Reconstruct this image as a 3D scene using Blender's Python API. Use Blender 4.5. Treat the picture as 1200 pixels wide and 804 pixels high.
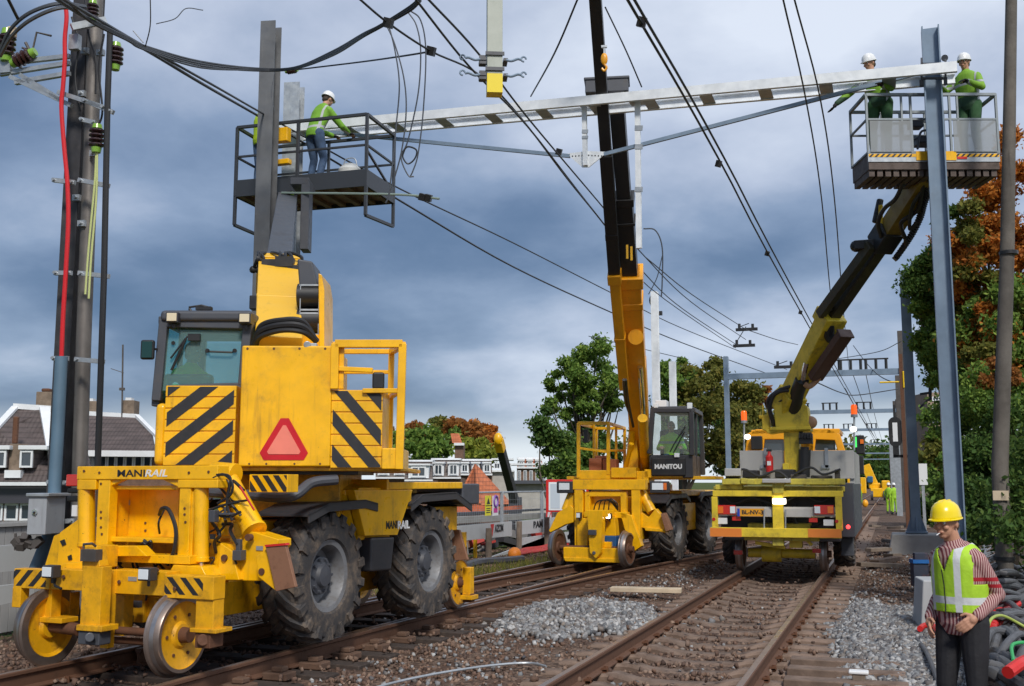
import bpy, math, random
import numpy as np
from mathutils import Vector, Matrix, Euler
R = math.radians
rnd = random.Random(11)
for o in list(bpy.data.objects): bpy.data.objects.remove(o)
scene = bpy.context.scene
col = scene.collection
# ------------------------------------------------------------------ camera
FPX, CZ = 1257.0, 1.80
TH, PI_ = R(19.34505542647106), R(7.388533586342119)
CF = Vector((-math.sin(TH)*math.cos(PI_), math.cos(TH)*math.cos(PI_), math.sin(PI_)))
CR = Vector((math.cos(TH), math.sin(TH), 0)); CU = CR.cross(CF); CC = Vector((0, 0, CZ))
cd = bpy.data.cameras.new("camera"); cam = bpy.data.objects.new("camera", cd); col.objects.link(cam)
cam.location = CC; cam.rotation_euler = (math.pi/2+PI_, 0, TH)
cd.sensor_width = 36; cd.lens = FPX/1200*36; cd.clip_end = 6000; cd.clip_start = .05
scene.camera = cam
scene.render.resolution_x = 1024; scene.render.resolution_y = 686
# ------------------------------------------------------------------ light
scene.view_settings.view_transform = 'Standard'; scene.view_settings.look = 'None'
scene.view_settings.gamma = 1; scene.view_settings.use_curve_mapping = False
scene.view_settings.exposure = 0.62
SUN_EL, SUN_AZ = R(42), R(150)      # azimuth clockwise from +Y
wd = bpy.data.worlds.new("World"); scene.world = wd; wd.use_nodes = True
nt = wd.node_tree; N = nt.nodes; L = nt.links; N.clear()
def nd(t, **kw):
    n = N.new(t)
    for k, v in kw.items(): setattr(n, k, v)
    return n
wo = nd('ShaderNodeOutputWorld'); bg = nd('ShaderNodeBackground'); bg2 = nd('ShaderNodeBackground')
sky = nd('ShaderNodeTexSky'); sky.sky_type = 'NISHITA'; sky.sun_disc = False
sky.sun_elevation = SUN_EL; sky.sun_rotation = SUN_AZ
bg.inputs[1].default_value = 0.10; L.new(sky.outputs[0], bg.inputs[0])
tc = nd('ShaderNodeTexCoord'); sep = nd('ShaderNodeSeparateXYZ'); L.new(tc.outputs['Generated'], sep.inputs[0])
def mth(op, a, b=None, c=None):
    n = nd('ShaderNodeMath', operation=op)
    for i, v in enumerate((a, b, c)):
        if v is None: continue
        if isinstance(v, (int, float)): n.inputs[i].default_value = v
        else: L.new(v, n.inputs[i])
    return n.outputs[0]
zz = mth('MAXIMUM', sep.outputs[2], 0.0); zp = mth('ADD', zz, 0.30)
cx = mth('DIVIDE', sep.outputs[0], zp); cy = mth('DIVIDE', sep.outputs[1], zp)
cb = nd('ShaderNodeCombineXYZ'); L.new(cx, cb.inputs[0]); L.new(cy, cb.inputs[1])
def noise(scale, det, rough, off=0.0, dist=0.0):
    mp = nd('ShaderNodeMapping'); mp.inputs['Location'].default_value = (off, off*.7, off*.3); L.new(cb.outputs[0], mp.inputs[0])
    n = nd('ShaderNodeTexNoise'); n.inputs['Scale'].default_value = scale; n.inputs['Detail'].default_value = det
    n.inputs['Roughness'].default_value = rough; n.inputs['Distortion'].default_value = dist; L.new(mp.outputs[0], n.inputs[0]); return n.outputs[0]
n1 = noise(1.05, 3, .45, 3.1, .0); n2 = noise(3.2, 6, .55, 9.0, .1)
cl = mth('ADD', mth('MULTIPLY', n1, .72), mth('MULTIPLY', n2, .28))
# direction terms: darker cloud bank low in the west (left), brighter towards the east and the zenith
side = mth('ADD', mth('MULTIPLY', sep.outputs[0], 0.80), mth('MULTIPLY', sep.outputs[1], 0.36))
lum = mth('ADD', mth('ADD', mth('MULTIPLY', mth('SUBTRACT', cl, .5), 2.9), mth('MULTIPLY', side, 0.72)), mth('MULTIPLY', zz, .55))
lum = mth('ADD', lum, 0.26)
rp = nd('ShaderNodeValToRGB'); L.new(lum, rp.inputs[0]); e = rp.color_ramp
e.elements[0].position = 0.0; e.elements[0].color = (.048, .098, .190, 1)
e.elements[1].position = 1.0; e.elements[1].color = (.60, .65, .74, 1)
for p, c in ((.22, (.095, .150, .255, 1)), (.45, (.19, .255, .375, 1)), (.70, (.37, .425, .54, 1))):
    q = e.elements.new(p); q.color = c
# clear pale strip just over the horizon
strip = nd('ShaderNodeMapRange'); L.new(mth('ADD', zz, mth('MULTIPLY', mth('SUBTRACT', n1, .5), .10)), strip.inputs[0])
strip.inputs[1].default_value = .015; strip.inputs[2].default_value = .085; strip.inputs[3].default_value = 1; strip.inputs[4].default_value = 0
strip.interpolation_type = 'SMOOTHSTEP'
mx = nd('ShaderNodeMix', data_type='RGBA'); L.new(strip.outputs[0], mx.inputs[0]); L.new(rp.outputs[0], mx.inputs[6]); mx.inputs[7].default_value = (.60, .66, .72, 1)
L.new(mx.outputs[2], bg2.inputs[0]); bg2.inputs[1].default_value = 0.86
ms = nd('ShaderNodeMixShader'); ms.inputs[0].default_value = .90
L.new(bg.outputs[0], ms.inputs[1]); L.new(bg2.outputs[0], ms.inputs[2]); L.new(ms.outputs[0], wo.inputs[0])
sl = bpy.data.lights.new("sun", 'SUN'); so = bpy.data.objects.new("sun", sl); col.objects.link(so)
sl.energy = 1.9; sl.angle = R(10); sl.color = (1, .95, .87)
sd = Vector((math.sin(SUN_AZ)*math.cos(SUN_EL), math.cos(SUN_AZ)*math.cos(SUN_EL), math.sin(SUN_EL)))
so.rotation_euler = sd.to_track_quat('Z', 'Y').to_euler()
# ------------------------------------------------------------------ helpers
def ray(px, py): return CF + CR*((px-600)/FPX) + CU*((402-py)/FPX)
def onz(px, py, z=0): r = ray(px, py); return CC + r*((z-CZ)/r.z)
def ony(px, py, y): r = ray(px, py); return CC + r*(y/r.y)
def onx(px, py, x): r = ray(px, py); return CC + r*(x/r.x)
def ond(px, py, d): return CC + ray(px, py)*d
WM = {}
class Fr:
    """a local frame: x to the right, y away, z up"""
    def __init__(s, o, yaw=0, pitch=0):
        s.M = Matrix.Translation(Vector(o)) @ Matrix.Rotation(yaw, 4, 'Z') @ Matrix.Rotation(pitch, 4, 'X')
        s.I = s.M.inverted(); s.c = s.I @ CC
    def l(s, px, py, v):
        r = s.I.to_3x3() @ ray(px, py); return s.c + r*((v-s.c.y)/r.y)
    def lx(s, px, py, u):
        r = s.I.to_3x3() @ ray(px, py); return s.c + r*((u-s.c.x)/r.x)
    def rect(s, x0, y0, x1, y1, v):
        a = s.l(x0, y0, v); b = s.l(x1, y1, v); xm = (x0+x1)/2; ym = (y0+y1)/2
        u0 = s.l(x0, ym, v).x; u1 = s.l(x1, ym, v).x; w1 = s.l(xm, y0, v).z; w0 = s.l(xm, y1, v).z
        return u0, u1, w0, w1
WORLD = Fr((0, 0, 0))
SPLIT = dict.fromkeys(['wheel_leg', 'outrigger_arm', 'hose', 'reflective_board', 'red_tab', 'lower_reflector', 'number_marker', 'control_box', 'bolt', 'chimney', 'chimney_pot', 'drive_axle',
    'outrigger_cylinder', 'pin', 'rubber_stop', 'rubber_mat', 'cab_duct', 'ram', 'slew_ram', 'work_light', 'clamp', 'mast', 'hydraulic_hose', 'white_trim', 'arm_slot', 'grey_box', 'wheels', 'wall', 'brake_linkage', 'crate_stack',
    'valve_block', 'mudguard', 'post_bracket', 'hose_guide', 'knuckle_bracket', 'signal_box', 'motor_bracket', 'axle', 'boom_support', 'deck_plate', 'reel_guard', 'control_panel', 'warning_lamp', 'turret_bed', 'platform_bracket'], .01)
SPLIT['hazard_stripes'] = .12
class MB:
    def __init__(s): s.v = []; s.f = []; s.m = []; s.mi = 0
    def add(s, vs, fs):
        n = len(s.v); s.v += [tuple(v) for v in vs]; s.f += [tuple(i+n for i in f) for f in fs]; s.m += [s.mi]*len(fs); return s
    def mat(s, i): s.mi = i; return s
    def bx(s, x0, x1, y0, y1, z0, z1, M=None):
        if x0 > x1: x0, x1 = x1, x0
        if y0 > y1: y0, y1 = y1, y0
        if z0 > z1: z0, z1 = z1, z0
        vs = [Vector((x, y, z)) for z in (z0, z1) for y in (y0, y1) for x in (x0, x1)]
        if M: vs = [M @ v for v in vs]
        return s.add(vs, [(0, 2, 3, 1), (4, 5, 7, 6), (0, 1, 5, 4), (2, 6, 7, 3), (0, 4, 6, 2), (1, 3, 7, 5)])
    def box(s, c, d, rot=None):
        M = Matrix.Translation(Vector(c)) @ (Euler(rot).to_matrix().to_4x4() if rot else Matrix())
        return s.bx(-d[0]/2, d[0]/2, -d[1]/2, d[1]/2, -d[2]/2, d[2]/2, M)
    def px(s, F, x0, y0, x1, y1, v0, v1):
        u0, u1, w0, w1 = F.rect(x0, y0, x1, y1, v0); return s.bx(u0, u1, v0, v1, w0, w1)
    def ext(s, poly, vec):
        n = len(poly); vec = Vector(vec); vs = [Vector(p) for p in poly] + [Vector(p)+vec for p in poly]
        nn = (Vector(poly[1])-Vector(poly[0])).cross(Vector(poly[2])-Vector(poly[1]))
        fs = [tuple(range(n))[::-1], tuple(range(n, 2*n))] + [(i, (i+1) % n, n+(i+1) % n, n+i) for i in range(n)]
        if nn.dot(vec) < 0: fs = [f[::-1] for f in fs]
        return s.add(vs, fs)
    def pxp(s, F, pts, v0, v1):
        return s.ext([F.l(x, y, v0) for x, y in pts], (0, v1-v0, 0))
    def bar(s, a, b, w, h, up=(0, 0, 1), prof=None):
        a = Vector(a); b = Vector(b); d = (b-a).normalized(); up = Vector(up)
        if abs(d.dot(up)) > .98: up = Vector((0, 1, 0))
        x = d.cross(up).normalized(); y = x.cross(d)
        pr = prof or [(-w/2, -h/2), (w/2, -h/2), (w/2, h/2), (-w/2, h/2)]
        return s.ext([a + x*p + y*q for p, q in pr], b-a)
    def cyl(s, a, b, r0, r1=None, n=14, cap=True):
        a = Vector(a); b = Vector(b); r1 = r0 if r1 is None else r1; d = (b-a).normalized()
        x = d.orthogonal().normalized(); y = d.cross(x)
        vs = [a+(x*math.cos(t)+y*math.sin(t))*r0 for t in [2*math.pi*i/n for i in range(n)]] + \
             [b+(x*math.cos(t)+y*math.sin(t))*r1 for t in [2*math.pi*i/n for i in range(n)]]
        fs = [(i, (i+1) % n, n+(i+1) % n, n+i) for i in range(n)]
        if cap: fs += [tuple(range(n))[::-1], tuple(range(n, 2*n))]
        return s.add(vs, fs)
    def tube(s, pts, r, n=7, radii=None, side=None, ell=None):
        pts = [Vector(p) for p in pts]; k = len(pts); base = len(s.v); x = None
        for i, p in enumerate(pts):
            t = (pts[min(i+1, k-1)]-pts[max(i-1, 0)]).normalized()
            if side is not None:
                x = Vector(side); x = (x - t*x.dot(t)).normalized()
            elif x is None: x = t.orthogonal().normalized()
            else: x = (x - t*x.dot(t)).normalized()
            y = t.cross(x); ra = rb = radii[i] if radii else r
            if ell: ra, rb = ell[i]
            for j in range(n):
                a = 2*math.pi*j/n; s.v.append(tuple(p+x*math.cos(a)*ra+y*math.sin(a)*rb))
        fs = []
        for i in range(k-1):
            for j in range(n): fs.append((base+i*n+j, base+i*n+(j+1) % n, base+(i+1)*n+(j+1) % n, base+(i+1)*n+j))
        fs += [tuple(range(base, base+n))[::-1], tuple(range(base+(k-1)*n, base+k*n))]
        s.f += fs; s.m += [s.mi]*len(fs); return s
    def rev(s, prof, c, axis=(1, 0, 0), n=32, close=True):
        a = Vector(axis).normalized(); x = a.orthogonal().normalized(); y = a.cross(x); c = Vector(c); base = len(s.v); k = len(prof)
        for t, r in prof:
            for j in range(n):
                q = 2*math.pi*j/n; s.v.append(tuple(c+a*t+(x*math.cos(q)+y*math.sin(q))*max(r, 1e-4)))
        fs = [(base+i*n+j, base+i*n+(j+1) % n, base+(i+1)*n+(j+1) % n, base+(i+1)*n+j) for i in range(k-1) for j in range(n)]
        s.f += fs; s.m += [s.mi]*len(fs); return s
    def ball(s, c, r, n=12, m=8):
        c = Vector(c); r = Vector(r) if hasattr(r, '__len__') else Vector((r, r, r)); base = len(s.v)
        for i in range(m+1):
            p = math.pi*i/m
            for j in range(n):
                q = 2*math.pi*j/n; s.v.append((c.x+r.x*math.sin(p)*math.cos(q), c.y+r.y*math.sin(p)*math.sin(q), c.z-r.z*math.cos(p)))
        fs = [(base+i*n+j, base+i*n+(j+1) % n, base+(i+1)*n+(j+1) % n, base+(i+1)*n+j) for i in range(m) for j in range(n)]
        s.f += fs; s.m += [s.mi]*len(fs); return s
    def mesh(s, name, mats, smooth=True, ang=35):
        me = bpy.data.meshes.new(name); me.from_pydata(s.v, [], s.f); me.update()
        for m in (mats if isinstance(mats, (list, tuple)) else [mats]): me.materials.append(m)
        if any(s.m): me.polygons.foreach_set('material_index', s.m)
        if smooth: me.shade_smooth(); me.set_sharp_from_angle(angle=R(ang))
        return me
    def clusters(s, tol):
        n = len(s.v); pa = list(range(n))
        def fd(i):
            while pa[i] != i: pa[i] = pa[pa[i]]; i = pa[i]
            return i
        for f in s.f:
            for k in f[1:]: pa[fd(k)] = fd(f[0])
        isl = {}
        for i in range(n): isl.setdefault(fd(i), []).append(i)
        bb = [([min(s.v[i][k] for i in g)-tol for k in range(3)], [max(s.v[i][k] for i in g)+tol for k in range(3)], [r]) for r, g in isl.items()]
        ch = True
        while ch:
            ch = False; out = []
            for b in bb:
                for o in out:
                    if all(b[0][k] <= o[1][k] and o[0][k] <= b[1][k] for k in range(3)):
                        for k in range(3): o[0][k] = min(o[0][k], b[0][k]); o[1][k] = max(o[1][k], b[1][k])
                        o[2].extend(b[2]); ch = True; break
                else: out.append(b)
            bb = out
        res = []
        for b in bb:
            rs = set(b[2]); m = MB(); mp = {}
            for f, mi in zip(s.f, s.m):
                if fd(f[0]) in rs:
                    for i in f:
                        if i not in mp: mp[i] = len(m.v); m.v.append(s.v[i])
                    m.f.append(tuple(mp[i] for i in f)); m.m.append(mi)
            res.append(m)
        res.sort(key=lambda m: -len(m.f)); return res
    def build(s, name, mats, parent=None, F=None, bevel=0, smooth=True, ang=35):
        if parent is not None and name in SPLIT:
            cs = s.clusters(SPLIT[name])
            if len(cs) > 1:
                os_ = [put(name, c.mesh(name, mats, smooth, ang), parent, F, bevel) for c in cs]; return os_[0]
        return put(name, s.mesh(name, mats, smooth, ang), parent, F, bevel)
def put(name, me, parent=None, F=None, bevel=0):
    o = bpy.data.objects.new(name, me); col.objects.link(o); F = F or WORLD
    if parent is not None:
        o.parent = parent; o.matrix_local = WM[parent.name].inverted() @ F.M
    else: o.matrix_world = F.M; o.matrix_local = F.M
    WM[o.name] = F.M.copy()
    if bevel:
        b = o.modifiers.new('bevel', 'BEVEL'); b.width = bevel; b.segments = 2; b.limit_method = 'ANGLE'; b.angle_limit = R(40)
        b.harden_normals = True
    return o
def tag(o, label=None, cat=None, group=None, kind=None):
    if label: o['label'] = label
    if cat: o['category'] = cat
    if group: o['group'] = group
    if kind: o['kind'] = kind
    return o
def empty(name, F, label, cat, group=None):
    o = bpy.data.objects.new(name, None); col.objects.link(o); o.empty_display_size = .2
    o.matrix_local = F.M; WM[o.name] = F.M.copy(); return tag(o, label, cat, group)
def copy_tree(o, parent=None, loc=None, rotz=None, label=None):
    c = o.copy(); col.objects.link(c)
    if parent is not None: c.parent = parent
    if loc is not None: c.location = loc
    if rotz is not None: c.rotation_euler.z = rotz
    if label: c['label'] = label
    for ch in list(o.children):
        copy_tree(ch, c)
    return c
def at_frame(o): return Fr(WM[o.name].to_translation())
def spline(pts, k=8):
    pts = [Vector(p) for p in pts]; out = []
    P = [pts[0]*2-pts[1]]+pts+[pts[-1]*2-pts[-2]]
    for i in range(1, len(P)-2):
        for j in range(k):
            t = j/k; a, b, c, d = P[i-1], P[i], P[i+1], P[i+2]
            out.append(.5*((2*b)+(c-a)*t+(2*a-5*b+4*c-d)*t*t+(3*b-a-3*c+d)*t**3))
    out.append(pts[-1]); return out
def text(name, s, F, pos, size, mat, parent, rot=(math.pi/2, 0, 0), bold=.012, align='LEFT', width=None, shear=0, depth=.002):
    cu = bpy.data.curves.new(name, 'FONT'); cu.body = s; cu.size = size; cu.offset = bold*size; cu.extrude = depth; cu.shear = shear
    cu.align_x = align; cu.align_y = 'CENTER'; to = bpy.data.objects.new('tmp', cu); col.objects.link(to)
    bpy.context.view_layer.update(); dg = bpy.context.evaluated_depsgraph_get()
    me = bpy.data.meshes.new_from_object(to.evaluated_get(dg)); bpy.data.objects.remove(to)
    xs = [v.co.x for v in me.vertices]; sc = 1
    if width: sc = width/(max(xs)-min(xs))
    me.transform(Matrix.Translation(Vector(pos)) @ Euler(rot).to_matrix().to_4x4() @ Matrix.Diagonal((sc, 1, 1, 1)))
    me.materials.clear(); me.materials.append(mat)
    return put(name, me, parent, F)
def clip_poly(poly, x0, x1, y0, y1):
    def cut(P, f, g):
        o = []
        for i in range(len(P)):
            a, b = P[i], P[(i+1) % len(P)]; fa, fb = f(a), f(b)
            if fa >= 0: o.append(a)
            if (fa >= 0) != (fb >= 0):
                t = fa/(fa-fb); o.append((a[0]+(b[0]-a[0])*t, a[1]+(b[1]-a[1])*t))
        return o
    for f in (lambda p: p[0]-x0, lambda p: x1-p[0], lambda p: p[1]-y0, lambda p: y1-p[1]):
        poly = cut(poly, f, None)
        if len(poly) < 3: return None
    return poly
def hazard(mb, u0, u1, w0, w1, v, slope, w, pitch, phase=0, th=.003):
    """diagonal bars clipped to a rectangle, as thin plates a little proud of v (towards -y)"""
    H = w1-w0; k = -40
    for k in range(-40, 60):
        b = u0+k*pitch+phase; dx = H/slope
        p = clip_poly([(b, w0), (b+w, w0), (b+w+dx, w1), (b+dx, w1)], u0, u1, w0, w1)
        if p: mb.ext([(a, v-th, c) for a, c in p], (0, th*.8, 0))
# ------------------------------------------------------------------ materials
MT = {}
def mat(name, c, rough=.6, metal=0, chips=0, dirt=0, dirtc=(.05, .035, .025), dscale=3, bump=0, bscale=40, var=0, spec=None, alpha=None, emit=None, es=0, coat=0, streak=0):
    if name in MT: return MT[name]
    m = bpy.data.materials.new(name); m.use_nodes = True; t = m.node_tree; b = t.nodes['Principled BSDF']; MT[name] = m
    b.inputs['Base Color'].default_value = (*c, 1); b.inputs['Roughness'].default_value = rough; b.inputs['Metallic'].default_value = metal
    if coat: b.inputs['Coat Weight'].default_value = coat; b.inputs['Coat Roughness'].default_value = .15
    if spec is not None: b.inputs['Specular IOR Level'].default_value = spec
    if emit: b.inputs['Emission Color'].default_value = (*emit, 1); b.inputs['Emission Strength'].default_value = es
    tcn = t.nodes.new('ShaderNodeTexCoord'); last = None
    def rgbmix(fac, a, bb, mode='MIX'):
        x = t.nodes.new('ShaderNodeMix'); x.data_type = 'RGBA'; x.blend_type = mode
        for i, v in ((0, fac), (6, a), (7, bb)):
            if isinstance(v, (float, int)): x.inputs[i].default_value = v
            elif isinstance(v, tuple): x.inputs[i].default_value = (*v, 1)
            else: t.links.new(v, x.inputs[i])
        return x.outputs[2]
    def noi(scale, det=5, sc3=None, rough_=.6):
        n = t.nodes.new('ShaderNodeTexNoise'); n.inputs['Scale'].default_value = scale; n.inputs['Detail'].default_value = det; n.inputs['Roughness'].default_value = rough_
        if sc3:
            mp = t.nodes.new('ShaderNodeMapping'); mp.inputs['Scale'].default_value = sc3; t.links.new(tcn.outputs['Object'], mp.inputs[0]); t.links.new(mp.outputs[0], n.inputs[0])
        else: t.links.new(tcn.outputs['Object'], n.inputs[0])
        return n.outputs[0]
    def ramp(f, a, b_):
        x = t.nodes.new('ShaderNodeMapRange'); t.links.new(f, x.inputs[0]); x.inputs[1].default_value = a; x.inputs[2].default_value = b_; x.interpolation_type = 'SMOOTHSTEP'; return x.outputs[0]
    cur = c
    if var:
        cur = rgbmix(ramp(noi(dscale*.8, 4), .3, .7), tuple(x*(1-var) for x in c), tuple(min(1, x*(1+var)) for x in c))
    if dirt:
        f = ramp(noi(dscale, 8, rough_=.7), .62-.25*dirt, .80)
        mm = t.nodes.new('ShaderNodeMath'); mm.operation = 'MULTIPLY'; t.links.new(f, mm.inputs[0]); mm.inputs[1].default_value = min(1, dirt*1.2)
        cur = rgbmix(mm.outputs[0], cur, dirtc)
    if streak:
        f = ramp(noi(1, 5, (14, 14, 1.2)), .56, .78)
        mm = t.nodes.new('ShaderNodeMath'); mm.operation = 'MULTIPLY'; t.links.new(f, mm.inputs[0]); mm.inputs[1].default_value = streak
        cur = rgbmix(mm.outputs[0], cur, dirtc)
    if chips:
        f = ramp(noi(26, 3, rough_=.75), .66, .70); g = ramp(noi(2.2, 3), .48, .62)
        mm = t.nodes.new('ShaderNodeMath'); mm.operation = 'MULTIPLY'; t.links.new(f, mm.inputs[0]); t.links.new(g, mm.inputs[1])
        m3_ = t.nodes.new('ShaderNodeMath'); m3_.operation = 'MULTIPLY'; t.links.new(mm.outputs[0], m3_.inputs[0]); m3_.inputs[1].default_value = chips
        cur = rgbmix(m3_.outputs[0], cur, (.07, .035, .02))
    if not isinstance(cur, tuple): t.links.new(cur, b.inputs['Base Color'])
    if dirt or var:
        x = t.nodes.new('ShaderNodeMapRange'); t.links.new(noi(dscale*2, 5), x.inputs[0]); x.inputs[1].default_value = .3; x.inputs[2].default_value = .7
        x.inputs[3].default_value = max(0, rough-.1); x.inputs[4].default_value = min(1, rough+.15); t.links.new(x.outputs[0], b.inputs['Roughness'])
    if bump:
        bp = t.nodes.new('ShaderNodeBump'); bp.inputs['Strength'].default_value = bump; bp.inputs['Distance'].default_value = .01
        t.links.new(noi(bscale, 5), bp.inputs['Height']); t.links.new(bp.outputs[0], b.inputs['Normal'])
    return m
yel = mat("yellow paint", (.90, .47, .002), .34, chips=1, dirt=.48, dirtc=(.22, .11, .02), dscale=4.2, var=.12, coat=.25, streak=.5)
yel2 = mat('worn yellow paint', (.78, .39, .006), .42, chips=1, dirt=.68, dirtc=(.12, .06, .02), dscale=6, var=.12, streak=.5)
org = mat('amber paint', (.86, .37, .008), .4, chips=.8, dirt=.35, dirtc=(.22, .10, .02), dscale=2.5, var=.08, coat=.2, streak=.3)
lime = mat('lime yellow paint', (.78, .58, .04), .42, chips=1, dirt=.68, dirtc=(.16, .12, .04), dscale=4, var=.1, streak=.5)
blk = mat('black paint', (.018, .018, .020), .42, dirt=.4, dirtc=(.06, .05, .04), dscale=3)
blk2 = mat('black stripe film', (.022, .022, .026), .5, dirt=.3, dirtc=(.07, .06, .05), dscale=8)
pls = mat('charcoal plastic', (.040, .040, .046), .42, dirt=.4, dirtc=(.09, .08, .07), dscale=4)
pla = mat('dark grey steel', (.065, .07, .085), .45, dirt=.4, dirtc=(.10, .08, .06), dscale=5)
rub = mat('rubber hose', (.016, .016, .018), .5)
galv = mat('galvanised steel', (.42, .45, .48), .42, .55, dirt=.25, dirtc=(.28, .28, .28), dscale=8, var=.12)
galvw = mat('fresh galvanised beam', (.82, .85, .88), .42, .2, dirt=.2, dirtc=(.42, .43, .45), dscale=5, var=.08)
blg = mat('blue grey painted steel', (.20, .27, .36), .42, .15, dirt=.3, dirtc=(.13, .15, .18), dscale=3, var=.1, streak=.25)
brg = mat('weathered brown grey steel', (.085, .075, .070), .6, .2, dirt=.5, dirtc=(.16, .14, .13), dscale=4, var=.2, streak=.3)
rust = mat('rust', (.13, .055, .028), .75, .1, dirt=.6, dirtc=(.05, .025, .018), dscale=9, bump=.3)
rustl = mat('scraped rusty plate', (.30, .15, .09), .6, .3, dirt=.6, dirtc=(.11, .05, .03), dscale=9, streak=.6)
stl = mat('worn steel tread', (.30, .24, .21), .38, .8, dirt=.6, dirtc=(.11, .065, .045), dscale=5)
chr_ = mat('chrome rod', (.75, .77, .8), .12, 1)
tyr = mat('muddy tyre rubber', (.042, .040, .042), .8, dirt=.85, dirtc=(.22, .165, .12), dscale=7, bump=.4, bscale=60)
rim = mat('grey wheel rim', (.20, .205, .22), .55, .2, dirt=.75, dirtc=(.10, .08, .06), dscale=8)
red = mat('red paint', (.60, .02, .018), .4, dirt=.2)
redl = mat('red lens', (.55, .02, .012), .18, coat=.6)
orgl = mat('orange lens', (.80, .17, .01), .2, coat=.6)
limed = mat('dirty lime steel', (.55, .47, .06), .5, chips=1, dirt=.8, dirtc=(.10, .075, .04), dscale=5, streak=.7)
wht = mat('white paint', (.75, .76, .77), .5, dirt=.2, dirtc=(.45, .44, .42))
whl = mat('clear lens', (.75, .80, .85), .12, coat=.8)
pink = mat('faded reflector', (.80, .22, .16), .4, var=.1)
lit = mat('lit lamp', (1, .95, .85), .3, emit=(1, .92, .78), es=2.2)
litd = mat('small lit lamp', (1, .95, .85), .3, emit=(1, .92, .8), es=6)
redlit = mat('lit red lamp', (.8, .02, .02), .3, emit=(1, .03, .03), es=4)
conc = mat('concrete', (.30, .29, .28), .85, dirt=.4, dirtc=(.16, .14, .12), dscale=3, bump=.3, var=.1)
alu = mat('aluminium panel', (.50, .49, .47), .45, .3, dirt=.35, dirtc=(.3, .28, .25), dscale=2, var=.06)
wire = mat('dark wire', (.045, .050, .058), .5, .4)
wirel = mat('copper grey wire', (.12, .13, .15), .45, .5)
cred = mat('red cable sheath', (.62, .015, .02), .4)
cgry = mat('grey conduit', (.10, .17, .24), .5, var=.1)
wood = mat('weathered wood', (.20, .155, .12), .8, dirt=.6, dirtc=(.09, .065, .05), dscale=5, bump=.4, var=.2, streak=.7)
woodl = mat('pale timber', (.52, .42, .30), .75, dirt=.3, dirtc=(.3, .22, .15), dscale=4, var=.15, streak=.4)
ceg = mat('green insulator glaze', (.22, .42, .05), .3, coat=.4)
ceb = mat('brown insulator glaze', (.045, .020, .018), .2, coat=.6)
skin = mat('skin', (.50, .26, .17), .5, var=.06)
hair = mat('dark hair', (.05, .035, .025), .8)
eyem = mat('eye', (.03, .02, .02), .1)
hv = mat('green hi-vis fabric', (.16, .46, .015), .75, var=.12, dscale=8, bump=.5, bscale=25)
hvd = mat('dark green work cloth', (.03, .09, .035), .85, var=.2, dscale=8, bump=.5, bscale=25)
hvl = mat('lime hi-vis', (.32, .58, .03), .65, var=.12, dscale=8, bump=.4, bscale=25, emit=(.3, .6, .02), es=0)
jean = mat('blue jeans', (.05, .09, .17), .85, var=.2, dscale=12, bump=.4, bscale=30)
trs = mat('black trousers', (.014, .014, .018), .75, var=.15, bump=.5, bscale=18)
helw = mat('white helmet plastic', (.78, .79, .80), .25, coat=.4)
hely = mat('yellow helmet plastic', (.88, .66, .0), .28, coat=.4)
glove = mat('black glove', (.02, .02, .022), .8)
def glassm(name, tint, a):
    m = bpy.data.materials.new(name); m.use_nodes = True; t = m.node_tree; t.nodes.clear(); MT[name] = m
    o = t.nodes.new('ShaderNodeOutputMaterial'); mix = t.nodes.new('ShaderNodeMixShader'); tr = t.nodes.new('ShaderNodeBsdfTransparent'); gl = t.nodes.new('ShaderNodeBsdfPrincipled')
    tr.inputs[0].default_value = (*tint, 1); gl.inputs['Roughness'].default_value = .06; gl.inputs['Base Color'].default_value = (tint[0]*.5, tint[1]*.5, tint[2]*.5, 1)
    gl.inputs['Specular IOR Level'].default_value = 1
    mix.inputs[0].default_value = a; t.links.new(tr.outputs[0], mix.inputs[1]); t.links.new(gl.outputs[0], mix.inputs[2]); t.links.new(mix.outputs[0], o.inputs[0]); return m
glass = glassm('cab glass', (.70, .97, .97), .20)
glassb = glassm('cab glass clear', (.92, .99, .99), .14)
plexi = glassm('scratched clear screen', (.85, .88, .9), .6)
pane = mat('dark window pane', (.03, .045, .06), .08, spec=1)
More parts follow.
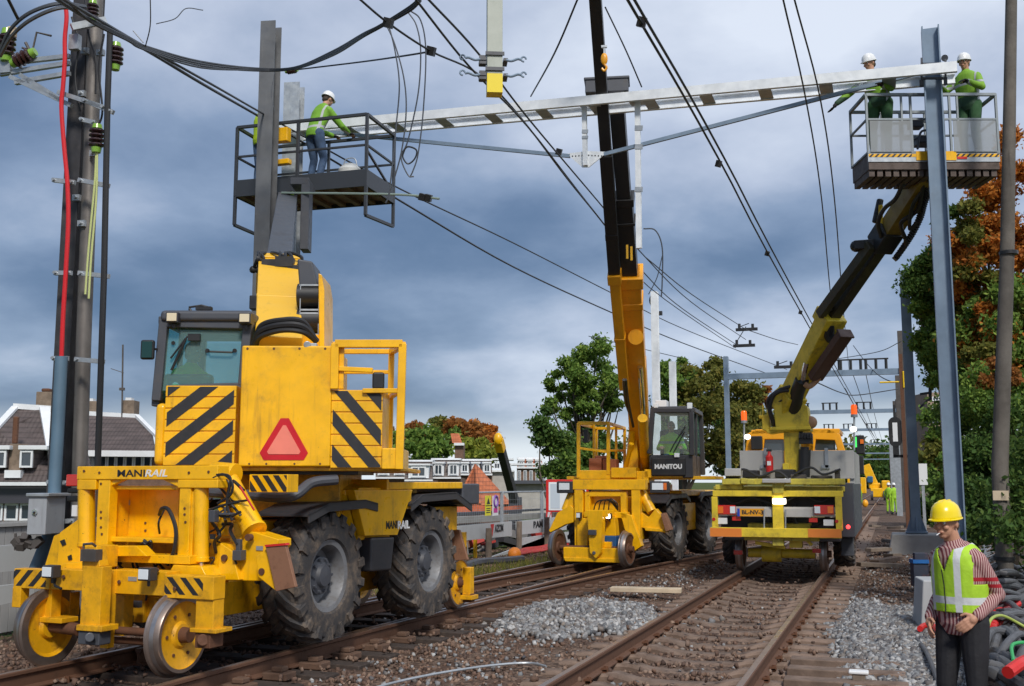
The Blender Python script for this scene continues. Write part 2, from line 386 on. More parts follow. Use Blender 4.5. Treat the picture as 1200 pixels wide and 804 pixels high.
# ------------------------------------------------------------------ ground
def smooth(a, b, x):
    t = min(1, max(0, (x-a)/(b-a))); return t*t*(3-2*t)
def xr_straight(y): return -5.72+.035*(y-7.5)
def gh(x, y):
    z = -3.2*smooth(11.5+.02*y, 19, -x)
    z += -.10*smooth(3.6, 6, x)
    if y > 12: z += -2.2*smooth(8.5+.11*(y-12), 14+.05*y, -x)*(1-smooth(11.5+.02*y, 19, -x))*0
    if y < 70: z -= .055*(1-smooth(1.15, 1.6, abs(x+1.97))) + (.045*(1-smooth(1.2, 1.7, abs(x-(xr_straight(y)-.75)))) if y < 40 else 0)
    z += .012*math.sin(x*3.1+y*.7)*math.sin(y*2.3-x) + .012*math.sin(x*7+1)*math.sin(y*6.1)
    return z
def gm():
    xs = sorted(set([-2500, -900, -400, -200, -120, -80, -60, -45, -35, -28] + [-24+.5*i for i in range(70)] + [12, 14, 17, 22, 30, 45, 70, 120, 300, 900, 2500]))
    ys = sorted(set([-300, -60, -20, -8] + [-4+.5*i for i in range(90)] + [42+2*i for i in range(30)] + [110, 130, 160, 200, 300, 500, 900, 1800, 4000]))
    mb = MB(); mb.v = [(x, y, gh(x, y)) for y in ys for x in xs]; n = len(xs)
    mb.f = [(j*n+i, j*n+i+1, (j+1)*n+i+1, (j+1)*n+i) for j in range(len(ys)-1) for i in range(n-1)]; mb.m = [0]*len(mb.f)
    m = bpy.data.materials.new('trackside ground'); m.use_nodes = True; t = m.node_tree; b = t.nodes['Principled BSDF']; b.inputs['Roughness'].default_value = .95
    b.inputs['Specular IOR Level'].default_value = .2
    tcn = t.nodes.new('ShaderNodeTexCoord')
    def noi(s, d=6, r=.6):
        q = t.nodes.new('ShaderNodeTexNoise'); q.inputs['Scale'].default_value = s; q.inputs['Detail'].default_value = d; q.inputs['Roughness'].default_value = r
        t.links.new(tcn.outputs['Object'], q.inputs[0]); return q
    def mix(f, a, c):
        x = t.nodes.new('ShaderNodeMix'); x.data_type = 'RGBA'
        for i, v in ((0, f), (6, a), (7, c)):
            if isinstance(v, tuple): x.inputs[i].default_value = (*v, 1)
            else: t.links.new(v, x.inputs[i])
        return x.outputs[2]
    def mr(v, a, c, lo=0, hi=1):
        x = t.nodes.new('ShaderNodeMapRange'); x.interpolation_type = 'SMOOTHSTEP'; t.links.new(v, x.inputs[0])
        for i, w in enumerate((a, c, lo, hi)): x.inputs[i+1].default_value = w
        return x.outputs[0]
    vo = t.nodes.new('ShaderNodeTexVoronoi'); vo.inputs['Scale'].default_value = 24; t.links.new(tcn.outputs['Object'], vo.inputs[0])
    st = mix(mr(vo.outputs['Color'], .1, .9), (.07, .047, .036), (.21, .145, .11))
    st = mix(mr(noi(1.3).outputs[0], .45, .65), st, (.10, .062, .046))
    gr = mix(mr(noi(9).outputs[0], .35, .65), (.035, .065, .012), (.10, .12, .03))
    sp = t.nodes.new('ShaderNodeSeparateXYZ'); t.links.new(tcn.outputs['Object'], sp.inputs[0])
    ad = t.nodes.new('ShaderNodeMath'); ad.operation = 'MULTIPLY_ADD'; t.links.new(noi(.5).outputs[0], ad.inputs[0]); ad.inputs[1].default_value = 4; t.links.new(sp.outputs[0], ad.inputs[2])
    gf = mr(ad.outputs[0], -7.0, -8.2)
    gf2 = t.nodes.new('ShaderNodeMath'); gf2.operation = 'MAXIMUM'; t.links.new(gf, gf2.inputs[0]); t.links.new(mr(ad.outputs[0], 6.5, 8.5), gf2.inputs[1])
    c = mix(gf2.outputs[0], st, gr); t.links.new(c, b.inputs['Base Color'])
    bp = t.nodes.new('ShaderNodeBump'); bp.inputs['Strength'].default_value = 1; bp.inputs['Distance'].default_value = .03
    t.links.new(vo.outputs['Distance'], bp.inputs['Height']); bp.invert = True; t.links.new(bp.outputs[0], b.inputs['Normal'])
    tag(mb.build('ground', m, smooth=True, ang=80), kind='structure')
gm()
def island_mat(name, cols, rough=.9, bump=0, translucent=0):
    m = bpy.data.materials.new(name); m.use_nodes = True; t = m.node_tree; b = t.nodes['Principled BSDF']; b.inputs['Roughness'].default_value = rough
    b.inputs['Specular IOR Level'].default_value = .25
    g = t.nodes.new('ShaderNodeNewGeometry'); r = t.nodes.new('ShaderNodeValToRGB'); r.color_ramp.interpolation = 'LINEAR'
    n = len(cols); r.color_ramp.elements[0].color = (*cols[0], 1); r.color_ramp.elements[1].color = (*cols[-1], 1)
    for i in range(1, n-1): r.color_ramp.elements.new(i/(n-1)).color = (*cols[i], 1)
    t.links.new(g.outputs['Random Per Island'], r.inputs[0]); t.links.new(r.outputs[0], b.inputs['Base Color'])
    if translucent:
        tr = t.nodes.new('ShaderNodeBsdfTranslucent'); mx_ = t.nodes.new('ShaderNodeMixShader'); mx_.inputs[0].default_value = translucent
        t.links.new(r.outputs[0], tr.inputs[0]); t.links.new(b.outputs[0], mx_.inputs[1]); t.links.new(tr.outputs[0], mx_.inputs[2]); t.links.new(mx_.outputs[0], t.nodes['Material Output'].inputs[0])
    return m
RG = np.random.default_rng(5)
CUBE = np.array([(-1,-1,-1),(1,-1,-1),(1,1,-1),(-1,1,-1),(-1,-1,1),(1,-1,1),(1,1,1),(-1,1,1)], float)*.6
CF_ = np.array([(0,3,2,1),(4,5,6,7),(0,1,5,4),(1,2,6,5),(2,3,7,6),(3,0,4,7)])
def np_mesh(name, V, Fq, mats, smooth=False):
    me = bpy.data.meshes.new(name); me.vertices.add(len(V)); me.vertices.foreach_set('co', V.astype(np.float32).ravel())
    k = Fq.shape[1]; me.loops.add(Fq.size); me.loops.foreach_set('vertex_index', Fq.astype(np.int32).ravel())
    me.polygons.add(len(Fq)); me.polygons.foreach_set('loop_start', np.arange(0, Fq.size, k, dtype=np.int32))
    me.update(calc_edges=True); me.validate()
    for m in mats: me.materials.append(m)
    return me
def stones(name, P, size, m, seed=1):
    r = np.random.default_rng(seed); n = len(P)
    V = CUBE[None]*(1+r.uniform(-.45, .35, (n, 8, 3)))
    V *= (size*r.uniform(.6, 1.35, n))[:, None, None]*r.uniform(.6, 1.3, (n, 1, 3))
    a = r.normal(size=(n, 4)); a /= np.linalg.norm(a, axis=1)[:, None]; w, x, y, z = a.T
    Rm = np.stack([1-2*(y*y+z*z), 2*(x*y-z*w), 2*(x*z+y*w), 2*(x*y+z*w), 1-2*(x*x+z*z), 2*(y*z-x*w), 2*(x*z-y*w), 2*(y*z+x*w), 1-2*(x*x+y*y)], 1).reshape(n, 3, 3)
    V = np.einsum('nij,nkj->nki', Rm, V)+P[:, None, :]
    Fq = (CF_[None]+8*np.arange(n)[:, None, None]).reshape(-1, 4)
    me = np_mesh(name, V.reshape(-1, 3), Fq, [m]); o = put(name, me); o['kind'] = 'stuff'; return o
mb_ballast = island_mat('brown ballast stone', [(.055, .036, .030), (.16, .10, .075), (.085, .058, .048), (.30, .21, .16), (.12, .075, .055), (.20, .13, .095), (.15, .085, .06)])
mb_gravel = island_mat('blue grey gravel stone', [(.10, .105, .115), (.30, .31, .32), (.17, .165, .17), (.46, .46, .46), (.20, .18, .165), (.09, .09, .10), (.26, .22, .19)])
# track geometry
def xr_straight(y): return -5.72+.035*(y-7.5)
def xr_div(y): return -5.66+.0047*max(0, y-6)**2 if y < 27 else -5.66+.0047*441+.197*(y-27)
def xr_right(y): return -1.22
def track_x(y): return [xr_straight(y)-.75, -1.97]
n_ = 60000
yy = 5+ (RG.random(n_)**1.8)*34; xx = RG.uniform(-10.2, 4.4, n_)
keep = np.ones(n_, bool)
zz_ = np.array([gh(a, b) for a, b in zip(xx, yy)]) + .005
P = np.stack([xx, yy, zz_], 1)
vis = (xx > -0.95*yy-1.0) & (xx < .2*yy+2.0)
tr_mask = (np.abs(xx+1.97) < 1.25)
P[tr_mask, 2] += .0
onsl = (tr_mask & (np.abs(((yy-6.6+.3) % .6)-.3) < .13)) | ((np.abs(xx-(xr_straight(yy)-.72)) < 1.3) & (np.abs(((yy-6.2+.31) % .62)-.31) < .12))
keep2 = ~onsl | (RG.random(n_) < np.where(tr_mask, .20, .28))
ls = np.abs(xx-(xr_straight(yy)-.75)) < 1.3
P[ls, 2] += .0
P[onsl & keep2, 2] += .085
big = stones('ballast', P[vis & keep2], .026, mb_ballast, 3)
big['label'] = None if False else 'brown ballast stones strewn between the tracks'
def patch(cx_, cy_, rx, ry, ang, n, dens_h, seed):
    r = np.random.default_rng(seed); a = r.uniform(0, 2*math.pi, n); q = np.sqrt(r.random(n))
    q = q*(1+.16*np.sin(3*a+1)+.10*np.sin(7*a))*(1+np.abs(r.normal(0, .16, n))*(r.random(n) < .25))
    x = q*np.cos(a)*rx; y = q*np.sin(a)*ry; h = dens_h*np.maximum(0, 1-q**2)*(0.6+.4*r.random(n))
    X = cx_+x*math.cos(ang)-y*math.sin(ang); Y = cy_+x*math.sin(ang)+y*math.cos(ang)
    return np.stack([X, Y, np.array([gh(a_, b_) for a_, b_ in zip(X, Y)])+.02+h], 1)
c1 = onz(680, 715, .1); 
o = stones('gravel_heap', patch(c1.x, c1.y, 1.15, 1.75,   .15, 5600, .15, 4), .040, mb_gravel, 8); o['label'] = 'blue grey gravel heap between the two tracks'
pz = onz(1010, 705, 0)
o = stones('gravel_bed', np.concatenate([patch(-.05, 13.6, .78, 3.6, 0.02, 7500, .05, 5), patch(.35, 11.3, .45, 1.8, .2, 2200, .04, 6)]), .034, mb_gravel, 9); o['label'] = 'blue grey gravel spread right of the right track'
r_ = np.random.default_rng(31); n = 3000; yy_ = 7.5+(r_.random(n)**1.5)*22; xx_ = np.where(r_.random(n) < .5, r_.normal(-4.1, .75, n), r_.normal(.2, .85, n)); pp = np.stack([xx_, yy_, np.array([gh(p_, q_) for p_, q_ in zip(xx_, yy_)])+.012], 1)
o = stones('scattered_gravel', pp, .026, mb_gravel, 13); o['label'] = 'pale gravel stones scattered among the brown ballast'
# ------------------------------------------------------------------ rails and sleepers
m_rail = mat('rusty rail side', (.12, .058, .034), .75, dirt=.5, dirtc=(.05, .03, .02), dscale=12, streak=.2)
m_rtop = mat('worn rail head', (.36, .25, .18), .32, .7, dirt=.5, dirtc=(.22, .13, .08), dscale=2)
def rail(xf, y0, y1, step, label, group, name='rail'):
    prof = [(-.068, 0), (.068, 0), (.068, .012), (.012, .03), (.012, .12), (.035, .135), (.035, .158), (.026, .166), (-.026, .166), (-.035, .158), (-.035, .135), (-.012, .12), (-.012, .03), (-.068, .012)]
    mb = MB(); ys = []; y = y0
    while y < y1: ys.append(y); y += step
    ys.append(y1); k = len(prof)
    for y in ys:
        x = xf(y)
        for p, z in prof: mb.v.append((x+p, y, .014+z))
    for i in range(len(ys)-1):
        for j in range(k):
            mb.f.append((i*k+j, i*k+(j+1) % k, (i+1)*k+(j+1) % k, (i+1)*k+j)); mb.m.append(1 if j in (7, 8) else 0)
    mb.f += [tuple(range(k)), tuple(range((len(ys)-1)*k, len(ys)*k))[::-1]]; mb.m += [0, 0]
    me = mb.mesh(name, [m_rail, m_rtop], False)
    me.flip_normals()
    tag(put(name, me), label, 'rail', group)
rail(lambda y: -1.22, 3, 260, 20, 'right rail of the right-hand track, running under the lime crane truck', 'rails')
rail(lambda y: -2.72, 3, 260, 20, 'left rail of the right-hand track, running under the lime crane truck', 'rails')
rail(lambda y: xr_straight(y)-1.5, 4, 60, 10, 'outermost left rail, below the white barrier boards', 'rails')
rail(lambda y: xr_straight(y)+(.0 if y < 30 else 0)-.045*smooth(12, 8, y), 9.6, 60, 4, 'right rail of the straight left-hand track, merging into the curved rail beside it', 'rails')
rail(xr_div, 4, 33, 1.0, 'right-hand curved turnout rail passing under the right wheels of both yellow telehandlers', 'rails')
rail(lambda y: xr_div(y)-1.5+.07, 9, 36, 1.0, 'left-hand curved turnout rail inside the outermost left rail', 'rails')
def concrete_sleeper():
    mb = MB(); L_ = 1.28
    sec = [(-1.28, .115), (-.98, .125), (-.55, .13), (-.36, .085), (0, .07), (.36, .085), (.55, .13), (.98, .125), (1.28, .115)]
    for x, z in sec:
        mb.v += [(x, -.13, -.12), (x, -.13, z-.075), (x, -.10, z-.05), (x, .10, z-.05), (x, .13, z-.075), (x, .13, -.12)]
    for i in range(len(sec)-1):
        for j in range(6): mb.f.append((i*6+j, i*6+(j+1) % 6, (i+1)*6+(j+1) % 6, (i+1)*6+j)); mb.m.append(0)
    mb.f += [tuple(range(6)), tuple(range(48, 54))[::-1]]; mb.m += [0, 0]
    me = mb.mesh('sleeper', msl, True, 50); me.flip_normals(); return me
msl = mat('brown dusted concrete sleeper', (.19, .132, .10), .9, dirt=.75, dirtc=(.085, .052, .037), dscale=4, bump=.4, var=.3)
msw = mat('dark timber sleeper', (.055, .04, .034), .85, dirt=.5, dirtc=(.11, .08, .06), dscale=6, bump=.5, var=.3)
def clips(x, half):
    mb = MB()
    for s in (-1, 1):
        mb.bx(x-.10, x+.10, -.075, .075, half, half+.016); mb.cyl((x+s*.085, 0, half), (x+s*.085, 0, half+.055), .022, n=6)
        mb.bar((x+s*.10, 0, half+.035), (x+s*.045, 0, half+.032), .08, .02)
    return mb.mesh('rail_fastening', rust, False)
def sleepers(first, ys, xs, rots, label, group):
    for i, y in enumerate(ys):
        o_ = first if i == 0 else copy_tree(first)
        o_.location = (xs(y), y, o_.location.z); o_.rotation_euler.z = rots(y)+rnd.uniform(-.01, .01)
        for ch in o_.children: pass
s0 = put('sleeper', concrete_sleeper()); tag(s0, 'brown dusted concrete sleeper dished in the middle, lying under the right-hand track', 'sleeper', 'sleepers of the right track')
for x in (-.75, .75):
    put('rail_fastening', clips(x, .0775-.078), s0)
for ch in s0.children: ch.location.z = .078
s0.location.z = -.0775+.012
sleepers(s0, [6.6+.6*i for i in range(90)], lambda y: -1.97, lambda y: 0, '', '')
mb = MB(); mb.bx(-1.35, 1.35, -.125, .125, -.15, .075); s1 = mb.build('sleeper', msw, bevel=.012); tag(s1, 'dark timber sleeper under the left-hand turnout rails', 'sleeper', 'sleepers of the left track')
for x in (-.75, .75): ch = put('rail_fastening', clips(x, 0), s1); ch.location.z = .075
s1.location.z = -.066
sleepers(s1, [6.2+.62*i for i in range(52)], lambda y: xr_straight(y)-.72, lambda y: -.035, '', '')
# fastening blocks outside the diverging rail
mlump = mat('rusty chair block', (.13, .075, .05), .85, dirt=.6, dirtc=(.06, .035, .025), dscale=9, bump=.4)
mb = MB(); mb.bx(-.10, .16, -.10, .10, -.02, .05); mb.bx(-.02, .10, -.06, .06, .05, .10); lump = mb.build('rail_chair', mlump, bevel=.015); tag(lump, 'rusty cast chair block bolted outside the curved turnout rail', 'rail chair', 'chairs along the curved rail')
for i in range(30):
    y = 6.5+.62*i; c = lump if i == 0 else copy_tree(lump); c.location = (xr_div(y)+.14, y, .005)
# loose sleeper ends right of the right track near the camera
for i in range(5):
    y = 9.0+i*.58; mb = MB(); mb.box((0, 0, 0), (1.05, .22, .10))
    if i == 0: e0 = mb.build('sleeper_stub', msl, bevel=.012); tag(e0, 'brown sleeper stub half sunk in ballast right of the right rail', 'sleeper stub', 'sleeper stubs beside the right rail'); c = e0
    else: c = copy_tree(e0)
    c.location = (-.42-.02*i, y, .02); c.rotation_euler.z = rnd.uniform(-.05, .05)
# ------------------------------------------------------------------ wheels shared by the machines
def tyre_mesh(Ro, W, ri, lugs=18):
    mb = MB(); h = W/2
    pr = [(-h*.75, ri), (-h*.95, ri+.03), (-h, ri+(Ro-ri)*.45), (-h*.93, Ro-.07), (-h*.70, Ro-.03), (0, Ro-.022), (h*.70, Ro-.03), (h*.93, Ro-.07), (h, ri+(Ro-ri)*.45), (h*.95, ri+.03), (h*.75, ri)]
    mb.rev(pr, (0, 0, 0), n=40)
    for s in (-1, 1):
        for i in range(lugs):
            a0 = 2*math.pi*(i+(.5 if s > 0 else 0))/lugs; P_ = []
            for t in (0, .5, 1):
                x = s*(.01+t*(h*.93)); a = a0+t*.34; r = Ro-.03-(.035 if t == 1 else 0)
                P_.append((x, a, r))
            for (x0, a, r0), (x1, b, r1) in zip(P_[:-1], P_[1:]):
                w = .055/Ro
                def q(x, an, r): return (x, math.cos(an)*r, math.sin(an)*r)
                vs = []
                for (x, an, r) in ((x0, a, r0), (x1, b, r1)):
                    vs += [q(x, an-w*1.25, r-.03), q(x, an+w*1.25, r-.03), q(x, an+w*.8, r+.035), q(x, an-w*.8, r+.035)]
                fs = [(0, 1, 5, 4), (1, 2, 6, 5), (2, 3, 7, 6), (3, 0, 4, 7), (3, 2, 1, 0), (4, 5, 6, 7)]
                mb.add(vs, fs if s > 0 else [f[::-1] for f in fs])
            # shoulder end of the lug
            b = a0+.34; w = .05/Ro
            vs = [(s*h*.93, math.cos(b+k)*r, math.sin(b+k)*r) for r in (Ro-.15, Ro-.02) for k in (-w, w)]+[(s*(h+.012), math.cos(b+k)*r, math.sin(b+k)*r) for r in (Ro-.15, Ro-.035) for k in (-w*.8, w*.8)]
            mb.add(vs, [(4, 5, 7, 6), (0, 1, 5, 4), (2, 6, 7, 3), (0, 4, 6, 2), (1, 3, 7, 5)])
    return mb
def rubber_wheel(parent, F, c, Ro, W, ri, side=1):
    """side = +1: the dished outer face looks to +x"""
    G = Fr(F.M @ Vector(c)); G.M = Matrix.Translation(F.M @ Vector(c)) @ F.M.to_3x3().to_4x4(); G.I = G.M.inverted()
    o = put('tyre', tyre_mesh(Ro, W, ri).mesh('tyre', tyr, True, 30), parent, G)
    s = side; mb = MB()
    mb.rev([(s*W*.42, ri+.012), (s*W*.40, ri-.035), (s*W*.30, ri-.055), (s*W*.05, ri*.80), (-s*W*.02, ri*.62), (s*W*.0, ri*.2), (0, 0)], (0, 0, 0), n=36)
    mb.rev([(-s*W*.42, ri+.012), (-s*W*.3, ri-.05), (s*W*.0, ri*.8)], (0, 0, 0), n=36)
    mb.build('rim', rim, o, G)
    mb = MB(); mb.rev([(-s*.02, ri*.60), (s*W*.22, ri*.55), (s*W*.26, ri*.35), (s*W*.34, ri*.30), (s*W*.36, 0)], (0, 0, 0), n=24)
    for i in range(10):
        a = 2*math.pi*i/10; mb.cyl((s*W*.2, math.cos(a)*ri*.47, math.sin(a)*ri*.47), (s*W*.29, math.cos(a)*ri*.47, math.sin(a)*ri*.47), .016, n=6)
    mb.build('hub', pla, o, G)
    return o
def rail_wheel(parent, F, c, inner, r=.33, w=.13, disc=yel2, name='rail_wheel'):
    """inner = -1: the flange is on the -x side"""
    G = Fr((0, 0, 0)); G.M = Matrix.Translation(F.M @ Vector(c)) @ F.M.to_3x3().to_4x4(); G.I = G.M.inverted()
    f = inner; mb = MB()
    mb.mat(2).rev([(f*w*.17, r+.001), (-f*w*.12, r-.006)], (0, 0, 0), n=48)
    mb.mat(0).rev([(f*w*.5, r-.06), (f*w*.5, r+.010), (f*w*.42, r+.028), (f*w*.28, r+.022), (f*w*.2, r), (-f*w*.42, r-.012), (-f*w*.5, r-.02), (-f*w*.5, r-.05)], (0, 0, 0), n=48)
    mb.mat(1).rev([(-f*w*.5, r-.049), (-f*w*.42, r-.052), (-f*w*.30, r-.10), (-f*w*.22, r*.35), (-f*w*.4, r*.28), (-f*w*.45, 0)], (0, 0, 0), n=36)
    mb.rev([(f*w*.5, r-.061), (f*w*.3, r-.09), (f*w*.22, r*.35), (f*w*.5, r*.3), (f*w*.55, 0)], (0, 0, 0), n=36)
    o = put(name, mb.mesh(name, [stl, disc, mat('shiny rolling band', (.42, .40, .40), .36, .9, dirt=.4, dirtc=(.15, .10, .08))], True, 30), parent, G)
    mb = MB(); mb.cyl((-f*w*.3, 0, 0), (-f*(w*.5+.07), 0, 0), .07, .06, n=14)
    mb.build('axle_box', rust, o, G); mb = MB()
    for i in range(6):
        a = i*math.pi/3; mb.cyl((-f*w*.2, math.cos(a)*r*.55, math.sin(a)*r*.55), (-f*(w*.34), math.cos(a)*r*.55, math.sin(a)*r*.55), .016, n=6)
    mb.build('bolt', rust, o, G); return o
def work_light(parent, F, c, w=.16, h=.12, d=.09, lens=whl, name='work_light'):
    mb = MB(); c = Vector(c); mb.bx(c.x-w/2, c.x+w/2, c.y-d*.2, c.y+d, c.z-h/2, c.z+h/2); mb.bar(c+Vector((0, d*.6, -h/2)), c+Vector((0, d*.6, -h/2-.05)), .03, .015)
    o = mb.build(name, pls, parent, F, bevel=.012)
    mb = MB(); mb.bx(c.x-w*.40, c.x+w*.40, c.y-d*.2-.012, c.y-d*.2-.002, c.z-h*.38, c.z+h*.38); mb.build('lens', lens, o, F, bevel=.004); return o
def shell(mb, F, outline, v0, v1): return mb.ext([F.l(x, y, v0) for x, y in outline], (0, v1-v0, 0))
def quadbar(mb, F, p, q, v, w, d):
    mb.bar(F.l(*p, v), F.l(*q, v), w, d, up=(0, 1, 0)); return mb
# ================================================================== MACHINE 1
F1 = Fr((-6.44, 8.2, 0), R(-3.6))
m1 = empty('rail_telehandler', F1, 'big yellow road-rail telehandler in the left foreground with a red warning triangle on its rear', 'telehandler', 'yellow road-rail telehandlers')
# gate frame
mb = MB()
mb.px(F1, 90, 546, 255, 562, -.06, .10); mb.px(F1, 90, 562, 112, 574, -.06, .10); mb.px(F1, 208, 562, 255, 572, -.06, .10)
mb.px(F1, 113, 562, 127, 655, -.05, .06); mb.px(F1, 209, 562, 222, 655, -.05, .06)
mb.pxp(F1, [(127, 562), (146, 562), (127, 571)], -.03, .03); mb.pxp(F1, [(209, 562), (190, 562), (209, 571)], -.03, .03)
mb.px(F1, 127, 569, 209, 574, .02, .30); mb.px(F1, 127, 630, 210, 636, .0, .30)
frame1 = mb.build('gate_frame', yel, m1, F1, bevel=.008)
mb = MB(); mb.px(F1, 128, 571, 209, 632, .27, .31); mb.px(F1, 128, 572, 134, 632, .08, .27); mb.build('rear_plate', yel, m1, F1, bevel=.004)
mb = MB()
for x, y in ((116, 554), (221, 554), (118, 567), (118, 600), (118, 607), (118, 618), (119, 626), (216, 566), (216, 596), (216, 603), (217, 612), (98, 552), (244, 553), (129, 603), (129, 612), (170, 613), (170, 622), (132, 622)):
    p = F1.l(x, y, -.062); v = -.068 if y < 560 else -.056
    if x in (129, 170, 132): v = .262
    p = F1.l(x, y, v); mb.cyl(p, p+Vector((0, .012, 0)), .012, n=8)
mb.build('bolt', rust, m1, F1)
# lettering
p0 = F1.l(137, 555, -.062); p1 = F1.l(169, 555, -.062); p2 = F1.l(195, 555, -.062)
text('lettering', 'MANI', F1, (p0.x, -.063, p0.z), .088, blk2, frame1, width=p1.x-p0.x, bold=.012)
text('lettering', 'RAIL', F1, (p1.x+.005, -.063, p1.z), .088, wht, frame1, width=p2.x-p1.x, shear=.2, bold=.02)
# lift cylinders
for (x0, x1, y0, y1) in ((94, 109, 560, 640), (229, 243, 560, 658)):
    a = F1.l((x0+x1)/2, y0, .02); b = F1.l((x0+x1)/2, y1, .02); r_ = (F1.l(x1, y0, .02).x-F1.l(x0, y0, .02).x)/2
    mb = MB(); mb.cyl(a, b, r_, n=20); mb.cyl(b+Vector((0, 0, .04)), b, r_*1.1, n=20); c = mb.build('lift_cylinder', yel, m1, F1, bevel=.004)
    mb = MB(); mb.cyl(b, b-Vector((0, 0, .30)), r_*.42, n=14); mb.build('rod', chr_, c, F1)
# cross member and sloped brackets
mb = MB()
mb.px(F1, 128, 650, 222, 660, -.14, .05); mb.pxp(F1, [(118, 640), (160, 640), (172, 652), (118, 652)], -.2, -.06)
mb.pxp(F1, [(75, 660), (118, 658), (118, 668), (60, 668)], -.18, .0); mb.pxp(F1, [(195, 676), (203, 662), (236, 664), (242, 676)], -.16, .06)
mb.pxp(F1, [(222, 576), (228, 576), (224, 660), (200, 664), (222, 640)], -.03, .05)
mb.build('cross_member', yel, m1, F1, bevel=.006)
# buffer beam
V = -.38
mb = MB()
mb.px(F1, 16, 667, 58, 690, V, V+.12); mb.px(F1, 56, 668, 118, 692, V+.02, V+.2); mb.px(F1, 128, 669, 194, 697, V+.02, V+.2); mb.px(F1, 192, 675, 250, 702, V, V+.16)
mb.px(F1, 118, 669, 130, 694, V+.05, V+.2)
buf = mb.build('buffer_beam', yel2, m1, F1, bevel=.006)
mb = MB()
u0, u1, w0, w1 = F1.rect(16, 668, 54, 687, V); hazard(mb, u0, u1, w0, w1, V, 1.0, .065, .15, .03)
u0, u1, w0, w1 = F1.rect(193, 677, 238, 697, V); hazard(mb, u0, u1, w0, w1, V, -1.0, .06, .14, .02)
mb.build('hazard_stripes', blk2, buf, F1)
mb = MB()   # wheel legs
mb.px(F1, 14, 688, 24, 712, V, V+.10); mb.px(F1, 47, 688, 60, 728, V+.05, V+.17); mb.px(F1, 229, 700, 250, 738, V+.02, V+.16); mb.px(F1, 192, 697, 200, 725, V+.25, V+.35)
mb.px(F1, 40, 724, 72, 730, V+.0, V+.2); mb.px(F1, 222, 737, 253, 742, V-.0, V+.22); mb.px(F1, 180, 700, 186, 728, V+.2, V+.26); mb.px(F1, 180, 700, 198, 706, V+.2, V+.3)
mb.px(F1, 128, 697, 145, 745, V+.3, V+.42); mb.px(F1, 72, 694, 82, 722, V+.3, V+.42)
mb.build('wheel_leg', yel2, m1, F1, bevel=.006)
mb = MB(); mb.px(F1, 228, 742, 246, 760, V+.02, V+.2); mb.cyl(F1.l(238, 750, V+.0), F1.l(238, 750, V+.1), .05, n=14); mb.build('wheel_bearing', rust, m1, F1, bevel=.01)
rail_wheel(m1, F1, (.68, -.27, .515), -1); rail_wheel(m1, F1, (-.80, -.27, .515), 1)
mb = MB(); mb.cyl((-.80, -.27, .515), (-.42, -.27, .50), .055, n=14); mb.cyl((-.1, -.2, .42), (.3, -.2, .42), .03, n=12); mb.cyl((-.75, -.27, .515), (.6, -.27, .515), .035, n=12); mb.build('axle', rust, m1, F1)
mb = MB(); mb.rev([(-.03, 0), (-.03, .2), (.03, .2), (.03, .10), (.05, .09), (.05, 0)], (.36, .25, .42), n=28); mb.build('brake_disc', rust, m1, F1)
# hitch column
mb = MB()
mb.px(F1, 95, 664, 118, 736, -.58, -.46); mb.px(F1, 89, 733, 119, 740, -.62, -.42); mb.pxp(F1, [(96, 658), (113, 640), (117, 664), (96, 668)], -.56, -.45)
mb.px(F1, 119, 668, 128, 760, -.42, -.34); mb.px(F1, 98, 640, 114, 666, -.45, -.2)
hc = mb.build('hitch_column', yel2, m1, F1, bevel=.006)
mb = MB(); mb.px(F1, 91, 740, 116, 756, -.60, -.46); mb.cyl(F1.l(105, 747, -.68), F1.l(105, 747, -.6), .04, n=12); mb.build('coupler', pla, hc, F1, bevel=.01)
mb = MB(); mb.px(F1, 94, 644, 112, 658, -.60, -.52); mb.tube([F1.l(98, 643, -.55), F1.l(98, 638, -.55), F1.l(108, 637, -.55), F1.l(112, 640, -.5)], .012); mb.build('tow_socket', brg, hc, F1, bevel=.008)
for x, y in ((57, 670), (170, 673)): work_light(m1, F1, F1.l(x, y, V-.1), .13, .11, .08)
# hoses
mb = MB(); mb.tube(spline([F1.l(187, 603, .0), F1.l(190, 596, -.08), F1.l(198, 598, -.1), F1.l(206, 620, -.12), F1.l(204, 645, -.12), F1.l(196, 662, -.1)]), .018, 8); mb.tube(spline([F1.l(192, 598, .1), F1.l(186, 612, .0), F1.l(187, 625, .1)]), .01); mb.build('hose', rub, m1, F1)
mb = MB()
for pts in ([(250, 560), (262, 556), (272, 566), (270, 580), (255, 590)], [(245, 598), (262, 592), (280, 588)], [(246, 600), (266, 606), (282, 600)], [(254, 556), (270, 560), (266, 590), (272, 610)], [(60, 668), (66, 672), (64, 685), (72, 690)]):
    mb.tube(spline([F1.l(x, y, -.05 if x > 100 else -.42) for x, y in pts]), .012, 7)
mb.build('hose', rub, m1, F1)
mb = MB(); mb.px(F1, 77, 556, 94, 570, .0, .1); mb.build('tail_lamp', redl, m1, F1, bevel=.01)
mb = MB(); mb.px(F1, 78, 572, 94, 578, .0, .1); mb.px(F1, 78, 581, 94, 588, .0, .1); mb.build('rubber_stop', rub, m1, F1, bevel=.015)
mb = MB(); mb.px(F1, 84, 592, 90, 605, .0, .03); mb.build('reflector', wht, m1, F1)
mb = MB()   # left outrigger arm
mb.pxp(F1, [(52, 664), (63, 628), (92, 616), (92, 660)], .05, .12); mb.pxp(F1, [(66, 668), (70, 624), (92, 608), (94, 668)], -.05, .03)
mb.build('outrigger_arm', yel, m1, F1, bevel=.006)
